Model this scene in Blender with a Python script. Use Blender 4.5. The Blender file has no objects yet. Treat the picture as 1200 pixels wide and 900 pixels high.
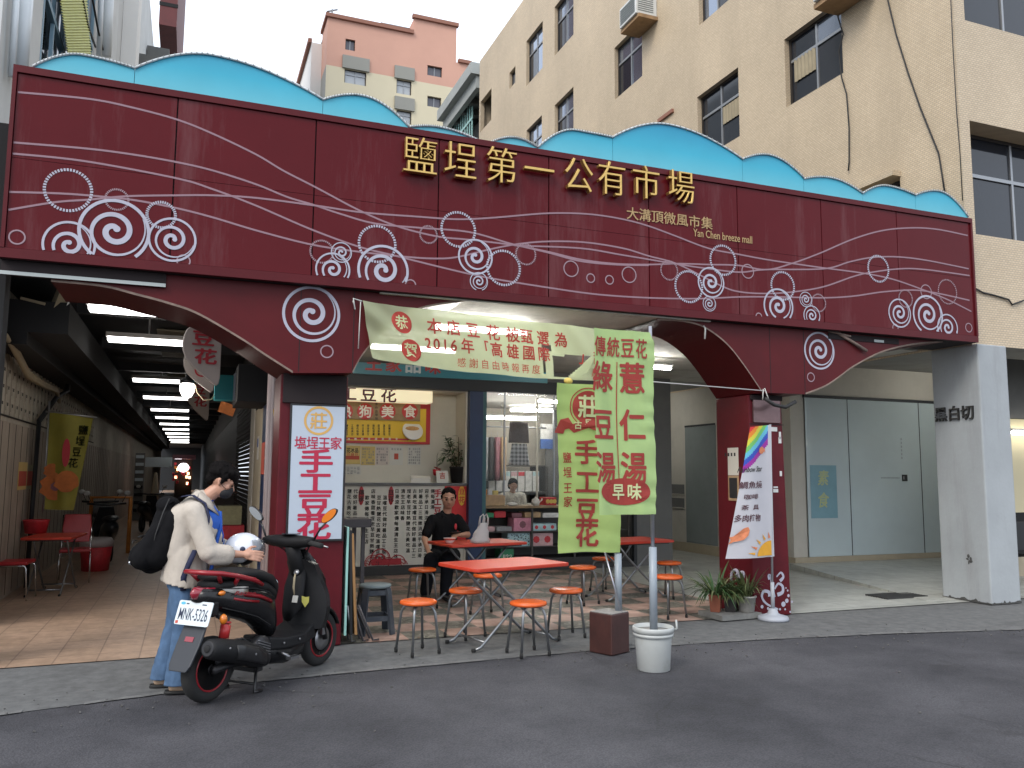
import bpy, bmesh, math, random
from mathutils import Vector, Matrix, noise
random.seed(7)
S = bpy.context.scene
COL = S.collection
R = math.radians

# ---------------------------------------------------------------- camera
FPX, YAW, HOR, ROLL, CAMH = 966.3, R(21.22), 106.0, R(0.388), 1.6
PIT = math.atan(HOR / FPX)
cf = Vector((math.sin(YAW) * math.cos(PIT), math.cos(YAW) * math.cos(PIT), math.sin(PIT)))
r0 = Vector((math.cos(YAW), -math.sin(YAW), 0)); u0 = r0.cross(cf)
cr = r0 * math.cos(ROLL) + u0 * math.sin(ROLL)
cu = -r0 * math.sin(ROLL) + u0 * math.cos(ROLL)
CAM = Vector((0, 0, CAMH))
cd = bpy.data.cameras.new("camera"); cam = bpy.data.objects.new("camera", cd); COL.objects.link(cam)
cam.matrix_world = Matrix(((cr.x, cu.x, -cf.x, 0), (cr.y, cu.y, -cf.y, 0), (cr.z, cu.z, -cf.z, CAMH), (0, 0, 0, 1)))
cd.sensor_width = 36; cd.lens = 36 * FPX / 1200; cd.clip_end = 2000; cd.clip_start = 0.05
S.camera = cam

# ---------------------------------------------------------------- world, sun, exposure
W = bpy.data.worlds.new("World"); S.world = W; W.use_nodes = True
wn = W.node_tree.nodes; wl = W.node_tree.links
bg = wn["Background"]
sky = wn.new("ShaderNodeTexSky"); sky.sky_type = 'NISHITA'; sky.sun_disc = False
SUN_EL, SUN_AZ = R(42), R(234)
sky.sun_elevation = SUN_EL; sky.sun_rotation = SUN_AZ
sky.air_density = 1.0; sky.dust_density = 6.0; sky.ozone_density = 1.0
# an overcast sky: the blue is mostly washed out to a cloud white
cl = wn.new("ShaderNodeMix"); cl.data_type = 'RGBA'
cl.inputs[0].default_value = 0.82
wl.new(sky.outputs[0], cl.inputs[6]); cl.inputs[7].default_value = (8.6, 9.3, 10.4, 1); wl.new(cl.outputs[2], bg.inputs[0])
bg.inputs[1].default_value = 0.15
sd = bpy.data.lights.new("sun", 'SUN'); sd.energy = 1.35; sd.angle = R(22); sd.color = (1, 0.95, 0.88)
so = bpy.data.objects.new("sun", sd); COL.objects.link(so)
sdir = Vector((math.sin(SUN_AZ) * math.cos(SUN_EL), math.cos(SUN_AZ) * math.cos(SUN_EL), math.sin(SUN_EL)))
so.rotation_euler = sdir.to_track_quat('Z', 'Y').to_euler(); so.location = (-5, -5, 20)
S.view_settings.view_transform = 'Standard'; S.view_settings.look = 'None'
S.view_settings.exposure = 0.33; S.view_settings.gamma = 1.0; S.view_settings.use_curve_mapping = False
S.render.engine = 'CYCLES'
S.cycles.use_denoising = True; S.cycles.max_bounces = 6; S.cycles.diffuse_bounces = 3; S.cycles.glossy_bounces = 3
S.cycles.transparent_max_bounces = 12; S.cycles.caustics_reflective = False; S.cycles.caustics_refractive = False

# ---------------------------------------------------------------- pixel of the photo -> point on a real plane
def ray(px, py): return cf + cr * ((px - 600) / FPX) - cu * ((py - 450) / FPX)
def PY(px, py, Y): d = ray(px, py); return CAM + d * (Y / d.y)
def PX(px, py, X): d = ray(px, py); return CAM + d * (X / d.x)
def PZ(px, py, Z=0.0): d = ray(px, py); return CAM + d * ((Z - CAMH) / d.z)

# ---------------------------------------------------------------- materials
MATS = {}
def mat(name, col, rough=0.6, metal=0.0, var=0.0, vscale=3.0, bump=0.0, bscale=40.0, emit=None, estr=0.0, spec=0.5,
        transl=0.0, transp=0.0, coat=0.0, dirt=0.0, dscale=1.5, dcol=(0.05, 0.045, 0.04), streak=False):
    if name in MATS: return MATS[name]
    m = bpy.data.materials.new(name); m.use_nodes = True; n = m.node_tree.nodes; l = m.node_tree.links
    b = n["Principled BSDF"]; b.inputs["Base Color"].default_value = (*col, 1)
    b.inputs["Roughness"].default_value = rough; b.inputs["Metallic"].default_value = metal
    b.inputs["Specular IOR Level"].default_value = spec
    if coat: b.inputs["Coat Weight"].default_value = coat; b.inputs["Coat Roughness"].default_value = 0.08
    tc = n.new("ShaderNodeTexCoord")
    last = None
    if var:
        t = n.new("ShaderNodeTexNoise"); t.inputs["Scale"].default_value = vscale; t.inputs["Detail"].default_value = 8
        t.inputs["Roughness"].default_value = 0.65
        l.new(tc.outputs["Object"], t.inputs["Vector"])
        mr = n.new("ShaderNodeMapRange"); mr.inputs[1].default_value = 0.25; mr.inputs[2].default_value = 0.75
        mr.inputs[3].default_value = 1 - var; mr.inputs[4].default_value = 1 + var
        l.new(t.outputs[0], mr.inputs[0])
        mx = n.new("ShaderNodeMix"); mx.data_type = 'RGBA'; mx.blend_type = 'MULTIPLY'; mx.inputs[0].default_value = 1
        mx.inputs[6].default_value = (*col, 1); l.new(mr.outputs[0], mx.inputs[7]); last = mx.outputs[2]
    if dirt:
        t = n.new("ShaderNodeTexNoise"); t.inputs["Scale"].default_value = dscale; t.inputs["Detail"].default_value = 10
        t.inputs["Roughness"].default_value = 0.72
        if streak:
            mp = n.new("ShaderNodeMapping"); mp.inputs["Scale"].default_value = (1, 1, 0.12)
            l.new(tc.outputs["Object"], mp.inputs[0]); l.new(mp.outputs[0], t.inputs["Vector"])
        else: l.new(tc.outputs["Object"], t.inputs["Vector"])
        mr = n.new("ShaderNodeMapRange"); mr.inputs[1].default_value = 0.52; mr.inputs[2].default_value = 0.75
        mr.inputs[3].default_value = 0; mr.inputs[4].default_value = dirt
        l.new(t.outputs[0], mr.inputs[0])
        mx = n.new("ShaderNodeMix"); mx.data_type = 'RGBA'
        l.new(mr.outputs[0], mx.inputs[0])
        if last: l.new(last, mx.inputs[6])
        else: mx.inputs[6].default_value = (*col, 1)
        mx.inputs[7].default_value = (*dcol, 1); last = mx.outputs[2]
    if last: l.new(last, b.inputs["Base Color"])
    if bump:
        t = n.new("ShaderNodeTexNoise"); t.inputs["Scale"].default_value = bscale; t.inputs["Detail"].default_value = 5
        l.new(tc.outputs["Object"], t.inputs["Vector"])
        bp = n.new("ShaderNodeBump"); bp.inputs["Strength"].default_value = bump; bp.inputs["Distance"].default_value = 0.02
        l.new(t.outputs[0], bp.inputs["Height"]); l.new(bp.outputs[0], b.inputs["Normal"])
    if emit: b.inputs["Emission Color"].default_value = (*emit, 1); b.inputs["Emission Strength"].default_value = estr
    out = n["Material Output"]; sh = b.outputs[0]
    if transl:
        tr = n.new("ShaderNodeBsdfTranslucent")
        if last: l.new(last, tr.inputs[0])
        else: tr.inputs[0].default_value = (*col, 1)
        ms = n.new("ShaderNodeMixShader"); ms.inputs[0].default_value = transl; l.new(sh, ms.inputs[1]); l.new(tr.outputs[0], ms.inputs[2]); sh = ms.outputs[0]
    if transp:
        tr = n.new("ShaderNodeBsdfTransparent"); ms = n.new("ShaderNodeMixShader"); ms.inputs[0].default_value = transp
        l.new(sh, ms.inputs[1]); l.new(tr.outputs[0], ms.inputs[2]); sh = ms.outputs[0]
    l.new(sh, out.inputs[0])
    MATS[name] = m; return m

def brickmat(name, c1, c2, mortar, w, h, mort=0.02, rough=0.6, offset=0.0, mode='wall', var=0.15, vscale=1.5, bump=0.15, freq=2, spec=0.4, dirt=0.0, dcol=(0.05,0.045,0.04), dscale=1.0):
    m = bpy.data.materials.new(name); m.use_nodes = True; n = m.node_tree.nodes; l = m.node_tree.links; b = n["Principled BSDF"]
    tc = n.new("ShaderNodeTexCoord"); sx = n.new("ShaderNodeSeparateXYZ"); l.new(tc.outputs["Object"], sx.inputs[0])
    cb = n.new("ShaderNodeCombineXYZ")
    if mode == 'wall':
        ad = n.new("ShaderNodeMath"); ad.operation = 'ADD'; l.new(sx.outputs[0], ad.inputs[0]); l.new(sx.outputs[1], ad.inputs[1])
        l.new(ad.outputs[0], cb.inputs[0]); l.new(sx.outputs[2], cb.inputs[1])
    else:
        l.new(sx.outputs[0], cb.inputs[0]); l.new(sx.outputs[1], cb.inputs[1])
    br = n.new("ShaderNodeTexBrick"); l.new(cb.outputs[0], br.inputs["Vector"])
    br.offset = offset; br.offset_frequency = freq; br.squash = 1
    br.inputs["Scale"].default_value = 1; br.inputs["Brick Width"].default_value = w; br.inputs["Row Height"].default_value = h
    br.inputs["Mortar Size"].default_value = mort; br.inputs["Mortar Smooth"].default_value = 0.1; br.inputs["Bias"].default_value = 0
    br.inputs["Color1"].default_value = (*c1, 1); br.inputs["Color2"].default_value = (*c2, 1); br.inputs["Mortar"].default_value = (*mortar, 1)
    t = n.new("ShaderNodeTexNoise"); t.inputs["Scale"].default_value = vscale; t.inputs["Detail"].default_value = 9; t.inputs["Roughness"].default_value = 0.7
    l.new(tc.outputs["Object"], t.inputs["Vector"])
    mr = n.new("ShaderNodeMapRange"); mr.inputs[1].default_value = 0.25; mr.inputs[2].default_value = 0.75; mr.inputs[3].default_value = 1 - var; mr.inputs[4].default_value = 1 + var
    l.new(t.outputs[0], mr.inputs[0])
    mx = n.new("ShaderNodeMix"); mx.data_type = 'RGBA'; mx.blend_type = 'MULTIPLY'; mx.inputs[0].default_value = 1
    l.new(br.outputs[0], mx.inputs[6]); l.new(mr.outputs[0], mx.inputs[7]); last = mx.outputs[2]
    if dirt:
        t2 = n.new("ShaderNodeTexNoise"); t2.inputs["Scale"].default_value = dscale; t2.inputs["Detail"].default_value = 10; t2.inputs["Roughness"].default_value = .7
        mp = n.new("ShaderNodeMapping"); mp.inputs["Scale"].default_value = (1, 1, .15 if mode == 'wall' else 1); l.new(tc.outputs["Object"], mp.inputs[0]); l.new(mp.outputs[0], t2.inputs["Vector"])
        m2 = n.new("ShaderNodeMapRange"); m2.inputs[1].default_value = .5; m2.inputs[2].default_value = .78; m2.inputs[3].default_value = 0; m2.inputs[4].default_value = dirt; l.new(t2.outputs[0], m2.inputs[0])
        x2 = n.new("ShaderNodeMix"); x2.data_type = 'RGBA'; l.new(m2.outputs[0], x2.inputs[0]); l.new(last, x2.inputs[6]); x2.inputs[7].default_value = (*dcol, 1); last = x2.outputs[2]
    l.new(last, b.inputs["Base Color"]); b.inputs["Roughness"].default_value = rough; b.inputs["Specular IOR Level"].default_value = spec
    bp = n.new("ShaderNodeBump"); bp.inputs["Strength"].default_value = bump; bp.inputs["Distance"].default_value = 0.01; bp.invert = True
    l.new(br.outputs["Fac"], bp.inputs["Height"]); l.new(bp.outputs[0], b.inputs["Normal"])
    MATS[name] = m; return m

def M(x): return MATS[x] if isinstance(x, str) else x

# ---------------------------------------------------------------- mesh builder
class MB:
    def __init__(s): s.v = []; s.f = []; s.fm = []; s.m = []; s.sm = []
    def mi(s, m):
        m = M(m)
        if m not in s.m: s.m.append(m)
        return s.m.index(m)
    def add(s, vs, fs, m, smooth=False):
        o = len(s.v); s.v += [Vector(p) for p in vs]; k = s.mi(m)
        for f in fs: s.f.append([o + i for i in f]); s.fm.append(k); s.sm.append(smooth)
        return s
    def box(s, x0, x1, y0, y1, z0, z1, m):
        return s.add([(x0,y0,z0),(x1,y0,z0),(x1,y1,z0),(x0,y1,z0),(x0,y0,z1),(x1,y0,z1),(x1,y1,z1),(x0,y1,z1)],
            [(0,3,2,1),(4,5,6,7),(0,1,5,4),(1,2,6,5),(2,3,7,6),(3,0,4,7)], m)
    def obox(s, c, size, m, rot=(0,0,0)):
        from mathutils import Euler
        E = Euler(rot).to_matrix(); hx, hy, hz = (a/2 for a in size); c = Vector(c)
        pts = [c + E @ Vector((x,y,z)) for x,y,z in [(-hx,-hy,-hz),(hx,-hy,-hz),(hx,hy,-hz),(-hx,hy,-hz),(-hx,-hy,hz),(hx,-hy,hz),(hx,hy,hz),(-hx,hy,hz)]]
        return s.add(pts, [(0,3,2,1),(4,5,6,7),(0,1,5,4),(1,2,6,5),(2,3,7,6),(3,0,4,7)], m)
    def prism(s, poly, a0, a1, m, ax='y'):
        # poly of (u, w): ax y -> (x,z); ax z -> (x,y); ax x -> (y,z)
        def p(u, w, a): return {'y': (u, a, w), 'z': (u, w, a), 'x': (a, u, w)}[ax]
        n = len(poly); vs = [p(u, w, a0) for u, w in poly] + [p(u, w, a1) for u, w in poly]
        fs = [list(range(n)), list(range(2*n-1, n-1, -1))] + [(i, i+n, (i+1) % n + n, (i+1) % n) for i in range(n)]
        return s.add(vs, fs, m)
    def tube(s, pts, r, m, n=8, closed=False, cap=True):
        pts = [Vector(p) for p in pts]; rs = r if isinstance(r, (list, tuple)) else [r]*len(pts)
        N = len(pts); vs = []; prev = None
        for i, p in enumerate(pts):
            a = pts[(i-1) % N] if (closed or i > 0) else p; b = pts[(i+1) % N] if (closed or i < N-1) else p
            t = (b - a).normalized() if (b-a).length > 1e-9 else Vector((0,0,1))
            if prev is None: x = t.orthogonal().normalized()
            else:
                x = prev - t * prev.dot(t); x = x.normalized() if x.length > 1e-6 else t.orthogonal().normalized()
            prev = x; y = t.cross(x)
            vs += [p + (x*math.cos(2*math.pi*k/n) + y*math.sin(2*math.pi*k/n)) * rs[i] for k in range(n)]
        fs = []
        for i in range(N if closed else N-1):
            j = (i+1) % N
            fs += [(i*n+k, i*n+(k+1) % n, j*n+(k+1) % n, j*n+k) for k in range(n)]
        if not closed and cap: fs += [list(range(n-1,-1,-1)), [(N-1)*n+k for k in range(n)]]
        return s.add(vs, fs, m, True)
    def lathe(s, prof, c, m, n=24, axis=(0,0,1), sx=1.0, smooth=True):
        c = Vector(c); q = Vector((0,0,1)).rotation_difference(Vector(axis).normalized()); vs = []
        for r, z in prof: vs += [c + q @ Vector((r*sx*math.cos(2*math.pi*k/n), r*math.sin(2*math.pi*k/n), z)) for k in range(n)]
        fs = []
        for i in range(len(prof)-1): fs += [(i*n+k, i*n+(k+1) % n, (i+1)*n+(k+1) % n, (i+1)*n+k) for k in range(n)]
        if prof[0][0] > 1e-6: fs.append(list(range(n-1,-1,-1)))
        if prof[-1][0] > 1e-6: fs.append([(len(prof)-1)*n+k for k in range(n)])
        return s.add(vs, fs, m, smooth)
    def quad(s, a, b, c, d, m): return s.add([a,b,c,d], [(0,1,2,3)], m)
    def grid(s, fn, nu, nv, m, smooth=True):
        vs = [fn(i/nu, j/nv) for j in range(nv+1) for i in range(nu+1)]; w = nu+1
        return s.add(vs, [(j*w+i, j*w+i+1, (j+1)*w+i+1, (j+1)*w+i) for j in range(nv) for i in range(nu)], m, smooth)
    def loft(s, secs, m, cap=True, smooth=True):
        n = len(secs[0]); vs = [p for q in secs for p in q]; fs = []
        for i in range(len(secs)-1): fs += [(i*n+k, i*n+(k+1) % n, (i+1)*n+(k+1) % n, (i+1)*n+k) for k in range(n)]
        if cap: fs += [list(range(n-1,-1,-1)), [(len(secs)-1)*n+k for k in range(n)]]
        return s.add(vs, fs, m, smooth)
    def ball(s, c, rad, m, nu=14, nv=9):
        if not isinstance(rad, (tuple, list)): rad = (rad,)*3
        c = Vector(c)
        return s.grid(lambda u, v: c + Vector((rad[0]*math.sin(math.pi*v)*math.cos(2*math.pi*u), rad[1]*math.sin(math.pi*v)*math.sin(2*math.pi*u), rad[2]*math.cos(math.pi*v))), nu, nv, m)
    def mesh(s, me, mtx, m, smooth=False):
        return s.add([mtx @ v.co for v in me.vertices], [list(p.vertices) for p in me.polygons], m, smooth)
    def build(s, name, parent=None, bevel=0.0, bseg=2, weld=False, **tags):
        me = bpy.data.meshes.new(name); me.from_pydata(s.v, [], s.f)
        for m in s.m: me.materials.append(m)
        me.polygons.foreach_set("material_index", s.fm); me.polygons.foreach_set("use_smooth", s.sm)
        bm = bmesh.new(); bm.from_mesh(me)
        if weld: bmesh.ops.remove_doubles(bm, verts=bm.verts, dist=1e-4)
        bmesh.ops.recalc_face_normals(bm, faces=bm.faces); bm.to_mesh(me); bm.free()
        o = bpy.data.objects.new(name, me); COL.objects.link(o)
        if parent: o.parent = parent
        if bevel:
            b = o.modifiers.new("bevel", 'BEVEL'); b.width = bevel; b.segments = bseg; b.limit_method = 'ANGLE'; b.angle_limit = R(40)
        for k, v in tags.items(): o[k] = v
        return o

def tag(o, label=None, cat=None, group=None, kind=None):
    if label: o["label"] = label
    if cat: o["category"] = cat
    if group: o["group"] = group
    if kind: o["kind"] = kind
    return o
def thing(name, label, cat, loc=(0,0,0), rz=0.0, group=None):
    o = bpy.data.objects.new(name, None); COL.objects.link(o); o.location = loc; o.rotation_euler = (0,0,rz); o.empty_display_size = 0.2
    return tag(o, label, cat, group)
def kids(o): return [c for c in bpy.data.objects if c.parent == o]
def copy_tree(o, parent=None):
    c = o.copy(); COL.objects.link(c); c.parent = parent
    for ch in kids(o): copy_tree(ch, c)
    return c

# ---------------------------------------------------------------- lettering -> mesh data (x right, z up, y depth), unit box centred at 0
_tc = {}
def text_mesh(body, offset=0.0, extrude=0.0, bevel=0.0, shear=0.0, res=3):
    key = (body, offset, extrude, bevel, shear)
    if key in _tc: return _tc[key]
    c = bpy.data.curves.new("t", 'FONT'); c.body = body; c.offset = offset; c.extrude = extrude; c.bevel_depth = bevel; c.resolution_u = res; c.shear = shear
    c.bevel_resolution = 1
    o = bpy.data.objects.new("t", c); COL.objects.link(o)
    dg = bpy.context.evaluated_depsgraph_get(); me = bpy.data.meshes.new_from_object(o.evaluated_get(dg))
    bpy.data.objects.remove(o); bpy.data.curves.remove(c)
    pts = [v.co.copy() for v in me.vertices]; fs = [list(p.vertices) for p in me.polygons]
    x0 = min(p.x for p in pts); x1 = max(p.x for p in pts); y0 = min(p.y for p in pts); y1 = max(p.y for p in pts)
    _tc[key] = (pts, fs, x0, x1, y0, y1); bpy.data.meshes.remove(me)
    return _tc[key]
def put_text(mb, body, cx, cz, w, h, m, place, offset=0.0, extrude=0.0, bevel=0.0, shear=0.0, depth=1.0):
    """stretch the lettering to w x h round (cx, cz); place(x, z, d) gives the 3-D point"""
    pts, fs, x0, x1, y0, y1 = text_mesh(body, offset, extrude, bevel, shear)
    if w is None: w = h * (x1-x0) / (y1-y0)
    sx = w / (x1-x0); sz = h / (y1-y0)
    mb.add([place(cx + (p.x-(x0+x1)/2)*sx, cz + (p.y-(y0+y1)/2)*sz, p.z*depth) for p in pts], fs, m)
def em(ch):  # ideographs written on their em square keep their own proportions
    pts, fs, x0, x1, y0, y1 = text_mesh(ch, 0.0); return (x0, x1, y0, y1)
def _dense(pts, fs, lim):
    bm = bmesh.new(); vs = [bm.verts.new(p) for p in pts]
    for f in fs:
        try: bm.faces.new([vs[i] for i in f])
        except ValueError: pass
    bmesh.ops.triangulate(bm, faces=bm.faces)
    for _ in range(4):
        es = [e for e in bm.edges if e.calc_length() > lim]
        if not es: break
        bmesh.ops.subdivide_edges(bm, edges=es, cuts=1); bmesh.ops.triangulate(bm, faces=[f for f in bm.faces if len(f.verts) > 3])
    bm.verts.index_update(); out = [v.co.copy() for v in bm.verts], [[v.index for v in f.verts] for f in bm.faces]; bm.free(); return out
_dc = {}
def put_han(mb, ch, cx, cz, w, h, m, place, offset=0.02, extrude=0.0, bevel=0.0, depth=1.0, shear=0.0, dense=0):
    """an ideograph on its em square; heavier strokes come from a ring of slightly shifted copies"""
    flat = extrude == 0
    pts, fs, x0, x1, y0, y1 = text_mesh(ch, 0.0 if flat else offset, extrude, bevel, shear)
    if dense:
        if (ch, dense) not in _dc: _dc[(ch, dense)] = _dense(pts, fs, dense)
        pts, fs = _dc[(ch, dense)]
    sh = [(0, 0)]
    if flat and offset > .012: sh += [(offset*math.cos(a), offset*math.sin(a)) for a in (0, 1.05, 2.09, 3.14, 4.19, 5.24)]
    for k, (ox, oz) in enumerate(sh):
        mb.add([place(cx + (p.x-0.5+ox)*w/0.92, cz + (p.y-0.38+oz)*h/0.92, p.z*depth+k*.0002) for p in pts], fs, m)
# ================================================================ materials
def asphalt():
    m = bpy.data.materials.new("asphalt"); m.use_nodes = True; n = m.node_tree.nodes; l = m.node_tree.links; b = n["Principled BSDF"]
    tc = n.new("ShaderNodeTexCoord")
    a = n.new("ShaderNodeTexNoise"); a.inputs["Scale"].default_value = 0.7; a.inputs["Detail"].default_value = 9; a.inputs["Roughness"].default_value = .65
    v = n.new("ShaderNodeTexVoronoi"); v.inputs["Scale"].default_value = 85
    f = n.new("ShaderNodeTexNoise"); f.inputs["Scale"].default_value = 45; f.inputs["Detail"].default_value = 4
    for t in (a, v, f): l.new(tc.outputs["Object"], t.inputs["Vector"])
    r1 = n.new("ShaderNodeValToRGB"); r1.color_ramp.elements[0].position = .36; r1.color_ramp.elements[0].color = (.040,.040,.046,1)
    r1.color_ramp.elements[1].position = .64; r1.color_ramp.elements[1].color = (.084,.083,.092,1); l.new(a.outputs[0], r1.inputs[0])
    r2 = n.new("ShaderNodeMapRange"); r2.inputs[1].default_value = 0; r2.inputs[2].default_value = .7; r2.inputs[3].default_value = 1.28; r2.inputs[4].default_value = .75; l.new(v.outputs[0], r2.inputs[0])
    x = n.new("ShaderNodeMix"); x.data_type = 'RGBA'; x.blend_type = 'MULTIPLY'; x.inputs[0].default_value = 1; l.new(r1.outputs[0], x.inputs[6]); l.new(r2.outputs[0], x.inputs[7])
    # pale grit scattered on top
    r3 = n.new("ShaderNodeMapRange"); r3.inputs[1].default_value = .66; r3.inputs[2].default_value = .74; r3.inputs[3].default_value = 0; r3.inputs[4].default_value = .5; l.new(f.outputs[0], r3.inputs[0])
    y = n.new("ShaderNodeMix"); y.data_type = 'RGBA'; l.new(r3.outputs[0], y.inputs[0]); l.new(x.outputs[2], y.inputs[6]); y.inputs[7].default_value = (.11,.107,.105,1)
    # cracks, dark oil stains and worn patches
    wob = n.new("ShaderNodeTexNoise"); wob.inputs["Scale"].default_value = 2.5; wob.inputs["Detail"].default_value = 6; l.new(tc.outputs["Object"], wob.inputs["Vector"])
    wm = n.new("ShaderNodeMix"); wm.data_type = 'RGBA'; wm.inputs[0].default_value = .22; l.new(tc.outputs["Object"], wm.inputs[6]); l.new(wob.outputs["Color"], wm.inputs[7])
    vc = n.new("ShaderNodeTexVoronoi"); vc.feature = 'DISTANCE_TO_EDGE'; vc.inputs["Scale"].default_value = .75; l.new(wm.outputs[2], vc.inputs["Vector"])
    cm = n.new("ShaderNodeMapRange"); cm.inputs[1].default_value = .002; cm.inputs[2].default_value = .009; cm.inputs[3].default_value = .55; cm.inputs[4].default_value = 0; l.new(vc.outputs["Distance"], cm.inputs[0])
    mk = n.new("ShaderNodeTexNoise"); mk.inputs["Scale"].default_value = .45; mk.inputs["Detail"].default_value = 4; l.new(tc.outputs["Object"], mk.inputs["Vector"])
    mm_ = n.new("ShaderNodeMapRange"); mm_.inputs[1].default_value = .5; mm_.inputs[2].default_value = .62; l.new(mk.outputs[0], mm_.inputs[0])
    ml = n.new("ShaderNodeMath"); ml.operation = 'MULTIPLY'; l.new(cm.outputs[0], ml.inputs[0]); l.new(mm_.outputs[0], ml.inputs[1])
    st = n.new("ShaderNodeTexNoise"); st.inputs["Scale"].default_value = 1.9; st.inputs["Detail"].default_value = 7; st.inputs["Roughness"].default_value = .6; l.new(tc.outputs["Object"], st.inputs["Vector"])
    sm_ = n.new("ShaderNodeMapRange"); sm_.inputs[1].default_value = .60; sm_.inputs[2].default_value = .72; sm_.inputs[3].default_value = 0; sm_.inputs[4].default_value = .5; l.new(st.outputs[0], sm_.inputs[0])
    mxx = n.new("ShaderNodeMath"); mxx.operation = 'MAXIMUM'; l.new(ml.outputs[0], mxx.inputs[0]); l.new(sm_.outputs[0], mxx.inputs[1])
    yy_ = n.new("ShaderNodeMix"); yy_.data_type = 'RGBA'; l.new(mxx.outputs[0], yy_.inputs[0]); l.new(y.outputs[2], yy_.inputs[6]); yy_.inputs[7].default_value = (.022,.021,.022,1); y = yy_
    l.new(y.outputs[2], b.inputs["Base Color"]); b.inputs["Roughness"].default_value = .82; b.inputs["Specular IOR Level"].default_value = .35
    bp = n.new("ShaderNodeBump"); bp.inputs["Strength"].default_value = .35; bp.inputs["Distance"].default_value = .01; l.new(v.outputs[0], bp.inputs["Height"]); l.new(bp.outputs[0], b.inputs["Normal"])
    MATS["asphalt"] = m
asphalt()
mat("apron_concrete", (.118,.120,.119), .9, var=.35, vscale=9, bump=.15, bscale=90, dirt=.6, dscale=1.6, dcol=(.05,.05,.05))
mat("kerb_line", (.145,.145,.142), .9, var=.5, vscale=10, bump=.2, dirt=.6, dscale=5, dcol=(.1,.1,.1))
mat("earth", (.10,.10,.10), .95, var=.2)
brickmat("alley_tile", (.40,.275,.195), (.355,.245,.17), (.22,.15,.11), .33, .33, .006, .42, mode='floor', var=.3, vscale=9, bump=.1, dirt=.55, dscale=.9, dcol=(.10,.065,.045))
brickmat("stone_floor", (.44,.445,.41), (.39,.395,.36), (.20,.20,.19), .9, .45, .007, .35, mode='floor', offset=.5, var=.25, vscale=5, bump=.08, dirt=.5, dscale=1.1, dcol=(.11,.09,.08))
def mosaic():
    m = bpy.data.materials.new("mosaic_tile"); m.use_nodes = True; n = m.node_tree.nodes; l = m.node_tree.links; b = n["Principled BSDF"]
    tc = n.new("ShaderNodeTexCoord"); ch = n.new("ShaderNodeTexChecker"); ch.inputs["Scale"].default_value = 1/.42
    mp = n.new("ShaderNodeMapping"); mp.inputs["Location"].default_value = (.05, .02, .005); l.new(tc.outputs["Object"], mp.inputs[0]); l.new(mp.outputs[0], ch.inputs[0])
    v = n.new("ShaderNodeTexVoronoi"); v.inputs["Scale"].default_value = 26; l.new(tc.outputs["Object"], v.inputs["Vector"])
    d = n.new("ShaderNodeTexVoronoi"); d.feature = 'DISTANCE_TO_EDGE'; d.inputs["Scale"].default_value = 26; l.new(tc.outputs["Object"], d.inputs["Vector"])
    r = n.new("ShaderNodeValToRGB"); e = r.color_ramp.elements; e[0].color = (.075,.08,.065,1); e[1].color = (.26,.25,.21,1); e.new(.5).color = (.13,.12,.10,1)
    sp = n.new("ShaderNodeSeparateColor"); l.new(v.outputs["Color"], sp.inputs[0]); l.new(sp.outputs[0], r.inputs[0])
    no = n.new("ShaderNodeTexNoise"); no.inputs["Scale"].default_value = 5; no.inputs["Detail"].default_value = 10; l.new(tc.outputs["Object"], no.inputs["Vector"])
    r2 = n.new("ShaderNodeValToRGB"); r2.color_ramp.elements[0].position = .3; r2.color_ramp.elements[0].color = (.30,.19,.15,1); r2.color_ramp.elements[1].position = .7; r2.color_ramp.elements[1].color = (.52,.36,.30,1); l.new(no.outputs[0], r2.inputs[0])
    x = n.new("ShaderNodeMix"); x.data_type = 'RGBA'; l.new(ch.outputs[1], x.inputs[0]); l.new(r.outputs[0], x.inputs[6]); l.new(r2.outputs[0], x.inputs[7])
    n2 = n.new("ShaderNodeTexNoise"); n2.inputs["Scale"].default_value = 1.4; n2.inputs["Detail"].default_value = 8; l.new(tc.outputs["Object"], n2.inputs["Vector"])
    mr = n.new("ShaderNodeMapRange"); mr.inputs[1].default_value = .3; mr.inputs[2].default_value = .7; mr.inputs[3].default_value = .6; mr.inputs[4].default_value = 1.15; l.new(n2.outputs[0], mr.inputs[0])
    y = n.new("ShaderNodeMix"); y.data_type = 'RGBA'; y.blend_type = 'MULTIPLY'; y.inputs[0].default_value = 1; l.new(x.outputs[2], y.inputs[6]); l.new(mr.outputs[0], y.inputs[7])
    l.new(y.outputs[2], b.inputs["Base Color"]); b.inputs["Roughness"].default_value = .5
    MATS["mosaic_tile"] = m
mosaic()
brickmat("facade_tile", (.62,.505,.345), (.55,.44,.295), (.38,.31,.24), .06, .03, .004, .55, mode='wall', offset=.5, var=.14, vscale=.5, bump=.25, dirt=.6, dscale=.75, dcol=(.36,.29,.20))
mat("window_frame_dark", (.035,.03,.028), .4, metal=.3)
mat("window_frame_grey", (.30,.31,.32), .35, metal=.6)
mat("dark_glass", (.018,.022,.03), .06, spec=.5); mat("sky_glass", (.27,.31,.38), .05, metal=.75)
mat("curtain_cloth", (.32,.27,.18), .9, var=.2)
mat("concrete_white", (.335,.36,.375), .8, var=.12, vscale=1.2, bump=.12, bscale=25, dirt=.65, dscale=1.7, dcol=(.20,.20,.195), streak=True)
mat("soffit_grey", (.30,.29,.27), .9, var=.15, vscale=2, dirt=.5, dscale=1.2, dcol=(.15,.13,.11))
mat("salmon_paint", (.58,.33,.25), .8, var=.06, vscale=.4); mat("cream_paint", (.62,.56,.40), .8, var=.05, vscale=.4)
mat("white_and_lit_paint", (.72,.71,.68), .8, var=.05, vscale=.5); mat("roof_brown", (.28,.13,.09), .8)
mat("lintel_grey", (.28,.28,.25), .8)
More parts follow.
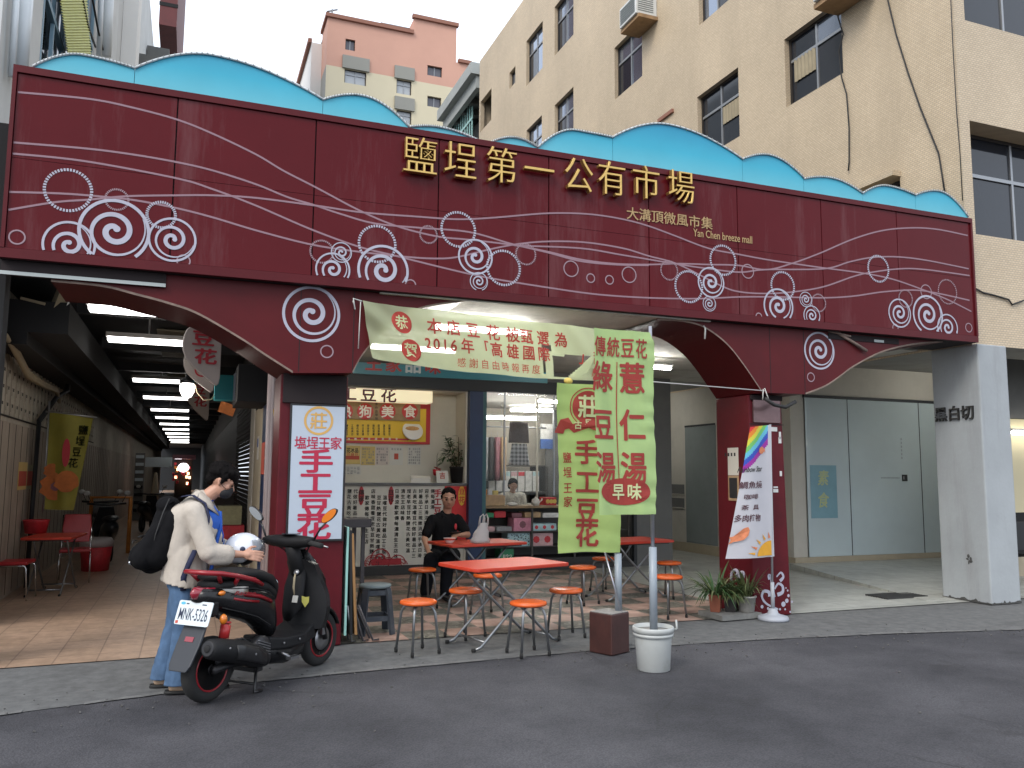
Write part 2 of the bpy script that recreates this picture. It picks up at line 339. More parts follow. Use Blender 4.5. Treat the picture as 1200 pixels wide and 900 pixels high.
mat("dark_void", (.012,.012,.013), .9)
mat("beige_wall", (.52,.49,.425), .75, var=.12, vscale=1.2, dirt=.3, dscale=1, dcol=(.2,.19,.17))
mat("skirting_beige", (.40,.34,.24), .6, var=.1)
mat("shop_glass", (.13,.17,.19), .06, spec=.8, var=.08, vscale=.6)
mat("black_plastic", (.012,.012,.013), .38); mat("black_rubber", (.015,.015,.015), .85)

# ================================================================ ground
def sheet(name, poly, z, m, kind='structure'):
    mb = MB(); mb.add([(x, y, z) for x, y in poly], [list(range(len(poly)))], m); o = mb.build(name); o["kind"] = kind; return o
EDGE = [(-40,3.2),(-6,5.4),(-1.09,6.47),(.49,6.80),(1.21,6.86),(3.57,6.97),(5.2,6.88),(6.8,6.68),(8.32,6.38),(10,6.02),(16,4.6),(60,-6)]
sheet("ground", [(-400,-400),(400,-400),(400,400),(-400,400)], -.02, "earth")
sheet("road", [(-40,-30),(60,-30)] + EDGE[::-1], 0, "asphalt")
sheet("pavement", EDGE + [(60,7.98),(-40,7.98)], .004, "apron_concrete")
k = MB(); rnd = random.Random(3)
for i in range(1, len(EDGE)-2):
    (xa, ya), (xb, yb) = EDGE[i], EDGE[i+1]; n = max(2, int(math.hypot(xb-xa, yb-ya)/.12))
    for j in range(n):
        t0, t1 = j/n, (j+1)/n; w0 = .035+.03*noise.noise((xa+(xb-xa)*t0, 3, 0))+.012; w1 = .035+.03*noise.noise((xa+(xb-xa)*t1, 3, 0))+.012
        d0 = .015*noise.noise(((xa+(xb-xa)*t0)*6, 0, 5)); d1 = .015*noise.noise(((xa+(xb-xa)*t1)*6, 0, 5))
        if noise.noise(((xa+(xb-xa)*t0)*1.7, 9, 2)) < -.08: continue
        p = lambda t, d: (xa+(xb-xa)*t, ya+(yb-ya)*t+d, .008)
        k.quad(p(t0,-.02+d0), p(t1,-.02+d1), p(t1,w1+d1), p(t0,w0+d0), "kerb_line")
o = k.build("kerb"); o["kind"] = "structure"
mat("grit", (.10,.097,.095), .9, var=.4, vscale=30); m = MB(); rg_ = random.Random(9)
for i in range(260):
    a_ = rg_.choice(EDGE[2:9]); j_ = EDGE.index(a_); b2 = EDGE[j_+1]; t_ = rg_.random(); d_ = rg_.gauss(-.12,.22) if rg_.random() < .8 else rg_.uniform(-2.5,.6); s0 = rg_.uniform(.003,.009)
    x_, y_ = a_[0]+(b2[0]-a_[0])*t_, a_[1]+(b2[1]-a_[1])*t_+d_; m.obox((x_, y_, .005+s0*.35), (s0*2, s0*1.5, s0), "grit", (rg_.uniform(-.4,.4), rg_.uniform(-.4,.4), rg_.uniform(0,3)))
o = m.build("gravel"); o["kind"] = "stuff"; o["label"] = "loose grit scattered along the edge of the asphalt road"; o["category"] = "gravel"
sheet("alley_floor", [(-2.1,7.90),(.86,7.98),(.86,90),(-2.1,90)], .012, "alley_tile")
sheet("arcade_floor", [(.86,7.98),(6.3,7.98),(6.3,13.2),(.86,13.2)], .012, "mosaic_tile")
sheet("passage_floor", [(6.3,7.98),(30,7.98),(30,24),(6.3,24)], .012, "stone_floor")
mb = MB(); mb.add([(9.72,11.78,.11),(16,11.78,.11),(16,8.2,.016),(8.95,8.2,.016),(9.72,11.78,0),(16,11.78,0),(16,8.2,0),(8.95,8.2,0)],
    [(0,1,2,3),(0,3,7,4),(3,2,6,7),(0,4,5,1)], "stone_floor"); o = mb.build("ramp_floor"); o["kind"] = "structure"

# ================================================================ walls with openings
def wall(mb, ax, c, u0, u1, v0, v1, holes, m, reveal=0.18, rm=None, sgn=1):
    """a wall in plane ax=c (u along the other axis, v up); holes (u0,u1,v0,v1); reveals go by sgn*reveal"""
    us = sorted({u0, u1, *[h[0] for h in holes], *[h[1] for h in holes]}); vs = sorted({v0, v1, *[h[2] for h in holes], *[h[3] for h in holes]})
    us = [u for u in us if u0 <= u <= u1]; vs = [v for v in vs if v0 <= v <= v1]
    p = (lambda u, v, d=0: (c+d, u, v)) if ax == 'x' else (lambda u, v, d=0: (u, c+d, v))
    for a, b in zip(us, us[1:]):
        for e, f in zip(vs, vs[1:]):
            if any(h[0] <= (a+b)/2 <= h[1] and h[2] <= (e+f)/2 <= h[3] for h in holes): continue
            mb.quad(p(a,e), p(b,e), p(b,f), p(a,f), m)
    d = sgn*reveal
    for a, b, e, f in holes:
        rm_ = rm or m
        mb.quad(p(a,e), p(b,e), p(b,e,d), p(a,e,d), rm_); mb.quad(p(a,f), p(b,f), p(b,f,d), p(a,f,d), rm_)
        mb.quad(p(a,e), p(a,f), p(a,f,d), p(a,e,d), rm_); mb.quad(p(b,e), p(b,f), p(b,f,d), p(b,e,d), rm_)
def window(parent, ax, c, h, frame="window_frame_dark", glass="dark_glass", nx=2, transom=.68, curtain=None, t=.045, sgn=1):
    """a window set in the opening h, its frame at ax=c; > pane, curtain"""
    a, b, e, f = h; F = MB(); w = .05
    def bx(u0, u1, v0, v1, d0, d1, m, T):
        lo, hi = sorted((c+sgn*d0, c+sgn*d1))
        if ax == 'x': T.box(lo, hi, u0, u1, v0, v1, m)
        else: T.box(u0, u1, lo, hi, v0, v1, m)
    bx(a, b, e, e+w, 0, t, frame, F); bx(a, b, f-w, f, 0, t, frame, F); bx(a, a+w, e+w, f-w, 0, t, frame, F); bx(b-w, b, e+w, f-w, 0, t, frame, F)
    vt = e+(f-e)*transom if transom else f-w
    if transom: bx(a+w, b-w, vt-w/2, vt+w/2, -.004, t-.004, "window_frame_grey", F)
    for i in range(1, nx):
        u = a+(b-a)*i/nx
        bx(u-.02, u+.02, e+w, vt-w/2 if transom else f-w, -.002, t-.006, "window_frame_grey", F)
        if transom: bx(u-.02, u+.02, vt+w/2, f-w, -.002, t-.006, "window_frame_grey", F)
    o = F.build("window", parent)
    if isinstance(glass, tuple):
        for i in range(nx):
            ua, ub = a+w+(b-a-2*w)*i/nx, a+w+(b-a-2*w)*(i+1)/nx
            for k_, (va, vb) in enumerate(((e+w, vt), (vt, f-w))):
                if vb-va < .03: continue
                P = MB(); bx(ua+.002, ub-.002, va+.002, vb-.002, t*.5+.002*i, t*.5+.008+.002*i, glass[(i*2+k_) % len(glass)], P); P.build("pane", o)
    else: P = MB(); bx(a+w, b-w, e+w, f-w, t*.5, t*.5+.008, glass, P); P.build("pane", o)
    if curtain:
        u0, u1, v0, v1 = curtain; Q = MB(); q = lambda u, v: ((c-sgn*.004+.006*math.sin(u*70)*sgn, u, v) if ax == 'x' else (u, c-sgn*.004+.006*math.sin(u*70)*sgn, v))
        Q.grid(lambda s_, t_: q(u0+(u1-u0)*s_, v0+(v1-v0)*t_), 60, 1, "curtain_cloth")
        c2 = Q.build("curtain", o)
        # the curtain hangs just behind the open half of the pane
    return o

# ================================================================ big tiled building on the right
tb = thing("tiled_building", "tall beige mosaic tiled building standing on a white concrete pillar", "building", (9.45, 7.75, 0))
def rel(o, p): o.location = (0,0,0); o.parent = p; o.matrix_parent_inverse = Matrix.Translation(-Vector(p.location)); return o
TX, TY = 9.45, 7.75
LW = []   # openings on the long side, (Y0, Y1, z0, z1)
def yz(x0, yt0, x1, yt1, yb0, yb1):
    p = PX(x0, yt0, TX); q = PX(x1, yt1, TX); p2 = PX(x0, yb0, TX); q2 = PX(x1, yb1, TX)
    return (min(p.y, q.y), max(p.y, q.y), (p2.z+q2.z)/2, (p.z+q.z)/2)
LW = [yz(919,45,985,0,125,90), yz(817,112,865,81,208,195), yz(720,53,752,28,115,92), yz(650,3,672,-14,60,46), yz(617,44,636,29,98,82),
      yz(650,122,672,103,178,166), yz(617,152,635,136,190,180), yz(597,84,604,79,103,98), yz(818,-40,853,-64,28,4)]
LW[1] = (LW[1][0], LW[1][1], LW[0][2], LW[1][3]); LW[5] = (LW[5][0], LW[5][1], LW[5][3]-1.5, LW[5][3]); LW[6] = (LW[6][0], LW[6][1], LW[6][3]-1.5, LW[6][3])
recess = yz(563,118,576,105,150,145)
h11 = (PX(1053,172,TX).y, PX(1009,190,TX).y, 5.35, 5.95); h12 = (h11[1]+.18, h11[1]+.95, 5.30, 5.85)
holes = LW + [recess, h11, h12]
FW = [(9.63, 13.2, 4.83, 6.41), (9.65, 13.2, 7.85, 9.5), (14.2, 17.4, 4.83, 6.41), (14.2, 17.4, 7.85, 9.5), (9.65,13.2,11.0,12.6)]
m = MB(); wall(m, 'x', TX, TY, 27.9, 3.33, 17.0, holes, "facade_tile", .16, sgn=1)
wall(m, 'y', TY, TX, 30, 3.33, 17.0, FW, "facade_tile", .38, sgn=1)
m.quad((TX,27.9,3.33),(30,27.9,3.33),(30,27.9,17),(TX,27.9,17),"facade_tile"); m.quad((TX,TY,17),(30,TY,17),(30,27.9,17),(TX,27.9,17),"soffit_grey")
m.box(TX+.5, 29, TY+.6, 27, 3.9, 16.5, "dark_void")
m.quad((TX,TY,3.33),(30,TY,3.33),(30,TY+.75,3.33),(TX,TY+.75,3.33),"soffit_grey"); m.quad((TX,TY+.75,3.33),(30,TY+.75,3.33),(30,TY+.75,3.6),(TX,TY+.75,3.6),"soffit_grey")
m.quad((TX,TY+.75,3.6),(30,TY+.75,3.6),(30,27.9,3.6),(TX,27.9,3.6),"soffit_grey")
# hood and sill of the little low window
m.box(TX-.16, TX-.002, h11[0]-.02, h11[1]+.06, 5.95, 6.03, "facade_tile"); m.box(TX-.16, TX-.002, h11[0]-.02, h11[1]+.06, 5.27, 5.35, "facade_tile")
m.box(TX-.05, TX-.002, PX(781,136,TX).y-.3, PX(781,136,TX).y+.3, PX(781,136,TX).z-.04, PX(781,136,TX).z+.04, "roof_brown")
rel(m.build("wall"), tb)
D_, K_ = 'dark_glass', 'sky_glass'
GL = [(D_,K_,D_,D_),(D_,D_,D_,D_),(K_,K_,D_,K_),(K_,K_,D_,K_),(K_,K_,D_,K_),(K_,K_,D_,K_),(K_,K_,D_,K_),(K_,K_),(D_,D_,K_,K_)]
for i, h in enumerate(LW):
    cu_ = None
    if i == 0: cu_ = ((h[0]+h[1])/2+.03, h[1]-.12, h[2]+.42, h[2]+.82)
    if i == 1: cu_ = (h[0]+.1, (h[0]+h[1])/2-.03, h[2]+.5, h[2]+.85)
    rel(window(None, 'x', TX+.10, h, nx=1 if i == 7 else 2, transom=None if i == 7 else .66, curtain=cu_, glass=GL[i % len(GL)]), tb)
rel(window(None, 'x', TX+.12, h11, nx=1, transom=None), tb); rel(window(None, 'x', TX+.1, h12, nx=1, transom=None), tb)
for h in FW: rel(window(None, 'y', TY+.33, h, nx=3, transom=.62), tb)
for o_ in list(bpy.data.objects):
    pass
p = MB(); p.box(9.45, 9.975, 7.67, 8.40, .012, 3.33, "concrete_white"); rel(p.build("pillar", bevel=.02), tb)
mat("sign_black", (.01,.01,.01), .4)
s = MB()
for i, (ch, yy) in enumerate(zip("黑白切", (8.27, 8.06, 7.86))):
    put_han(s, ch, -yy, PX(1123,484,9.45).z, .185, .19, "sign_black", lambda x, z, d: (9.435-d, -x, z), offset=.012, extrude=.012)
rel(s.build("lettering"), tb)
mat("stain_dark", (.06,.06,.058), .9)
s = MB(); sp = PX(1136,655,9.45)
for k_ in range(5): s.ball((9.447, sp.y+rnd.uniform(-.04,.04), sp.z+rnd.uniform(-.05,.05)), (.004, rnd.uniform(.01,.03), rnd.uniform(.01,.03)), "stain_dark", 8, 5)
rel(s.build("stain"), tb)
s = MB(); N_ = 46
for k_ in range(N_):   # grime and chipped plaster along the foot of the pillar
    for ax_ in (0, 1):
        L0 = (7.67+.73*k_/N_, 7.67+.73*(k_+1)/N_) if ax_ == 0 else (9.45+.525*k_/N_, 9.45+.525*(k_+1)/N_)
        h_ = .03+.07*max(0, noise.noise((L0[0]*7, ax_*5, 1)))+.05*max(0, noise.noise((L0[0]*23, ax_, 4)))
        h2 = .03+.07*max(0, noise.noise((L0[1]*7, ax_*5, 1)))+.05*max(0, noise.noise((L0[1]*23, ax_, 4)))
        if ax_ == 0: s.add([(9.4475, L0[0], .013), (9.4475, L0[1], .013), (9.4475, L0[1], h2), (9.4475, L0[0], h_)], [(0,1,2,3)], "stain_dark")
        else: s.add([(L0[0], 7.6675, .013), (L0[1], 7.6675, .013), (L0[1], 7.6675, h2), (L0[0], 7.6675, h_)], [(0,1,2,3)], "stain_dark")
rel(s.build("grime"), tb)
# cables hanging down the tiled wall
mat("cable_black", (.02,.02,.02), .7)
def cable(px, label, name="wall_cable", r=.012, m="cable_black"):
    c = MB(); pts = [PX(x, y, TX-.03) for x, y in px]; c.tube(pts, r, m, 6); o = c.build(name); tag(o, label, "cable"); return o
cable([(984,-10),(982,20),(988,40),(983,60),(986,90),(992,110),(995,150),(995,190),(994,200)], "thin grey cable dropping from the air conditioner past the curtained window")
cable([(1038,-10),(1050,40),(1064,85),(1078,125),(1090,155),(1100,180),(1104,205),(1107,225)], "dark cable slanting down the bare tiled wall beside the building corner")
c = MB(); c.tube([PY(x, y, TY-.02) for x, y in [(1114,-5),(1117,60),(1121,130),(1125,180),(1128,235)]], .007, "cable_black", 6); tag(c.build("wall_cable"), "straight dark cable running down along the building corner edge", "cable")
c = MB(); c.tube([PY(x, y, TY-.02) for x, y in [(1143,338),(1152,343),(1165,346),(1182,351),(1186,357),(1200,352)]], .012, "cable_black", 6); tag(c.build("wall_cable"), "short loose cable sagging across the tiled wall right of the red signboard", "cable")

# air conditioners on the wall
mat("ac_white", (.62,.64,.63), .5, var=.08, dirt=.4, dscale=4, dcol=(.25,.22,.18)); mat("ac_grille", (.18,.2,.2), .6); mat("rust_tray", (.30,.19,.10), .85, var=.25, vscale=6)
def wall_ac(y, z, label):
    t = thing("air_conditioner", label, "air conditioner", (TX-.003, y, z), 0, "air conditioners on the tiled wall")
    b = MB(); b.box(-.55, 0, -.38, .38, 0, .48, "ac_white"); b.build("casing", t, bevel=.015)
    g_ = MB()
    for i in range(9): g_.box(-.56, -.552, -.33, .33, .06+i*.042, .082+i*.042, "ac_grille")
    for i in range(7): g_.box(-.50, -.1, -.386, -.381, .08+i*.05, .1+i*.05, "ac_grille")
    g_.build("grille", t)
    s_ = MB(); s_.box(-.5, -.001, -.42, .42, -.09, -.005, "rust_tray"); s_.build("bracket", t)
    return t
a1 = PX(760,28,TX); wall_ac(a1.y, a1.z-.05, "white window air conditioner on a rusty shelf above the second floor window"); 
a2 = PX(1000,4,TX); wall_ac(a2.y-.1, a2.z+.05, "air conditioner cut by the top edge of the photo beside the curtained window")

# ================================================================ far pink apartment block
ab = thing("apartment_block", "salmon and cream apartment block with a rooftop water tank behind the blue crest", "building", (10, 45, 0))
AY = 45.0
def A(px, py): q = PY(px, py, AY); return q.x, q.z
xl = A(384,22)[0]; xm = A(485,30)[0]; xr = A(535,40)[0]; xe = A(552,76)[0]; z1 = A(384,20)[1]; z2 = A(487,22)[1]; z3 = A(545,75)[1]; zs = A(384,76)[1]
m = MB(); WH = []
for (x0, ya, x1, yb) in [(405,45,416,60),(404,80,429,101),(465,92,482,112),(501,76,518,91),(501,112,517,127),(465,128,482,146)]:
    q0 = A(x0, ya); q1 = A(x1, yb); WH.append((q0[0], q1[0], q1[1], q0[1]))
wall(m, 'y', AY, xl, xm, zs, z1, [h for h in WH if h[2] > zs and h[1] < xm], "salmon_paint", .25)
wall(m, 'y', AY, xm, xr, zs, z2, [h for h in WH if h[2] > zs and h[0] > xm], "salmon_paint", .25)
wall(m, 'y', AY, xr, xe, zs, z3, [], "salmon_paint", .25)
wall(m, 'y', AY, xl, xe, 0, zs, [h for h in WH if h[3] < zs+.3], "cream_paint", .25)
m.quad((xl,AY,zs),(xl,AY+2,zs),(xl,AY+2,z1),(xl,AY,z1),"salmon_paint"); m.quad((xl,AY,0),(xl,AY+2,0),(xl,AY+2,zs),(xl,AY,zs),"lintel_grey")
m.box(xl-.6, xl+6, AY+2, AY+14, 0, z1-.6, "white_and_lit_paint"); m.box(xl-1.6, xl+5, AY+14.02, AY+24, 0, z1-1.2, "white_and_lit_paint")  # side blocks kept white: the light on this flank is put into the paint
m.quad((xr,AY,z3),(xr,AY+9,z3),(xr,AY+9,z2),(xr,AY,z2),"salmon_paint"); m.quad((xm,AY,z1),(xm,AY+9,z1),(xm,AY+9,z2),(xm,AY,z2),"salmon_paint")
m.quad((xl,AY,z1-.3),(xm,AY,z1-.3),(xm,AY+12,z1-.3),(xl,AY+12,z1-.3),"roof_brown"); m.quad((xm,AY,z2-.3),(xr,AY,z2-.3),(xr,AY+9,z2-.3),(xm,AY+9,z2-.3),"roof_brown")
m.box(xl+.2, xe-.2, AY+.5, AY+9, 1, zs-1, "dark_void"); m.box(xl+.2, xr-.2, AY+.5, AY+9, zs-1, z1-1, "dark_void")
rel(m.build("wall"), ab)
m = MB(); m.box(xl-.12, xm-.02, AY-.15, AY+.1, z1, z1+.22, "roof_brown"); rel(m.build("roof_trim"), ab); m = MB(); m.box(xm-.1, xr+.1, AY-.15, AY+.1, z2, z2+.22, "roof_brown"); m.box(xr+.12, xe, AY-.15, AY+.1, z3, z3+.2, "roof_brown")
rel(m.build("roof_trim"), ab); m = MB(); m.box(xl-.12, xl+.1, AY+.12, AY+2, z1, z1+.2, "roof_brown"); rel(m.build("roof_trim"), ab); m = MB(); m.box(xl-.8, xl-.58, AY+2.02, AY+14, z1-.6, z1-.35, "roof_brown"); rel(m.build("roof_trim"), ab); m = MB(); m.box(xl-1.8, xl-1.6, AY+14.02, AY+24, z1-1.2, z1-.95, "roof_brown")
rel(m.build("roof_trim"), ab)
mat("pale_pane", (.42,.45,.48), .15); mat("slate_pane", (.10,.10,.12), .3)
for i, h in enumerate(WH):
    rel(window(None, 'y', AY+.12, h, nx=2, transom=.66 if i in (1,2,5) else None, glass="pale_pane" if i in (1,2,5) else "slate_pane", t=.08), ab)
    if i in (1,2,5):
        l_ = MB(); l_.box(h[0]-.15, h[1]+.15, AY-.12, AY-.005, h[3], h[3]+.75, "lintel_grey"); rel(l_.build("hood"), ab)
mat("tank_orange", (.55,.27,.18), .6)
tk = A(437,24); m = MB(); m.lathe([(1.15,0),(1.2,.8),(1.2,1.3),(.9,1.75),(.3,1.95),(0,1.98)], (A(434,36)[0], AY+3.2, z1-.2), "tank_orange", 20); rel(m.build("water_tank"), ab)
m = MB(); q = A(392,22); m.tube([(q[0],AY+1,z1-.3),(q[0],AY+1,z1+1.1)], .05, "window_frame_grey", 6); m.tube([(q[0]-.3,AY+1,z1+.9),(q[0]+.3,AY+1,z1+1.15)], .05, "window_frame_grey", 6); rel(m.build("antenna"), ab)
m = MB(); 
for zz in (.35,.9): m.tube([(A(450,36)[0],AY+1,z1+zz),(xm,AY+1,z1+zz)], .03, "window_frame_grey", 5)
rel(m.build("railing"), ab)

# low concrete roof between the two
gb = thing("concrete_shed", "grey concrete building with a deep slanted roof overhang beside the beige building", "building", (9, 30, 0))
mat("concrete_roof", (.33,.35,.34), .8, var=.1, vscale=2); mat("concrete_shaded", (.10,.105,.10), .9, var=.3, vscale=3); mat("teal_rail", (.30,.52,.50), .5)
P1 = PX(552,72,9.3); P0 = PX(512,138,9.3); zr_ = P1.z
m = MB(); m.box(9.3, 13, P1.y, P0.y, zr_-.45, zr_, "concrete_roof"); m.box(9.9, 13, P1.y+.3, P0.y-.3, zr_-.75, zr_-.451, "concrete_shaded")  # shade under the overhang is painted as a darker concrete
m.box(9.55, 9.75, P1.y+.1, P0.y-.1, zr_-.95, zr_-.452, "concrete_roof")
for k in range(5): yy = P1.y+.4+k*(P0.y-P1.y-.8)/4; m.box(9.76, 13, yy, yy+.25, zr_-1.0, zr_-.752, "concrete_shaded")
rel(m.build("roof"), gb)
m = MB(); m.box(10.6, 14, P1.y+.5, P0.y, 0, zr_-1.01, "concrete_shaded"); rel(m.build("wall"), gb)
m = MB(); q = PX(548,150,9.9)
for i in range(9): m.box(9.88, 9.92, q.y-.6+i*.3, q.y-.54+i*.3, q.z-2.5, q.z+.9, "teal_rail")
m.box(9.86, 9.879, q.y-.7, q.y+2.2, q.z+.1, q.z+.2, "teal_rail"); m.box(9.86, 9.879, q.y-.7, q.y+2.2, q.z+.9, q.z+1.0, "teal_rail")
rel(m.build("railing"), gb)
# ================================================================ the red market archway
mat("lacquer_red", (.094,.0070,.0105), .25, var=.12, vscale=.8, spec=.13, dirt=.62, dscale=2.6, dcol=(.17,.075,.08), bump=.10, bscale=1.3, streak=True)
mat("lacquer_trim", (.085,.0075,.011), .45, var=.15, vscale=3, spec=.2)
mat("arch_red", (.086,.0062,.0085), .45, spec=.2, var=.18, vscale=1.3, dirt=.4, dscale=2, dcol=(.05,.01,.012), streak=True)
mat("pillar_red", (.095,.008,.013), .45, spec=.2, var=.2, vscale=2, dirt=.4, dscale=1.6, dcol=(.03,.008,.01))
mat("seam_dark", (.012,.006,.007), .8)
mat("swirl_white", (.40,.395,.47), .5, var=.1, vscale=6); mat("swirl_faded", (.30,.20,.23), .5); mat("wave_line", (.26,.15,.18), .45)
mat("gold", (.56,.37,.12), .32, metal=.75, var=.12, vscale=20); mat("gold_flat", (.42,.28,.13), .5, metal=.3)
mat("raw_edge", (.22,.16,.13), .8, var=.4, vscale=9); mat("bare_strip", (.42,.46,.45), .6)
YS = 7.60
XL, XR, ZT, ZB = -1.515, 9.37, 4.95, 3.325
ma = thing("market_archway", "dark red market archway with gold lettering and a crest of blue clouds", "archway", (XL, YS, 0))
def AR(o): return rel(o, ma)
m = MB(); m.box(XL+.01, XR-.01, YS+.03, YS+.72, ZB+.03, ZT-.03, "seam_dark"); AR(m.build("core"))
seams = [XL+.03] + [PY(x, y, YS).x for x, y in [(205,187),(368,225),(513,270),(643,300),(761,310),(866,330),(965,335),(1054,335)]] + [XR-.03]
ZM = 4.17
for a, b in zip(seams, seams[1:]):
    m = MB(); m.box(a+.006, b-.006, YS, YS+.028, ZB+.085, ZM-.002, "lacquer_red"); m.box(a+.006, b-.006, YS+.001, YS+.028, ZM+.002, ZT-.055, "lacquer_red")
    AR(m.build("sign_panel"))
m = MB()
m.box(XL, XR, YS-.02, YS+.03, ZT-.05, ZT+.01, "lacquer_trim"); m.box(XL, XR, YS-.015, YS+.03, ZB, ZB+.08, "lacquer_trim")
m.box(XL, XL+.03, YS-.02, YS+.03, ZB+.081, ZT-.051, "lacquer_trim"); m.box(XR-.03, XR, YS-.02, YS+.03, ZB+.081, ZT-.051, "lacquer_trim")
m.box(XL-.004, XL+.009, YS+.031, YS+.72, ZB, ZT, "lacquer_trim"); m.box(XR-.009, XR+.004, YS+.031, YS+.72, ZB, ZT, "lacquer_trim")
m.box(XL, XR, YS+.031, YS+.71, ZB, ZB+.029, "seam_dark")
AR(m.build("frame"))
def SP(px, py, Y=YS): q = PY(px, py, Y); return q.x, q.z
# wave lines and rings printed on the panels, a hair proud of them
def ribbon(mb, pts, w, m, y):
    n = len(pts); L = []
    for i in range(n):
        a = pts[max(0, i-1)]; b = pts[min(n-1, i+1)]; d = Vector((b[0]-a[0], b[1]-a[1])); d.normalize() if d.length else None
        ww = w[i] if isinstance(w, list) else w
        L.append(((pts[i][0]-d.y*ww/2, y, pts[i][1]+d.x*ww/2), (pts[i][0]+d.y*ww/2, y, pts[i][1]-d.x*ww/2)))
    for (a, b), (c, d) in zip(L, L[1:]): mb.quad(a, b, d, c, m)
def spline(pts, n=10):
    out = []
    P = [pts[0]] + list(pts) + [pts[-1]]
    for i in range(1, len(P)-2):
        for k in range(n):
            t = k/n; p0, p1, p2, p3 = P[i-1], P[i], P[i+1], P[i+2]
            out.append(tuple(.5*((2*p1[j]) + (-p0[j]+p2[j])*t + (2*p0[j]-5*p1[j]+4*p2[j]-p3[j])*t*t + (-p0[j]+3*p1[j]-3*p2[j]+p3[j])*t**3) for j in range(2)))
    out.append(tuple(pts[-1])); return out
LINES = [
 [(21,108),(105,116),(155,126),(207,140),(250,157),(300,181),(332,200),(369,219),(422,247),(465,265),(512,277),(550,281),(600,287),(642,295),(680,304),(720,309),(760,310),(795,309),(830,310),(865,311),(898,316),(927,309),(960,297),(1000,280),(1035,270),(1070,267),(1100,269),(1134,276)],
 [(16,167),(100,174),(155,181),(207,190),(250,200),(300,216),(337,231),(367,240),(400,251),(440,262),(492,267),(550,272),(600,286),(642,296),(680,306),(720,310),(760,311)],
 [(15,180),(100,189),(207,209),(250,222),(300,241),(365,269),(420,289),(460,299),(512,312),(550,321),(580,327),(642,337),(700,345),(760,349),(820,350),(867,348),(910,348),(965,349),(1000,347),(1035,342),(1072,340),(1100,344),(1136,352)],
 [(11,225),(75,227),(125,231),(160,235),(207,244),(250,255),(300,270),(362,286),(412,294),(475,301),(512,303),(537,301),(575,292),(607,286),(642,283),(685,284),(730,291),(760,300),(795,310),(845,335),(867,342),(897,344),(930,342),(965,336),(1000,324),(1022,319),(1055,315),(1085,316),(1136,323)],
 [(10,246),(65,237),(105,234),(150,230),(207,229),(250,229),(300,232),(370,241),(425,249),(490,254),(537,257),(580,255),(642,250),(690,251),(730,257),(760,265),(790,276),(830,291),(865,298),(897,304),(930,309),(965,314),(1010,320),(1045,327),(1080,339),(1110,351),(1138,365)],
 [(607,288),(680,291),(730,299),(790,309),(830,315),(867,319),(897,316),(965,315),(995,307),(1020,302),(1050,301),(1085,305),(1135,315)]]
m = MB()
for i, L in enumerate(LINES): ribbon(m, spline([SP(*p) for p in L]), .017, "wave_line", YS-.0015-.0004*i)
AR(m.build("wave_lines"))
DASH = [(80,223,24),(137,234,12),(189,252,15),(442,286,21),(377,295,13),(537,269,20),(590,314,20),(616,298,12),(784,317,11),(807,336,18),(847,305,17),(917,335,16),(1029,315,15),(1110,342,14),(1061,350,10),(502,275,10),(959,355,10)]
THIN = [(20,278,8),(215,306,7),(481,334,6),(669,315,9),(692,326,5),(714,328,5),(737,322,9),(876,318,8),(1085,342,8),(1135,384,5),(889,371,4),(1049,384,4)]
m = MB()
def ring(mb, cx, cz, r, w, y, mm, dash=0, n=40):
    if not dash: ribbon(mb, [(cx+r*math.cos(2*math.pi*k/n), cz+r*math.sin(2*math.pi*k/n)) for k in range(n+1)], w, mm, y)
    else:
        for k in range(dash):
            a0 = 2*math.pi*k/dash; a1 = a0+2*math.pi/dash*.62
            ribbon(mb, [(cx+r*math.cos(a), cz+r*math.sin(a)) for a in (a0, (a0+a1)/2, a1)], w, mm, y)
def cr_(px, py, r, Y=YS):
    c = SP(px, py, Y); return c[0], c[1], (SP(px, py-r, Y)[1]-SP(px, py+r, Y)[1])/2
for i, d in enumerate(DASH): c = cr_(*d); ring(m, c[0], c[1], c[2], .024 if d[2] > 14 else .017, YS-.0046, "swirl_white" if d[2] > 14 else "swirl_faded", dash=int(26+d[2]*.9))
for d in THIN: c = cr_(*d); ring(m, c[0], c[1], c[2], .012, YS-.0043, "swirl_faded")
AR(m.build("ring_motif"))
def swirl(mb, cx, cz, r, y, zmin=-9, mm="swirl_white", rot=0.0):
    outs = []
    n = 56; a0 = rot
    outs.append(([(cx+r*.95*math.cos(2*math.pi*k/n+a0), cz+r*.95*math.sin(2*math.pi*k/n+a0)) for k in range(n+1)], [.098*r]*(n+1)))
    N = 110; pts = []; ws = []
    for k in range(N+1):
        t = k/N; th = a0+1.9+t*2*math.pi*1.95; rr = r*(.90-.80*t**.85); pts.append((cx-rr*math.cos(th), cz+rr*math.sin(th))); ws.append(r*(.03+.14*math.sin(math.pi*min(1, t*1.05)*.62)))
    outs.append((pts, ws))
    for pts, ws in outs:
        seg = []; sw = []
        for p, w in list(zip(pts, ws))+[((0,-99), 0)]:
            if p[1] >= zmin: seg.append(p); sw.append(w)
            else:
                if len(seg) > 1: ribbon(mb, seg, sw, mm, y)
                seg = []; sw = []
    # the rounded end at the heart
    e = outs[1][0][-1]; q = outs[1][1][-1]*.62
    mb.add([(e[0], y-.0004, e[1])]+[(e[0]+q*math.cos(2*math.pi*k/16), y-.0004, e[1]+q*math.sin(2*math.pi*k/16)) for k in range(16)], [(0, 1+k, 1+(k+1) % 16) for k in range(16)], mm)
SW = [[(81,287,28),(134,271,38),(202,281,26)],[(390,316,20),(400,296,12),(449,317,30)],[(557,301,21),(561,330,11)],[(833,331,18),(831,356,9)],[(912,359,21),(944,351,9),(951,370,12)],[(1054,367,17),(1087,369,23),(1110,384,16)]]
zcut = ZB+.088
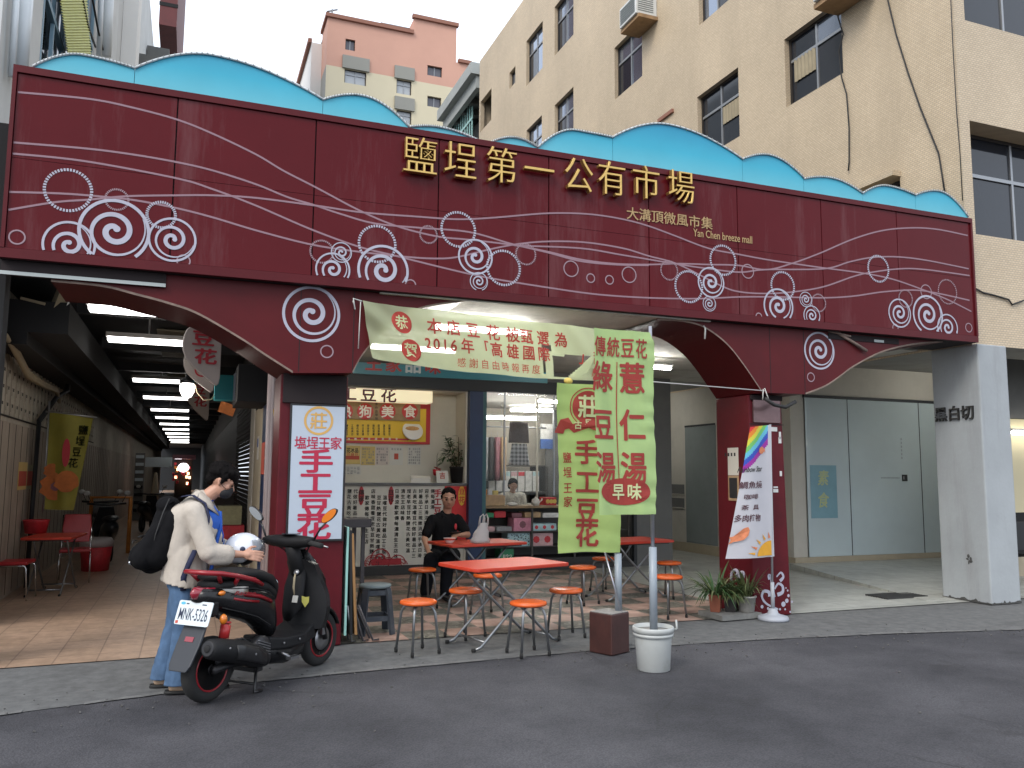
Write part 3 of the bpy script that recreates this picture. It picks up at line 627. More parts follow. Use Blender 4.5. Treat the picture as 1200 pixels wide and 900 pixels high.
for G in SW:
    for i, d in enumerate(G): m = MB(); c = cr_(*d); swirl(m, c[0], c[1], c[2], YS-.0052-.0006*i, zcut, rot=i*.7); AR(m.build("swirl_motif"))
# gold characters standing off the board
for ch, (px, py) in zip("鹽埕第一公有市場", [(492,182),(539,188),(587,196),(631,199),(677,210),(716,216),(756,222),(797,218)]):
    py_ = 179.5+(px-492)*(215.5-179.5)/(797-492)+4
    c = SP(px, py_, YS-.05); m = MB()
    put_han(m, ch, c[0], c[1], .335, .37, "gold", lambda x, z, d: (x, YS-.052-d, z), offset=-.012, extrude=.022, bevel=.010)
    AR(m.build("gold_character"))
m = MB()
for i, ch in enumerate("大溝頂微風市集"):
    px = 741+i*(828-741)/6; c = SP(px, 250.5+(px-741)*.128, YS); put_han(m, ch, c[0], c[1], .145, .135, "gold_flat", lambda x, z, d: (x, YS-.006-d, z), offset=.004, extrude=.003)
c = SP(847,277); AR(m.build("small_lettering")); m = MB(); put_text(m, "Yan Chen breeze mall", c[0], c[1], SP(881,280)[0]-SP(812,271)[0], .088, "gold_flat", lambda x, z, d: (x, YS-.006-d, z+(x-c[0])*.0), offset=.004, extrude=.002)
AR(m.build("small_lettering"))

# blue cloud crest along the top
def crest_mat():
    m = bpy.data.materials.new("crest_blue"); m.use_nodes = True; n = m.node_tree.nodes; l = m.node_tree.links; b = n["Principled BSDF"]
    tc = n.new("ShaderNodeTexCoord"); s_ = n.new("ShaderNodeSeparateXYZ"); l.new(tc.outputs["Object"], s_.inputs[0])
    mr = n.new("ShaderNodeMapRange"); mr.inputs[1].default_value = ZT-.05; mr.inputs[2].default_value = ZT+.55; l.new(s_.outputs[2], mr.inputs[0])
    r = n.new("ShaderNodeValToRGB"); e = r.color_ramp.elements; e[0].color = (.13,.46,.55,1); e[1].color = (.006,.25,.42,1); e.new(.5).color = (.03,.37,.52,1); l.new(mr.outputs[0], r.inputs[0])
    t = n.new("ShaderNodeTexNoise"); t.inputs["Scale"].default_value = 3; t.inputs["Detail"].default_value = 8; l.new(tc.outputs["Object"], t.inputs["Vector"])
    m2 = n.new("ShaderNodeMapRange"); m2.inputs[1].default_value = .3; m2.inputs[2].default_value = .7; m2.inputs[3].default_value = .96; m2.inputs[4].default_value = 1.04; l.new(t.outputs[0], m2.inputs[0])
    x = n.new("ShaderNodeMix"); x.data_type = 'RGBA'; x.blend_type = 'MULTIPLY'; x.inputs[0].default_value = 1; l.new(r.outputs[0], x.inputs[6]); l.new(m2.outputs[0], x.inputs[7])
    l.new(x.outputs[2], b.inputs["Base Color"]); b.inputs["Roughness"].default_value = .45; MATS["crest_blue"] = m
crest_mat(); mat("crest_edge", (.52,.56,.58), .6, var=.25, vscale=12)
CL = [((38,77),(95,63),(158,79)),((158,79),(224,59),(379,116)),((379,116),(418,110),(480,148)),((480,148),(508,147),(562,165)),((575,167),(607,161),(631,172)),((631,172),(677,152),(719,160)),((719,160),(772,143),(871,186)),((871,186),(897,180),(943,208)),((943,209),(970,207),(1012,226)),((1012,226),(1040,217),(1074,228)),((1074,228),(1099,223),(1136,254))]
YC = YS+.012
for i, (a, b, c) in enumerate(CL):
    A_, B_, C_ = SP(*a, YC), SP(*b, YC), SP(*c, YC); n = 14
    A_ = (A_[0], max(A_[1], ZT+.012)); C_ = (C_[0], max(C_[1], ZT+.012))
    B_ = ((B_[0]*.5+(A_[0]+C_[0])*.25), B_[1])
    arc = [(A_[0]+(B_[0]-A_[0])*k/n, A_[1]+(B_[1]-A_[1])*math.sin(math.pi/2*k/n)**.9) for k in range(n+1)] + [(B_[0]+(C_[0]-B_[0])*k/n, C_[1]+(B_[1]-C_[1])*math.cos(math.pi/2*k/n)**.9) for k in range(1, n+1)]
    d = .0015*(i % 2)
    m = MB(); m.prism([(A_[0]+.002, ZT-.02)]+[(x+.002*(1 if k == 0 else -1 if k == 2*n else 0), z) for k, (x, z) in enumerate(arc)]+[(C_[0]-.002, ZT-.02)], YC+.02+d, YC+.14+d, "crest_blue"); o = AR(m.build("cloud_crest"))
    m = MB(); m.tube([(x, YC+.012, z) for x, z in arc], .017, "crest_edge", 6) if False else m.tube([(x, YC+.012, z) for x, z in arc], .011, "crest_edge", 6)
    for k in range(1, 2*n):
        x, z = arc[k]; m.obox((x, YC+.0, z+.004), (.004, .018, .016), "lintel_grey", (0, 0, 0))
    e = m.build("edge_trim", o)
# spandrels and arch soffits below the board
YF = YS+.10; DEP = .86
def V_(l): return [SP(x, y, YF) for x, y in l]
def spandrel(curveL, curveR, zb, name, segs):
    # closed XZ outline: along the top, right curve downwards, bottom, left curve up
    outline = [(curveL[0][0], ZB-.004)] + [(curveR[-1][0], ZB-.004)] + curveR[::-1] + curveL[::-1]
    m = MB(); m.prism(outline, YF, YF+.02, "arch_red")
    for cv in (curveL, curveR):
        for a, b in zip(cv, cv[1:]):
            m.quad((a[0], YF+.021, a[1]+.001), (b[0], YF+.021, b[1]+.001), (b[0], YF+DEP, b[1]+.001), (a[0], YF+DEP, a[1]+.001), "arch_red")
    a, b = curveL[-1], curveR[0]
    m.quad((a[0],YF+.021,a[1]+.001),(b[0],YF+.021,b[1]+.001),(b[0],YF+DEP,b[1]+.001),(a[0],YF+DEP,a[1]+.001),"pillar_red")
    m.prism(outline, YF+DEP, YF+DEP+.02, "arch_red")
    for s_ in segs: m.box(s_-.004, s_+.004, YF-.0015, YF, zb+.002, ZB-.01, "seam_dark")
    for cv in (curveL, curveR): 
        rim = [(x, z) for x, z in cv]
        for (xa, za), (xb, zb2) in zip(rim, rim[1:]): m.quad((xa,YF-.002,za+.018),(xb,YF-.002,zb2+.018),(xb,YF-.002,zb2-.002),(xa,YF-.002,za-.002),"raw_edge")
    return AR(m.build(name))
zb = SP(380,437,YF)[1]
cL = spline(V_([(60,330),(120,336),(160,346),(197,356),(233,369),(283,398),(310,416),(343,437)]), 5)
cR = spline(V_([(413,437),(425,416),(445,393),(470,372),(500,360),(545,353)]), 5)
cL = [(x, min(z, ZB-.006)) for x, z in cL]; cR = [(x, min(z, ZB-.006)) for x, z in cR]
spandrel(cL, cR, zb, "spandrel", [SP(351,400,YF)[0], SP(414,400,YF)[0]-.0])
cL2 = spline(V_([(770,375),(800,377),(825,384),(850,402),(870,426),(893,460)]), 5); cR2 = spline(V_([(944,462),(967,453),(985,441),(1000,430),(1033,413),(1070,404),(1105,401)]), 5)
cL2 = [(x, min(z, ZB-.006)) for x, z in cL2]; cR2 = [(x, min(z, ZB-.006)) for x, z in cR2]
spandrel(cL2, cR2, SP(920,462,YF)[1], "spandrel", [SP(903,440,YF)[0], SP(943,440,YF)[0]])
m = MB(); c = cr_(365,368,33,YF); swirl(m, c[0], c[1], c[2], YF-.004, rot=.3); AR(m.build("swirl_motif")); m = MB(); c = cr_(960,411,22,YF); swirl(m, c[0], c[1], c[2], YF-.004, rot=1.0); AR(m.build("swirl_motif")); m = MB()
for d in [(383,412,7),(950,442,5)]: c = cr_(*d, YF); ring(m, c[0], c[1], c[2], .012, YF-.004, "swirl_faded")
AR(m.build("ring_motif"))
# damaged left end: the dark gap and the bare strip under it
m = MB(); a = SP(0,305,YF); b = SP(195,322,YF); m.box(XL, b[0], YF-.03, YF+.02, ZB-.12, ZB-.004, "seam_dark"); m.box(XL, b[0], YF-.045, YF-.031, ZB-.125, ZB-.095, "bare_strip")
AR(m.build("broken_trim")); m = MB(); m.box(XL-.6, XL-.02, YF+.3, YF+.5, 0.013, 4.6, "dark_void"); AR(m.build("end_post")); m = MB(); a = SP(970,391,YF); m.tube([(a[0],YF-.01,a[1]+.03),(a[0]+.3,YF-.05,a[1]-.02)],.012,"raw_edge",6); m.tube([(a[0]+.05,YF-.01,a[1]+.06),(a[0]+.55,YF-.04,a[1]-.18)],.02,"raw_edge",6)
m.box(a[0], a[0]+1.1, YF-.012, YF-.003, ZB-.09, ZB-.02, "seam_dark"); m.box(a[0]+.7, a[0]+.85, YF-.02, YF-.013, ZB-.085, ZB-.055, "bare_strip")
AR(m.build("broken_trim"))
mat("soffit_white", (.56,.55,.49), .7, var=.2, vscale=2.5, dirt=.8, dscale=1.8, dcol=(.14,.11,.08))
m = MB(); m.box(1.62, 5.35, YS+.06, YF+DEP+.02, ZB-.016, ZB-.003, "soffit_white"); AR(m.build("soffit"))
# pillars
def pillar(x0, x1, ztop, name="pillar"):
    m = MB(); m.box(x0, x1, YF+.22, YF+DEP, .012, ztop, "pillar_red"); return AR(m.build(name, bevel=.012))
PLx0, PLx1, PLy = .76, 1.385, YF+.22
pillar(PLx0, PLx1, zb+.001)
m = MB(); m.box(PLx0+.02, PLx1-.02, YF+.18, YF+.219, zb-.27, zb+.0, "seam_dark"); AR(m.build("recess_panel"))
PRx0, PRx1 = 6.03, 6.50; zr = SP(920,462,YF)[1]
m = MB(); m.add([(PRx0,YF+.22,.012),(PRx1+.06,YF+.22,.012),(PRx1+.06,YF+DEP,.012),(PRx0,YF+DEP,.012),(PRx0,YF+.22,zr),(PRx1,YF+.22,zr),(PRx1,YF+DEP,zr),(PRx0,YF+DEP,zr)],[(0,3,2,1),(4,5,6,7),(0,1,5,4),(1,2,6,5),(2,3,7,6),(3,0,4,7)],"pillar_red"); AR(m.build("pillar", bevel=.012))
mat("steel_panel", (.16,.10,.10), .25, metal=.6, var=.2, vscale=5)
m = MB(); m.box(PRx0+.05, PRx1-.04, YF+.195, YF+.219, zr-.32, zr-.06, "steel_panel"); m.box(PRx0+.02, PRx1-.01, YF+.19, YF+.218, zr-.058, zr-.002, "seam_dark"); m.box(PRx0+.003, PRx1+.02, YF+.216, YF+.2195, zr-.345, zr-.335, "seam_dark"); AR(m.build("recess_panel"))
# white curls painted at the foot of the right pillar
m = MB(); yp = YF+.216
def pp(px, py): q = PY(px, py, yp); return q.x, q.z
def curl(l, w0, w1): q = spline([pp(*p) for p in l], 6); n = len(q); ribbon(m, q, [w0+(w1-w0)*k/(n-1) for k in range(n)], "swirl_white", yp)
curl([(912,714),(899,708),(893,700),(895,693),(901,694),(902,699)],.018,.045); curl([(907,700),(905,690),(904,680),(904,675)],.05,.02)
curl([(908,690),(912,684),(917,687),(917,694),(911,697)],.02,.045); curl([(906,676),(901,674),(902,679)],.02,.04); curl([(910,676),(915,671),(918,676),(914,681)],.015,.04)
for px, py, r in [(918,708,.03),(922,704,.025),(924,698,.018),(923,692,.012),(928,705,.014),(893,711,.02),(921,689,.01),(900,713,.016),(906,715,.014),(914,714,.014),(920,714,.012),(926,717,.012)]:
    a, b = pp(px, py); m.add([(a+r*math.cos(2*math.pi*k/14), yp-.001, b+r*math.sin(2*math.pi*k/14)) for k in range(14)], [list(range(14))], "swirl_white")
def pq(px, py): q = PX(px, py, PRx0-.002); return q.y, q.z
for l in [[(857,680),(858,671),(862,668),(865,671),(863,675)],[(866,678),(868,671),(872,672),(871,678)]]:
    q = spline([pq(*p) for p in l], 6); 
    for (a, b), (c, d) in zip(q, q[1:]): m.tube([(PRx0-.003,a,b),(PRx0-.003,c,d)], .02, "swirl_white", 5)
AR(m.build("curl_motif"))
# tape and scraps left on the right pillar
mat("scrap_white", (.62,.62,.60), .8); m = MB()
for px, py, w, h in [(907,503,.09,.05),(914,510,.03,.08),(914,516,.04,.07),(915,555,.03,.06),(909,571,.06,.018),(909,575,.07,.04)]:
    a, b = pp(px, py); m.box(a-w/2, a+w/2, yp-.002, yp+.002, b-h/2, b+h/2, "scrap_white")
AR(m.build("tape_scrap"))
# lit box sign on the left pillar
mat("lightbox_white", (.44,.50,.58), .3, var=.05, vscale=2, dirt=.25, dscale=3, dcol=(.36,.40,.44)); mat("sign_red", (.42,.012,.05), .45); mat("sign_yellow", (.62,.36,.10), .5)
m = MB(); yb = YF+.20
def LP(px, py): q = PY(px, py, yb-.012); return q.x, q.z
a = LP(343,475); b = LP(402,632); x0 = a[0]; x1 = LP(402,560)[0]; zt, zb_ = LP(372,476)[1], LP(372,632)[1]
t = thing("shop_sign", "white vertical shop board with red characters fixed to the red pillar behind the scooter", "sign", ((x0+x1)/2, yb, zb_))
m.box(x0-.02, x1+.02, yb-.006, yb+.02, zb_-.02, zt+.02, "black_plastic"); rel(m.build("frame"), t)
m = MB(); m.box(x0, x1, yb-.012, yb-.0065, zb_, zt, "lightbox_white"); rel(m.build("panel"), t)
m = MB(); pl = lambda x, z, d: (x, yb-.014-d, z); cx = (x0+x1)/2; W_ = x1-x0
for i, ch in enumerate("塩埕王家"): put_han(m, ch, x0+W_*(.17+.225*i), LP(370,519)[1], .105, .115, "sign_red", pl, offset=.014)
for ch, py in zip("手工豆花", (540,566,592,618)): q = LP(370,py); put_han(m, ch, cx-.012, q[1], .30, .215, "sign_red", pl, offset=.026)
put_han(m, "莊", cx, LP(372,493)[1], .15, .15, "sign_yellow", pl, offset=.02); ring(m, cx, LP(372,493)[1], .125, .022, yb-.0142, "sign_yellow")
rel(m.build("lettering"), t)
# ================================================================ covered arcade and shops behind the arch
mat("ceiling_paint", (.50,.49,.44), .7, var=.18, vscale=2.5, dirt=.75, dscale=1.3, dcol=(.16,.12,.09))
mat("tube_light", (1,1,1), .5, emit=(1,.99,.93), estr=48)
mat("alley_light", (1,1,1), .5, emit=(1,.98,.94), estr=5)
mat("fixture_white", (.6,.6,.58), .5)
mat("cream_wall", (.66,.62,.53), .7, var=.06, vscale=1, dirt=.25, dscale=1.5, dcol=(.45,.40,.32))
mat("navy_post", (.012,.03,.085), .4, var=.15); mat("teal_frame", (.03,.10,.11), .4)
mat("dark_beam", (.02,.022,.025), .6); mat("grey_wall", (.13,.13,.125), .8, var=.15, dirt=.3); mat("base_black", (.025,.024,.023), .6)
YSF = 12.9
m = MB(); m.box(.86, 9.43, YF+DEP+.03, 13.2, 3.36, 3.46, "ceiling_paint"); o = m.build("ceiling"); o["kind"] = "structure"
m = MB(); m.box(7.15, 9.43, 13.2, 24, 3.36, 3.46, "soffit_grey"); o = m.build("ceiling"); o["kind"] = "structure"
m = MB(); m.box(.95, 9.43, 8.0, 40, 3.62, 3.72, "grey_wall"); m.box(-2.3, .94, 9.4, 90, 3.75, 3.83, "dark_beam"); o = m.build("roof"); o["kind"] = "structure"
def tube_light(a, b, label, mm="tube_light", rad=.02, group=None, w=.05):
    a = Vector(a); b = Vector(b); t = thing("fluorescent_light", label, "light", tuple((a+b)/2), 0, group)
    c = (a+b)/2; d = b-a; L = d.length; ang = math.atan2(d.y, d.x); E_ = Matrix.Rotation(ang, 4, 'Z')
    f = MB(); f.obox((0,0,.052), (L, w*.6, .03), "fixture_white", (0,0,ang)); f.build("fixture", t)
    f = MB(); f.tube([E_ @ Vector((-L/2+.03,0,0)), E_ @ Vector((L/2-.03,0,0))], rad, mm, 10); f.build("tube", t)
    return t
tube_light((2.40,8.62,3.20),(3.55,8.60,3.20), "bright ceiling tube just behind the torn festival banner", rad=.028, w=.09)
tube_light((2.05,10.3,3.20),(3.2,10.25,3.20), "second arcade ceiling tube glowing through the left end of the cloth banner", rad=.028, w=.09)
tube_light((5.6,10.6,3.20),(6.7,10.6,3.20), "arcade ceiling tube hidden partly behind the green flags", rad=.025, w=.09)

# ---------------- dessert shop (left bay)
ds = thing("dessert_shop", "bright cream dessert shop bay with blue posts under the teal fascia board", "shop", (1.1, YSF, 0))
DS = lambda o: rel(o, ds)
xb = PY(549,560,YSF).x; xb2 = PY(565,560,YSF).x; zh = PY(500,456,YSF).z; zf0 = PY(500,441,YSF).z
m = MB(); m.box(.95, xb, 13.55, 13.65, 0, 3.36, "cream_wall"); m.box(xb-.03, xb+.0, YSF+.1, 13.549, 0, 3.0, "cream_wall"); m.box(.87,.95, YSF, 13.65, 0, 3.36, "cream_wall"); m.box(.95, xb-.03, YSF+.1, 13.549, 2.95, 3.0, "cream_wall"); DS(m.build("wall"))
m = MB(); m.box(xb+.003, xb2, YSF-.02, YSF+.12, .012, zh, "navy_post"); m.box(xb2+.002, xb2+.07, YSF, YSF+.1, .012, zh, "teal_frame"); DS(m.build("post", bevel=.006))
m = MB(); m.box(.95, 7.2, YSF-.03, YSF+.13, zh+.002, zf0, "dark_beam"); DS(m.build("beam"))
mat("fascia_teal", (.05,.24,.30), .4, var=.1); mat("fascia_red", (.45,.05,.05), .5); mat("pale_letter", (.62,.66,.66), .5)
m = MB(); m.box(1.0, PY(640,430,YSF).x, YSF-.06, YSF-.03, zf0-.02, 3.34, "fascia_teal"); o = DS(m.build("fascia_board"))
m = MB(); zf = PY(470,428,YSF).z
for i, (ch, mm) in enumerate(zip("王家品味", ("fascia_red","fascia_red","pale_letter","fascia_red"))): put_han(m, ch, PY(437+i*23,430,YSF).x, zf, .26, .24, mm, lambda x, z, d: (x, YSF-.064-d, z), offset=.03)
rel(m.build("lettering"), ds)
# high counter with its text panel
YCN = 13.0; ztop = PY(480,566,YCN).z; xc0 = .97; xc1 = PY(547,600,YCN).x
mat("counter_top", (.10,.10,.10), .4); mat("panel_cream", (.55,.53,.47), .5, var=.04); mat("ink", (.02,.02,.02), .7); mat("cloud_red", (.36,.02,.03), .6); mat("poster_red", (.50,.015,.015), .5); mat("oval_yellow", (.70,.42,.03), .5)
co = thing("shop_counter", "high shop counter faced with a cream panel of handwritten black columns", "counter", ((xc0+xc1)/2, YCN, 0))
CO = lambda o: rel(o, co)
m = MB(); m.box(xc0, xc1, YCN, YCN+.45, .012, .16, "base_black"); m.box(xc0, xc1, YCN+.02, YCN+.45, .161, ztop-.04, "panel_cream"); CO(m.build("body"))
m = MB(); m.box(xc0-.0, xc1+.0, YCN-.03, YCN+.48, ztop-.04, ztop, "counter_top"); CO(m.build("top", bevel=.005))
xq = PY(521,600,YCN).x
m = MB(); yk = YCN+.012
pl = lambda x, z, d: (x, yk-d, z)
txt = "鹽埕王家手工豆花老店傳承三代古早味每日現做黃豆香濃滑嫩好吃甘甜清涼消暑溫熱養生歡迎品嚐"
xs = [PY(x,600,YCN).x for x in range(409,510,7)]
for i, x in enumerate(xs):
    if i in (2,7): # red title seals
        m.prism([(x+.045*math.cos(a*.5236)*(1), ztop-.20+.15*math.sin(a*.5236)) for a in range(12)], yk-.001, yk, "cloud_red")
        for j, ch in enumerate(("傳承","豆花")[i > 4]): put_han(m, ch, x, ztop-.15-.10*j, .085, .085, "ink", lambda x, z, d: (x, yk-.003-d, z), offset=.02)
        continue
    n = (11,10,0,9,13,13,12,0,13,6,12,13,13,13,4)[i % 15]
    for j in range(n):
        ch = txt[(i*13+j*7) % len(txt)]; put_han(m, ch, x+rnd.uniform(-.004,.004), ztop-.13-j*.085-(.1 if i in (3,5,6) else 0), .066, .066, "ink", pl, offset=.02)
for i, ch in enumerate("手工豆花"): put_han(m, ch, PY(513,600,YCN).x, ztop-.16-i*.14, .12, .12, "cloud_red", pl, offset=.03)
CO(m.build("lettering"))
m = MB()
for px, py, r in [(437,660,.13),(446,655,.16),(455,662,.12),(466,660,.13),(471,663,.10),(429,664,.09)]:
    q = PY(px,py,YCN); swirl(m, q.x, q.z, r, yk-.002, .17, "cloud_red", rot=px)
m.box(PY(436,660,YCN).x, PY(470,660,YCN).x, yk-.001, yk+.001, .17, .27, "cloud_red")
CO(m.build("cloud_print"))
m = MB(); m.box(xq, xc1-.01, YCN-.004, YCN+.015, .45, ztop-.05, "poster_red")
q = PY(541,581,YCN); m.prism([(q.x+.06*math.cos(k*.3927), q.z+.16*math.sin(k*.3927)) for k in range(16)], YCN-.008, YCN-.0045, "oval_yellow")
for j, ch in enumerate("豆花"): put_han(m, ch, q.x, q.z+.07-.13*j, .1, .1, "poster_red", lambda x, z, d: (x, YCN-.010-d, z), offset=.02)
CO(m.build("red_poster"))
# lit fascia box and menu board on the back wall
YW = 13.55
def BW(px, py, Y=YW): q = PY(px, py, Y); return q.x, q.z
mat("sign_lit", (.75,.66,.45), .5, emit=(1,.86,.55), estr=.5); mat("maroon_ink", (.10,.01,.012), .5); mat("menu_red", (.50,.02,.02), .45); mat("menu_yellow", (.78,.50,.02), .5); mat("menu_wood", (.30,.20,.11), .7, var=.25, vscale=8); mat("char_white", (.8,.78,.74), .6); mat("bowl_white", (.75,.73,.70), .3); mat("bean_tan", (.50,.27,.10), .7, var=.4, vscale=60)
t = thing("light_box", "glowing cream light box with maroon characters at the top of the dessert shop", "sign", (BW(450,465)[0], YSF+.18, zh))
a = BW(398,452,YSF+.15); b = BW(507,472,YSF+.15)
m = MB(); m.box(1.0, b[0], YSF+.16, YSF+.5, b[1], zh-.01, "sign_lit"); rel(m.build("box"), t)
m = MB()
for i, ch in enumerate("手工豆花"): put_han(m, ch, BW(385+i*23.5,462,YSF+.15)[0], BW(430,462,YSF+.15)[1]+.01, .25, .25, "maroon_ink", lambda x, z, d: (x, YSF+.155-d, z), offset=.022)
rel(m.build("lettering"), t)
t = thing("menu_board", "red framed yellow menu board with a bowl picture above the paper notices", "menu board", (BW(455,500)[0], YW, BW(450,520)[1]))
a = BW(398,470); b = BW(503,521)
m = MB(); m.box(.98, b[0], YW-.04, YW-.002, b[1], a[1], "menu_red"); rel(m.build("frame"), t)
a2 = BW(400,476); b2 = BW(498,518)
m = MB(); m.box(1.0, b2[0], YW-.046, YW-.0405, b2[1], a2[1], "menu_yellow"); rel(m.build("panel"), t)
m = MB(); w0 = BW(402,471); w1 = BW(491,494); m.box(1.0, w1[0], YW-.075, YW-.047, w1[1], w0[1], "menu_wood")
for ch, px in zip("熱狗美食", (403,427,453,479)):
    q = BW(px,482.5); m.prism([(q[0]+.135*math.cos(k*.2618), q[1]+.135*math.sin(k*.2618)) for k in range(24)], YW-.081, YW-.0755, "menu_red"); put_han(m, ch, q[0], q[1], .2, .2, "char_white", lambda x, z, d: (x, YW-.084-d, z), offset=.022)
for j in range(5):
    q = BW(440,474+j*4.2); put_han(m, "手作古早味"[j], q[0], q[1], .045, .045, "ink", lambda x, z, d: (x, YW-.077-d, z), offset=.02)
rel(m.build("title_plank"), t)
m = MB()
for i in range(9):
    for j in range(4): q = BW(406+i*6.2, 499+j*3.3); put_han(m, txt[(i*5+j*3) % len(txt)], q[0], q[1], .036, .040, "ink", lambda x, z, d: (x, YW-.048-d, z), offset=.02)
q0 = BW(404,512.5); q1 = BW(478,516.5); m.box(q0[0], q1[0], YW-.0475, YW-.0462, q1[1], q0[1], "menu_red")
for i in range(8): q = BW(408+i*8, 514.5); put_han(m, "冰熱紅豆綠豆花生"[i], q[0], q[1], .04, .036, "char_white", lambda x, z, d: (x, YW-.049-d, z), offset=.02)
rel(m.build("lettering"), t)
m = MB(); q = BW(482,506)
m.lathe([(0,-.08),(.08,-.075),(.15,-.02),(.175,.04),(.17,.045)], (q[0], YW-.06, q[1]), "bowl_white", 20, axis=(0,-.9,.45)); m.ball((q[0]-.005, YW-.075, q[1]+.035), (.135,.03,.055), "bean_tan"); rel(m.build("bowl_picture"), t)
# paper notices
mat("paper_white", (.62,.60,.55), .8, var=.05); mat("paper_yellow", (.62,.47,.18), .8, var=.1); mat("paper_pink", (.60,.52,.48), .8); mat("print_red", (.48,.08,.05), .7); mat("print_grey", (.25,.25,.25), .8)
def notice(px0, py0, px1, py1, mm, label, kind, tape=True):
    a = BW(px0,py0); b = BW(px1,py1); t = thing("paper_notice", label, "notice", ((a[0]+b[0])/2, YW-.003, b[1]), 0, "notices taped to the shop wall")
    m = MB(); m.box(a[0], b[0], YW-.008, YW-.0015, b[1], a[1], mm); rel(m.build("sheet"), t); m = MB(); W_ = b[0]-a[0]; H_ = a[1]-b[1]; pl = lambda x, z, d: (x, YW-.0095-d, z)
    if kind == 'red':
        m.box(a[0]+.02, b[0]-.02, YW-.0095, YW-.0082, b[1]+H_*.25, b[1]+H_*.45, "print_red")
        for i in range(4): put_han(m, "豆花冰品"[i], a[0]+W_*(.2+.2*i), a[1]-H_*.25, W_*.18, H_*.25, "ink", pl, offset=.03); put_han(m, "紅豆綠豆"[i], a[0]+W_*(.2+.2*i), a[1]-H_*.48, W_*.17, H_*.2, "print_red", pl, offset=.015)
    elif kind == 'seal':
        m.box((a[0]+b[0])/2-.035, (a[0]+b[0])/2+.035, YW-.0095, YW-.0082, b[1]+H_*.3, b[1]+H_*.62, "print_red")
        for i in range(4): put_han(m, "衛生證書"[i], a[0]+W_*(.2+.2*i), a[1]-H_*.15, W_*.14, W_*.14, "print_grey", pl)
    else:
        for j in range(6):
            for i in range(6):
                if rnd.random() < .75: put_han(m, txt[(i*3+j*5) % len(txt)], a[0]+W_*(.12+.15*i), a[1]-H_*(.14+.15*j), W_*.12, H_*.11, "print_grey", pl)
    rel(m.build("print"), t)
notice(399,522,422,544,"paper_yellow","yellow paper notice with red print partly hidden by the left pillar",'red')
notice(423.5,523,439,545,"paper_yellow","faded yellow sheet taped right of the red printed yellow notice",'text')
notice(440.5,523,455,545,"paper_pink","pale sheet with tiny print between the yellow sheet and the sealed certificate",'text')
notice(456.5,523,472,545,"paper_white","white certificate with a small red seal under the menu board",'seal')
notice(478,523,493,545,"paper_white","white sheet with dense black print at the right end of the notices",'text')
notice(397,546,423,556,"paper_white","small low sheet taped under the yellow notice",'text')
# things on the counter
mat("pot_black", (.02,.018,.018), .5); mat("leaf_dark", (.035,.085,.025), .5, var=.3, vscale=12); mat("leaf_olive", (.09,.11,.04), .6, var=.3, vscale=12); mat("stem_brown", (.10,.07,.04), .8); mat("flower_red", (.5,.01,.03), .6); mat("terracotta", (.24,.075,.04), .75, var=.15); mat("pot_grey", (.28,.27,.25), .8, var=.2, vscale=20)
t = thing("potted_plant", "leafy green plant in a dark pot on the shop counter", "plant", (PY(537,566,YCN+.2).x, YCN+.2, ztop))
m = MB(); m.lathe([(.10,0),(.12,.02),(.15,.24),(.16,.25),(.155,.27),(.14,.27),(.13,.2),(0,.2)], (0,0,0), "pot_black", 4); m.build("pot", t)
rp = random.Random(5); m = MB()
def leaf(mb, p, d, L, w, mm, droop=.3):
    d = Vector(d).normalized(); s_ = d.cross(Vector((0,0,1))); s_ = s_.normalized() if s_.length > .01 else Vector((1,0,0)); P = []
    for k in range(5):
        t = k/4; c = Vector(p)+d*L*t+Vector((0,0,-droop*L*t*t)); ww = w*math.sin(math.pi*(.08+.9*t)); P.append((c-s_*ww, c+Vector((0,0,-ww*.35)), c+s_*ww))
    vs = [v for q in P for v in q]; fs = []
    for k in range(4): fs += [(3*k,3*k+1,3*k+4,3*k+3),(3*k+1,3*k+2,3*k+5,3*k+4)]
    mb.add(vs, fs, mm, True)
st = MB()
for i in range(9):
    a = rp.uniform(0,6.28); top = Vector((math.cos(a)*rp.uniform(.02,.22)-.05, math.sin(a)*.12, rp.uniform(.4,.78))); st.tube([(0,0,.2),(top.x*.4,top.y*.4,top.z*.6),top], .006, "stem_brown", 5)
    for k in range(16):
        t_ = rp.uniform(.35,1.05); p = Vector((top.x*t_, top.y*t_, .2+(top.z-.2)*t_)); b_ = rp.uniform(0,6.28); leaf(m, p, (math.cos(b_),math.sin(b_)*.8,rp.uniform(-.2,.8)), rp.uniform(.07,.13), .018, "leaf_dark")
for k in range(5):
    b_ = 3.1+rp.uniform(-.4,.4); p = Vector((-.12-.04*k, -.05, .62-.06*k)); 
    for j in range(9): leaf(m, p+Vector((rp.uniform(-.05,.05),rp.uniform(-.05,.05),rp.uniform(-.06,.06))), (math.cos(b_+rp.uniform(-1,1)),math.sin(b_),rp.uniform(-.6,.5)), .1, .02, "leaf_dark")
st.build("stem", t); m.build("foliage", t)
t = thing("flower_pot", "tiny red hanging flower pot beside the leafy counter plant", "plant", (PY(512,545,YCN+.3).x, YCN+.3, ztop))
m = MB(); m.lathe([(.04,.12),(.06,.14),(.07,.22),(0,.22)], (0,0,0), "flower_red", 10); m.tube([(0,0,.22),(0,0,.45),(.02,0,.5)], .004, "stem_brown", 5); m.tube([(0,0,0),(0,0,.12)], .01, "stem_brown", 5); m.build("pot", t)
m = MB()
for k in range(14): leaf(m, (0,0,.23), (rp.uniform(-1,1),rp.uniform(-1,1),rp.uniform(.1,1)), .09, .018, "flower_red")
m.build("flower", t)
t = thing("desk_calendar", "small white and red desk calendar on the shop counter", "calendar", (PY(518,566,YCN+.12).x, YCN+.12, ztop))
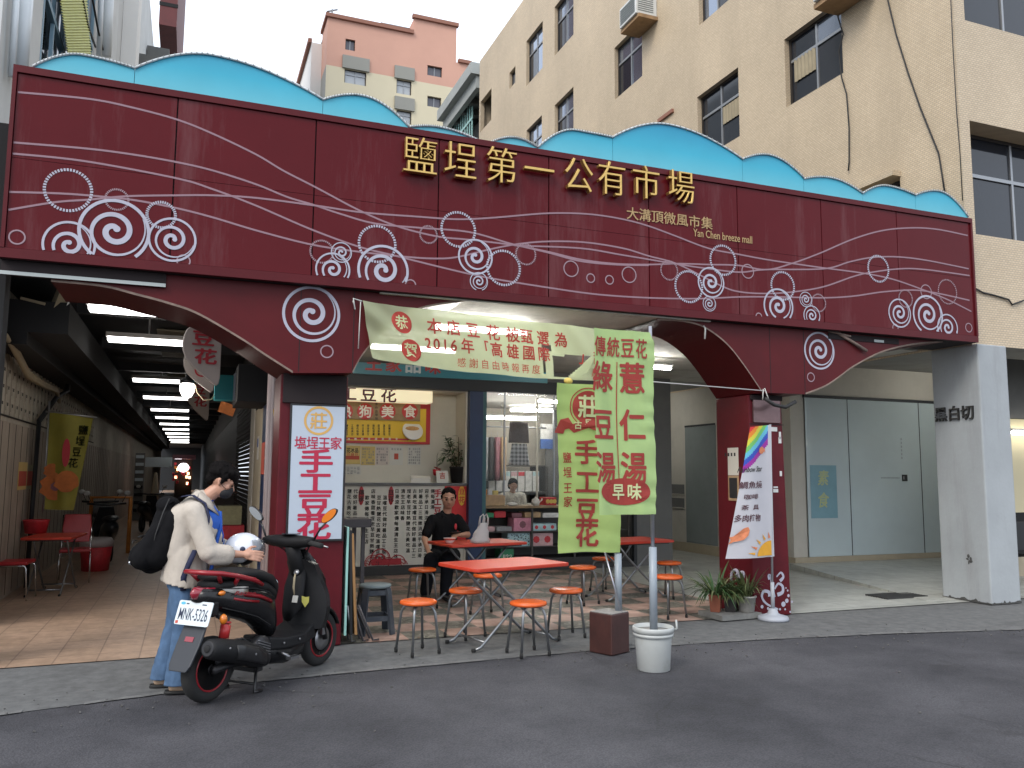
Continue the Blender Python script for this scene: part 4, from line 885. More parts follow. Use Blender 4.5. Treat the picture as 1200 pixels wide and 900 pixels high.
m = MB(); m.obox((0,0,.10), (.20,.02,.2), "paper_white", (R(-10),0,0)); m.build("sheet", t); m = MB(); m.obox((0,-.018,.03), (.19,.006,.03), "print_red", (R(-10),0,0)); put_han(m, "吉", 0, .12, .1, .1, "print_red", lambda x, z, d: (x, -.016-d-(.1-z)*.17, z)); m.build("print", t)
m = MB(); q = PY(492,566,YCN+.1); m.loft([[(q.x-.16+.32*u, YCN+.05+.05*v, ztop+.002+h_) for u, v, h_ in [(0,0,0),(1,0,0),(1,1,.05),(0,1,.06)]], [(q.x-.15+.32*u, YCN+.07+.06*v, ztop+.05+h_) for u, v, h_ in [(0,0,.03),(1,0,.02),(1,1,.06),(0,1,.07)]]], "paper_white", smooth=False); tag(m.build("newspaper"), "folded grey newspaper lying on the shop counter", "newspaper")
tube_light((1.5,13.25,2.9),(2.9,13.25,2.9), "unseen ceiling tube added to brighten the cream dessert shop wall", rad=.03)  # tube added out of view to brighten the dessert bay

# ---------------- clothing shop (glass bay)
cs = thing("clothing_shop", "glass fronted clothing shop packed with shelves beside the dessert bay", "shop", (4.5, YSF, 0)); CS = lambda o: rel(o, cs)
xg0 = xb2+.07; xg1 = PY(746,560,YSF).x; xg2 = PY(786,560,YSF+.0).x
mat("shop_wall", (.34,.31,.26), .8, var=.15, vscale=2); mat("shop_ceiling", (.48,.46,.42), .8, var=.1)
m = MB(); m.box(xb+.001, xg1, 16.5, 16.6, 0, 3.36, "shop_wall"); m.box(xb+.0, xb+.06, 13.66, 16.499, 0, 3.36, "shop_wall"); m.box(xg1, xg1+.08, YSF, 16.6, 0, 3.36, "grey_wall"); m.box(xg1+.081, xg2+.05, YSF+.05, YSF+.15, 0, 3.36, "grey_wall"); m.box(xg0, xg1, YSF+.14, 16.499, 3.0, 3.05, "shop_ceiling"); m.box(xg0, xg1, YSF+.05, YSF+.13, zf0+.003, 3.36, "grey_wall"); CS(m.build("wall"))
m = MB()
for px in (592, 650, 700): x = PY(px, 500, YSF).x; m.box(x-.012, x+.012, YSF+.02, YSF+.05, 1.25, zh, "window_frame_grey")
m.box(xg1-.06, xg1-.002, YSF, YSF+.08, .012, zh, "dark_beam"); m.box(xg0, xg1-.061, YSF+.0, YSF+.06, .012, .10, "base_black"); CS(m.build("window_frame"))
mat("clear_glass", (.6,.65,.65), .03, spec=.8, transp=.93)
m = MB(); m.box(xg0+.003, xg1-.065, YSF+.03, YSF+.036, 1.26, zh-.003, "clear_glass"); CS(m.build("pane"))
# display cabinet
t = thing("display_cabinet", "glass shop cabinet with shelves of folded clothes and gift boxes", "cabinet", (4.6, YSF+.3, 0)); DC = lambda o: rel(o, t)
mat("shelf_dark", (.05,.045,.04), .5); mat("wood_counter", (.25,.17,.09), .5, var=.2, vscale=6)
zs_ = [PY(600,y,YSF+.15).z for y in (593,623,641,659)]
m = MB(); m.box(xg0+.02, xg1-.1, YSF+.1, YSF+.75, zs_[0]-.035, zs_[0], "wood_counter"); DC(m.build("top"))
m = MB()
for z in zs_[1:]: m.box(xg0+.04, xg1-.12, YSF+.12, YSF+.70, z-.012, z, "shelf_dark")
DC(m.build("shelf"))
m = MB(); 
for x in (xg0+.02, PY(626,600,YSF).x, PY(676,600,YSF).x, xg1-.12): m.box(x, x+.03, YSF+.11, YSF+.14, .1, zs_[0]-.036, "shelf_dark")
m.box(xg0+.02, xg1-.1, YSF+.1, YSF+.72, .012, .20, "base_black"); m.box(xg0+.02, xg1-.1, YSF+.705, YSF+.72, .2, zs_[0]-.04, "shelf_dark"); DC(m.build("frame"))
PAL = {"pink":(.55,.22,.30),"sky":(.38,.55,.58),"rose":(.55,.35,.36),"green":(.03,.22,.10),"red":(.50,.03,.04),"white":(.62,.62,.60),"teal":(.08,.32,.32),"tan":(.40,.27,.15),"plum":(.20,.08,.10),"orange":(.6,.22,.04),"grey":(.25,.25,.26),"olive":(.3,.28,.15),"black":(.02,.02,.022),"blue":(.05,.12,.35),"yellow":(.6,.45,.1)}
for k_, v_ in PAL.items(): mat("goods_"+k_, v_, .55, var=.25, vscale=14)
def goods(name, px0, px1, pyt, pyb, col, label, cat, y=YSF+.2, dep=.3, deco=None, group="goods on the clothing shop shelves"):
    a = PY(px0,pyb,y); b = PY(px1,pyt,y); zb_ = min(zs_, key=lambda z: abs(z-a.z)) if abs(min(zs_, key=lambda z: abs(z-a.z))-a.z) < .12 else a.z
    t = thing(name, label, cat, ((a.x+b.x)/2, y, zb_+.002), 0, group); W_ = b.x-a.x; H_ = max(.03, b.z-zb_); m = MB(); m.box(-W_/2, W_/2, 0, dep, 0, H_, "goods_"+col); m.build("carton" if name.endswith("box") else "cloth", t, bevel=.012 if not name.endswith("box") else .003)
    if deco:
        m = MB(); mm, n = deco; rr = random.Random(int(px0))
        for i in range(n):
            if n <= 3: x = -W_/2+W_*(i+.5)/n; z = H_*.5; r_ = H_*.28
            else: x = rr.uniform(-W_/2+.015, W_/2-.015); z = rr.uniform(.015, H_-.015); r_ = .009
            m.prism([(x+r_*math.cos(k*.785), z+r_*math.sin(k*.785)) for k in range(8)], -.003, -.0005, "goods_"+mm)
        m.build("print", t)
    return t
goods("gift_box",602,623,607,622.5,"pink","pink gift box with a dark rosette on the upper cabinet shelf","box",deco=("plum",1))
goods("gift_box",624,652,613.5,622.5,"sky","flat pale blue and pink gift box on the upper cabinet shelf","box",deco=("red",3))
goods("gift_box",595,621,624.5,640.5,"sky","light blue dotted gift box on the middle cabinet shelf","box",deco=("black",50))
goods("gift_box",622,648,624.5,640.5,"rose","pink gift box with two crimson hearts on the middle shelf","box",deco=("red",2))
gbx = goods("snack_box",587,602,643,656,"green","green box with white lettering on the low cabinet shelf","box")
m = MB(); put_text(m, "おやつ", 0, .10, .16, .06, "char_white", lambda x, z, d: (x, -.004-d, z), offset=.02); m.build("lettering", gbx)
goods("folded_cloth",566,579,601,607,"green","folded green cloth at the left of the cabinet","cloth"); goods("folded_cloth",579.5,593,599,607,"red","crumpled red cloth beside the folded green cloth","cloth")
goods("folded_cloth",566,580,617,622.5,"rose","stack of pale pink cloths at the left end of the upper shelf","cloth"); goods("folded_cloth",582,600,617,622.5,"grey","stack of grey striped cloths left of the pink gift box","cloth")
goods("folded_cloth",600,612,601,607,"plum","dark plum cloth bundle under the wooden counter top","cloth"); goods("folded_cloth",615,634,600,607,"tan","tan and brown slippers bundle under the counter top","cloth"); goods("folded_cloth",636,655,601,607,"white","white cloth bundle under the right of the counter top","cloth")
goods("folded_cloth",604,645,654,659.5,"grey","long row of grey folded cloths on the lowest shelf","cloth")
goods("woven_basket",563,592,580,592,"tan","brown basket of packets on the left end of the counter","basket",y=YSF+.18)
goods("packet_box",566,571,574,580,"orange","orange packet in the brown counter basket","packet",y=YSF+.22,dep=.1); goods("packet_box",572,577,573,580,"white","white packet between the orange and yellow packets","packet",y=YSF+.22,dep=.1); goods("packet_box",578,584,575,580,"yellow","yellow packet in the brown counter basket","packet",y=YSF+.22,dep=.1)
mat("cloth_white", (.70,.68,.64), .8); m = MB(); q = PY(600,592,YSF+.2); m.ball((q.x,YSF+.2,zs_[0]+.03), (.1,.08,.032), "cloth_white"); tag(m.build("cleaning_cloth"), "white cloth lying on the counter before the seated woman", "cloth")
t = thing("tea_pot", "cream teapot on the clothing shop counter", "teapot", (PY(629,592,YSF+.2).x, YSF+.25, zs_[0])); m = MB(); m.lathe([(.05,0),(.075,.05),(.06,.11),(.02,.13),(.015,.15),(0,.155)], (0,0,0), "paper_white", 14); m.build("body", t); m = MB(); m.tube([(.06,0,.05),(.11,0,.09),(.12,0,.12)], .012, "paper_white", 6); m.build("spout", t)
goods("gift_box",640,652,583,592,"red","red and yellow box at the right of the counter","box",y=YSF+.3,deco=("yellow",3))
# back shelf with hanging packs
t = thing("wall_shelf", "tall back shelf of bottles and packets in the clothing shop", "shelf", (5.0, 16.2, 0)); BS = lambda o: rel(o, t)
m = MB()
for py in (545,576,600): z = PY(590,py,15.6).z; m.box(xb+.08, PY(640,550,15.6).x, 15.55, 16.4, z-.02, z, "shelf_dark")
for px in (570,640): x = PY(px,550,15.6).x; m.box(x-.03, x+.03, 15.56, 16.4, .012, PY(590,545,15.6).z-.021, "shelf_dark")
BS(m.build("frame"))
rg = random.Random(11)
for i, (px, w, h, col, nm) in enumerate([(566,5,13,"red","narrow red bottle"),(571,5,15,"teal","teal bottle"),(577,5,14,"sky","pale bottle")]):
    a = PY(px,545,15.7); m = MB(); m.lathe([(.04,0),(.045,.02),(.045,.2),(.02,.24),(.02,.28),(0,.28)], (a.x,15.7,PY(px,545,15.6).z+.001), "goods_"+col, 10); tag(m.build("bottle"), nm+" on the top back shelf of the clothing shop", "bottle", "bottles on the back shelf")
for i in range(8):
    px = 566+i*8.6; a = PY(px,575,15.5); b = PY(px+7.4,552,15.5); m = MB(); m.box(a.x, b.x, 15.58, 15.66, PY(590,576,15.6).z+.002, b.z, "goods_white"); m.box(a.x, b.x, 15.575, 15.5795, b.z-.1, b.z-.02, "goods_"+("rose","red","white","sky")[i % 4])
    tag(m.build("garment_pack"), "clear pack of white underwear in the row behind the seated woman", "packet", "row of white garment packs")
mat("shirt_dark", (.06,.04,.04), .8, var=.3, vscale=10)
def plaid():
    m = bpy.data.materials.new("plaid"); m.use_nodes = True; n = m.node_tree.nodes; l = m.node_tree.links; b = n["Principled BSDF"]; tc = n.new("ShaderNodeTexCoord")
    o = None
    for d in ('X','Z'):
        w = n.new("ShaderNodeTexWave"); w.bands_direction = d; w.inputs["Scale"].default_value = 4.2; l.new(tc.outputs["Object"], w.inputs[0])
        if o is None: o = w.outputs[0]
        else:
            a = n.new("ShaderNodeMath"); a.operation = 'ADD'; l.new(o, a.inputs[0]); l.new(w.outputs[0], a.inputs[1]); o = a.outputs[0]
    r = n.new("ShaderNodeValToRGB"); e = r.color_ramp.elements; e[0].color = (.015,.017,.03,1); e[1].color = (.50,.52,.55,1); h = n.new("ShaderNodeMath"); h.operation = 'MULTIPLY'; h.inputs[1].default_value = .5; l.new(o, h.inputs[0]); l.new(h.outputs[0], r.inputs[0]); l.new(r.outputs[0], b.inputs["Base Color"]); b.inputs["Roughness"].default_value = .85; MATS["plaid"] = m
plaid()
def garment(px, pyt, pyb, w0, w1, mm, name, label, slit=False):
    q = PY(px,pyt,14.2); zb_ = PY(px,pyb,14.2).z; H_ = q.z-zb_; t = thing(name, label, "clothing", (q.x, 14.2, zb_), 0)
    def sec(z, w): return [(w/2*math.cos(k*.3927)*(1+.05*math.sin(k*2.3)), .05*math.sin(k*.3927), z) for k in range(16)]
    m = MB(); m.loft([sec(H_*k/6, w1+(w0-w1)*k/6) for k in range(7)], mm); m.build("fabric", t)
    m = MB(); m.tube([(-w0/2.4,0,H_-.02),(0,0,H_+.05),(w0/2.4,0,H_-.02)], .006, "window_frame_grey", 5); m.tube([(0,0,H_+.05),(0,0,H_+.12),(.03,0,H_+.15)], .004, "window_frame_grey", 5); m.build("hanger", t)
garment(608,495,519,.37,.42,"shirt_dark","hanging_shirt","dark brown shirt hanging above the checked shorts")
garment(608.5,520,545,.30,.42,"plaid","hanging_shorts","black and white checked shorts hanging in the shop window")
for i, (px, w, cc, lab) in enumerate(((569,.22,"grey","grey garment at the dark end of the rear clothes rail"),(576,.2,"black","black garment second on the rear clothes rail"),(583,.22,"plum","plum garment third on the rear clothes rail"),(590,.2,"tan","brown garment fourth on the rear clothes rail"))):
    q = PY(px,512,15.2); t = thing("hanging_shirt", lab, "clothing", (q.x,15.2,q.z-.85), R(70), "garments on the rear clothes rail"); m = MB(); m.loft([[((w/2+.03*(6-k)/6)*math.cos(a*.3927)*(1+.12*math.sin(a*2.1)), .06*math.sin(a*.3927), .14*k) for a in range(16)] for k in range(7)], "goods_"+cc); m.build("fabric", t); m = MB(); m.tube([(0,0,.84),(0,0,.95)], .004, "window_frame_grey", 5); m.build("hanger", t)
m = MB(); q = PY(565,508,15.2); m.tube([(q.x-.1,15.2,q.z+.14),(PY(640,508,15.2).x,15.2,q.z+.14)], .015, "window_frame_grey", 6); m.tube([(q.x+.4,15.2,q.z+.14),(q.x+.4,15.2,3.0)], .006, "window_frame_grey", 5); m.tube([(PY(635,508,15.2).x,15.2,q.z+.14),(PY(635,508,15.2).x,15.2,3.0)], .006, "window_frame_grey", 5); tag(m.build("clothes_rail"), "steel clothes rail hung from the ceiling of the clothing shop", "rail")
rg2 = random.Random(21)
for i in range(12):
    px = 567+i*6.4; z_ = PY(590,600,15.6).z; q = PY(px,600,15.6); h_ = rg2.uniform(.10,.26); m = MB(); m.box(q.x, q.x+rg2.uniform(.06,.09), 15.58, 15.8, z_+.001, z_+h_, "goods_"+rg2.choice(list(PAL))); tag(m.build("packet_box"), "small packaged item in the crowded lowest row of the rear shelf", "packet", "packaged items on the lowest rear shelf")
m = MB(); a = PY(629.5,505,14); m.tube([(a.x,14,0.02),(a.x,14,3.0)], .022, "cream_wall", 8); tag(m.build("support_pole"), "thin cream pole standing in the clothing shop", "pole")
q0 = PY(629,469,14.2); tube_light((q0.x,14.2,q0.z),(q0.x+1.0,14.4,q0.z-.02), "ceiling tube in the clothing shop behind the left green flag", rad=.026)
q0 = PY(563,489,14.3); q1 = PY(632,489,14.3); tube_light((q0.x,14.3,q0.z),(q1.x,14.3,q0.z), "low ceiling tube in the clothing shop left of the checked shorts", rad=.026)
tube_light((6.0,15.6,2.9),(6.9,15.4,2.9), "rear ceiling tube deep in the clothing shop", rad=.026)
m = MB(); m.box(PY(640,500,16).x, PY(640,500,16).x+1.2, 16.0, 16.05, .02, 2.6, "grey_wall"); q=PY(635,520,15.9); m.box(q.x, q.x+.28, 15.95, 15.999, q.z-.1, q.z+.1, "goods_blue"); m.box(q.x, q.x+.28, 15.95, 15.999, q.z+.102, q.z+.42, "goods_white"); tag(m.build("sliding_door"), "grey sliding door with a blue and white poster at the back of the clothing shop", "door")

# ---------------- glass building at right with the passage beside it
gs = thing("glass_shop", "closed shop with frosted blue grey glass walls and a beige base behind the white pillar", "shop", (9.85, 11.6, 0)); GS = lambda o: rel(o, gs)
YG, XG = 11.75, 9.85
zt = 3.0
m = MB(); wallh = 3.6
m.box(XG, XG+.55, YG, YG+.3, .012, wallh, "beige_wall")if False else None
m.box(XG, 16, YG+.03, YG+.3, zt+.06, wallh, "beige_wall"); m.box(XG, XG+.3, YG+.301, 24, 0, wallh, "beige_wall"); m.box(XG+.3, 16, YG+1.2, YG+1.3, 0, wallh, "beige_wall"); m.box(XG+.001, XG+.3, YG+.031, YG+.3, 0, zt+.059, "beige_wall"); m.box(7.2, 9.84, 23.9, 24, 0, 3.5, "grey_wall"); GS(m.build("wall"))
m = MB(); m.box(XG-.025, 16, YG-.03, YG+.029, .012, .20, "skirting_beige"); m.box(XG-.025, XG-.001, YG+.03, 24, .012, .20, "skirting_beige"); GS(m.build("base"))
m = MB(); m.box(XG+.28, 16, YG-.01, YG+.028, zt+.002, zt+.05, "dark_beam"); xs = [XG+.30] + [PY(px, 560, YG).x for px in (996,1080,1150)] + [15.9]
for x in xs[1:-1]: m.box(x-.006, x+.006, YG-.002, YG+.02, .203, zt, "dark_beam")
GS(m.build("window_frame"))
mat("frosted_glass", (.52,.60,.61), .10, spec=.5, var=.10, vscale=.5)
for a, b in zip(xs, xs[1:]):
    m = MB(); m.box(a+.008, b-.008, YG+.003, YG+.015, .203, zt, "frosted_glass"); GS(m.build("pane"))
# side wall doors and slots
def SW(px): return PX(px, 560, XG).y
m = MB()
for p0, p1 in ((746,781),(804,840)):
    y1, y0 = SW(p0), SW(p1); m.box(XG-.012, XG-.001, y0, y1, .21, 2.62, "grey_door") if False else m.box(XG-.012, XG-.001, y0, y1, .21, 2.62, "frosted_dim") if "frosted_dim" in MATS else None
mat("frosted_dim", (.24,.265,.26), .25, var=.08)
m = MB()
for p0, p1 in ((746,781),(804,840)):
    y1, y0 = SW(p0), SW(p1); m.box(XG-.012, XG-.001, y0, y1, .21, 2.62, "frosted_dim")
    m.box(XG-.02, XG-.0125, y0, y1, 2.621, 2.66, "dark_beam")
GS(m.build("side_pane"))
m = MB()
for py in (573,589): q = PX(793,py,XG); m.box(XG-.004, XG-.001, q.y-.3, q.y+.3, q.z-.10, q.z+.10, "grey_wall"); m.box(XG-.03, XG-.0045, q.y-.3, q.y+.3, q.z-.12, q.z-.10, "beige_wall")
GS(m.build("mail_slot"))
m = MB(); q = PX(787,425,XG); m.box(XG-.3, XG-.002, q.y-1.0, q.y+1, q.z-.2, q.z+.25, "dark_void"); GS(m.build("vent_box"))
# poster and small marks behind/on the glass
mat("banner_teal", (.20,.36,.42), .4, var=.1); mat("banner_yellow", (.45,.50,.25), .5)
t = thing("vegetarian_poster", "faded teal poster with two yellow green characters behind the left glass pane", "poster", (PY(962,600,YG).x, YG, .5))
a = PY(949,545,YG); b = PY(982,607,YG); m = MB(); m.box(a.x, b.x, YG-.0015, YG+.0025, b.z, a.z, "banner_teal"); rel(m.build("sheet"), t); m = MB()
for ch, py in (("素",560),("食",586)): q = PY(964,py,YG); put_han(m, ch, q.x, q.z, .23, .26, "banner_yellow", lambda x, z, d: (x, YG-.003-d, z), offset=.02, shear=.15)
rel(m.build("lettering"), t)
m = MB(); q = PY(1060,560,YG); m.box(q.x-.06, q.x+.06, YG-.012, YG+.002, q.z-.06, q.z+.06, "black_plastic"); m.box(q.x-.045, q.x-.015, YG-.013, YG-.0121, q.z-.03, q.z+.03, "print_grey"); tag(m.build("door_lock"), "small black square lock plate on the frosted glass", "lock")
mat("etched_grey", (.30,.34,.36), .5)
m = MB(); q = PY(1043,560,YG); put_text(m, "OPEN DAILY WELCOME", q.x, q.z, .34, .028, "etched_grey", lambda x, z, d: (x, YG+.001-d, z)) if False else None
q = PY(1057,536,YG)
for i in range(6): m.box(q.x-.012, q.x+.012, YG-.001, YG+.002, q.z+.32-i*.07, q.z+.36-i*.07, "etched_grey")
for i in range(14): m.box(q.x-.52+i*.032, q.x-.50+i*.032, YG-.001, YG+.002, PY(1043,560,YG).z-.012, PY(1043,560,YG).z+.012, "etched_grey")
GS(m.build("etched_mark"))
a = PY(1048,521,YG-.5); tube_light((12.4,10.2,3.45),(13.6,10.2,3.45), "ceiling tube under the tiled building reflected in the glass shop", rad=.02, mm="tube_light")
q = PY(772,443,12.0); tube_light((q.x-.3,16.8,3.15),(q.x+1.9,16.6,3.15), "passage ceiling tube showing just right of the front green flag", rad=.03) if False else None
tube_light((8.0,15.3,3.12),(8.55,14.9,3.12), "passage ceiling tube showing just right of the front green flag", rad=.05, w=.14)
# drain grate
mat("iron", (.05,.05,.05), .6, metal=.4); g0 = PZ(1050,698,.02); m = MB()
for i in range(9): m.box(g0.x-.35, g0.x+.35, g0.y-.2+i*.045, g0.y-.175+i*.045, .013, .024+.008, "iron")
tag(m.build("drain_grate"), "dark iron drain grate in the pale floor before the white pillar", "grate")
# lit eatery beyond the white pillar
mat("eatery_light", (1,1,1), .5, emit=(1,.96,.85), estr=9.0)
er = thing("eatery", "warmly lit cream eatery wall beyond the white pillar", "shop", (13, 10.2, 0)); mat("eatery_wall", (.62,.55,.36), .7); m = MB()
xw = PY(1176,560,9.5).x; m.box(xw, xw+4, 9.5, 9.6, 1.05, 2.55, "eatery_wall"); m.box(xw, xw+4, 9.5, 9.6, 2.56, 3.6, "grey_wall"); m.box(xw, xw+4, 9.5, 9.6, .35, 1.049, "dark_void"); m.box(xw-.1, xw+4, 9.499, 9.62, .012, .349, "skirting_beige"); rel(m.build("wall"), er)
q = PY(1188,507,9.3); tube_light((q.x-.05,9.3,q.z),(q.x+1.1,9.3,q.z), "tube light of the eatery peeking out beyond the white pillar", rad=.035, mm="eatery_light")
m = MB(); m.box(xw-.15, xw+4, 8.6, 9.0, .0, .012+.002, "stone_floor") if False else None
t = thing("dining_chair", "black dining chair half hidden behind the white pillar", "chair", (PY(1196,640,8.9).x+.15, 8.9, .012)); m = MB(); m.box(-.2,.2,-.2,.2,.43,.47,"black_plastic"); m.build("seat", t); m = MB(); m.box(-.2,.2,.17,.2,.5,.92,"black_plastic"); m.build("backrest", t)
for x in (-.18,.18):
    for y in (-.18,.18): m = MB(); m.tube([(x,y,0),(x,y,.43)], .014, "black_plastic", 6); m.build("leg", t)

# ================================================================ the alley
mat("alley_panel", (.36,.31,.255), .85, var=.2, vscale=2, dirt=.6, dscale=1.4, dcol=(.07,.06,.05), streak=True); mat("block_grey", (.42,.385,.32), .9, var=.25, vscale=6); mat("hole_dark", (.02,.018,.015), .9)
aw = thing("alley_wall", "dim brown panel wall topped with pierced breeze blocks along the alley", "wall", (-2.1, 20, 0)); AWR = lambda o: rel(o, aw)
XA = -2.1
m = MB(); m.box(XA-.2, XA, 10.3, 70, 0, 2.2, "alley_panel"); m.box(XA-.2, XA-.006, 10.3, 70, 2.2, 3.75, "block_grey"); AWR(m.build("wall"))
m = MB(); y = 10.5
while y < 26: m.box(XA-.004, XA+.003, y, y+.014, .05, 2.19, "hole_dark"); y += .42
AWR(m.build("panel_groove"))
m = MB()
for i in range(36):
    for j in range(4):
        y = 10.5+i*.30; z = 2.30+j*.2
        m.box(XA-.012, XA-.004, y+.05, y+.10, z+.03, z+.13, "hole_dark"); m.box(XA-.012, XA-.004, y+.16, y+.22, z+.09, z+.13, "hole_dark"); m.box(XA-.006, XA+.008, y-.012, y+.012, z-.02, z+.18, "block_grey")
    m.box(XA-.006, XA+.006, 10.5+i*.3, 10.5+i*.3+.3, 2.255, 2.275, "hole_dark")
AWR(m.build("breeze_block"))
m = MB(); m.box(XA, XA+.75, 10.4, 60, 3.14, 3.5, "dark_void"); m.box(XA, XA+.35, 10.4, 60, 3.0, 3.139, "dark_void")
for y in range(11, 60, 3): m.box(XA+.751, .9, y, y+.12, 3.50, 3.66, "dark_beam")
o = m.build("beam"); tag(o, "dark ceiling beams and duct boxing along the alley roof", "beam")
mat("skylight_sheet", (.45,.42,.33), .6, var=.3, vscale=3, transl=.6); m = MB()
for y in (13.2, 14.6, 15.6, 19): m.box(-.55, .35, y, y+.7, 3.70, 3.72, "skylight_sheet")
tag(m.build("skylight"), "dirty translucent roof sheets between the alley beams", "skylight")
for i, Y in enumerate([9.95, 12.2, 17.5, 21.5, 25.7, 29.3, 33.2, 37.2, 41.2, 45.2, 49.2, 53.2]):
    lab = ["first and nearest alley ceiling light half cut by the arch", "second alley ceiling light beside the hanging shield signs", "third alley ceiling light just above the round lamp", "fourth alley ceiling light just below the round lamp"]
    t = thing("ceiling_light", lab[i] if i < 4 else "one of the small distant lights receding down the middle of the alley ceiling", "light", (-.60, Y, 3.40), 0, "alley ceiling lights")
    m = MB(); m.box(-.52,.52,-.13,.13,0,.06,"fixture_white"); m.box(-.01,.01,-.01,.01,.061,.28,"fixture_white"); m.build("fixture", t); m = MB(); m.box(-.5,.5,-.12,.12,-.05,-.001,"alley_light"); m.build("diffuser", t)
# cable bundle and pipes on the left
mat("cable_cream", (.34,.28,.18), .7, var=.2); m = MB()
for k in range(3): m.tube([(XA+.12+.03*k, 10.2, 3.12-.03*k),(XA+.16, 10.9, 3.02-.03*k),(XA+.12, 12, 2.86-.03*k),(XA+.12,13.2,2.84-.02*k),(XA+.14,14.3,2.86-.02*k),(XA+.12,14.8,2.70)], .028, "cable_cream", 7)
tag(m.build("cable_bundle"), "sagging cream cable bundle along the top of the alley wall", "cable")
m = MB(); m.tube([(XA+.1,13.2,2.3),(XA+.12,14.5,2.75),(XA+.2,15,2.9),(XA+.2,15,3.4)], .035, "dark_beam", 8); m.tube([(XA+.08,13.2,0.012),(XA+.1,13.2,2.3)], .03, "dark_beam", 8); tag(m.build("drain_pipe"), "dark bent drain pipe climbing the alley wall beside the yellow banner", "pipe")
m = MB(); q = PY(70,355,10.5); m.obox((q.x,10.5,q.z), (.12,.2,.3), "cable_cream", (.3,.2,.4)); m.obox((q.x-.25,10.4,q.z-.02), (.25,.03,.03), "cable_cream", (0,.2,0)); m.obox((q.x+.07,10.48,q.z), (.02,.18,.25), "fixture_white", (.3,.2,.4)); tag(m.build("flood_lamp"), "old unlit flood lamp under the left end of the arch", "lamp")
# yellow banner and stickers
mat("banner_olive", (.24,.22,.03), .7, var=.15, transl=.2); mat("fruit_orange", (.38,.11,.02), .7, var=.3, vscale=8); mat("ink_green", (.05,.07,.03), .7)
t = thing("hanging_banner", "yellow green cloth banner with orange fruit hanging on the alley wall", "banner", (-1.75, 13, 0)); c4 = [PY(*p,13.0) for p in [(52,597),(86,598),(109,490),(58,483)]]
fn = lambda u, v: (c4[0]*(1-u)+c4[1]*u)*(1-v)+(c4[3]*(1-u)+c4[2]*u)*v+Vector((0,.03*math.sin(u*7+v*2),0))
m = MB(); m.grid(fn, 14, 18, "banner_olive"); rel(m.build("cloth"), t)
m = MB(); off = Vector((0,-.012,0))
for u, v, r_, mm in [(.3,.24,.19,"fruit_orange"),(.62,.30,.15,"fruit_orange"),(.3,.24,.06,"plum_"),(.15,.4,.1,"fruit_orange")]:
    mm = "goods_plum" if mm == "plum_" else mm; cc = fn(u,v)+off*(1.6 if mm == "goods_plum" else 1); m.add([cc]+[cc+Vector((r_*math.cos(k*.3927)*(1+.15*math.sin(k*3)),0,r_*math.sin(k*.3927)))for k in range(16)], [(0,1+k,1+(k+1)%16) for k in range(16)], mm)
rel(m.build("fruit_print"), t); m = MB()
for ch, u, v in (("鹽",.83,.86),("埕",.80,.74),("豆",.76,.62),("花",.72,.5)): cc = fn(u,v); put_han(m, ch, cc.x, cc.z, .12, .13, "ink_green", lambda x, z, d: (x, cc.y-.02, z), offset=.02)
cc = fn(.5,.6); m.add([cc+off+Vector((.05*math.cos(k*.5236),0,.2*math.sin(k*.5236))) for k in range(12)], [list(range(12))], "cloud_red"); rel(m.build("lettering"), t)
m = MB(); m.tube([fn(0,1)+Vector((-.05,0,.01)), fn(1,1)+Vector((.05,0,.01))], .012, "window_frame_grey", 6); m.tube([PY(50,600,13.05), PY(58,470,13.05)], .014, "window_frame_grey", 6); rel(m.build("rod"), t)
for (px, mm, lab) in ((25,"paper_yellow","orange yellow sticker strip on the alley wall"),(35,"goods_olive","olive sticker strip beside the orange yellow one")):
    a = PX(px-3,541,XA); b = PX(px+4,585,XA); m = MB(); m.box(XA+.001, XA+.006, min(a.y,b.y), max(a.y,b.y), 1.35, 1.72 if px < 30 else 1.69, mm); m.box(XA+.0062, XA+.008, min(a.y,b.y)+.04, max(a.y,b.y)-.04, 1.4, 1.6, "print_red"); tag(m.build("wall_sticker"), lab, "sticker")

# right side of the alley
XR_ = .9
ar = thing("alley_shops", "dark row of shuttered shops lining the alley opposite the breeze blocks", "building", (.9, 9, 0)); ARS = lambda o: rel(o, ar)
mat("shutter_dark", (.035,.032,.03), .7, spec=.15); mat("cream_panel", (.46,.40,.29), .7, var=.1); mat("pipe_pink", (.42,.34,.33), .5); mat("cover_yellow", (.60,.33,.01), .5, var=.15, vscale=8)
def AX(px): return PX(px, 560, XR_).y
yA, yB, yC, yD = AX(299), AX(309), AX(319.5), AX(283)
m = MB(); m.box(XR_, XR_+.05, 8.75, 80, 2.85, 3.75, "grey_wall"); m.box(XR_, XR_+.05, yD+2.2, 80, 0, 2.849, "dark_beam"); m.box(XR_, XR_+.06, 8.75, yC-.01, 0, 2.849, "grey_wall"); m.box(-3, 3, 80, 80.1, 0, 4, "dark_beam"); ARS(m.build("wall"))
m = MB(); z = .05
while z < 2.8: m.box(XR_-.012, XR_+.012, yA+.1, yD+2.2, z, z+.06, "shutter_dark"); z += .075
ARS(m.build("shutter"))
m = MB(); m.box(XR_-.03, XR_+.02, yB, yA, .012, 2.5, "cream_panel"); ARS(m.build("cream_panel"))
m = MB(); m.box(XR_-.04, XR_+.02, yC, yB-.004, .012, 2.85, "navy_post"); ARS(m.build("post"))
m = MB(); m.box(XR_-.044, XR_-.0405, yC+.02, yB-.03, 1.58, 1.98, "paper_red_") if False else m.box(XR_-.044, XR_-.0405, yC+.03, yB-.05, 1.58, 1.98, "print_red"); ARS(m.build("red_paper"))
m = MB()
for j, ch in enumerate("招財"): put_han(m, ch, -(yC+yB)/2, 1.87-.17*j, .16, .14, "ink", lambda x, z, d: (XR_-.046-d, -x, z), offset=.03)
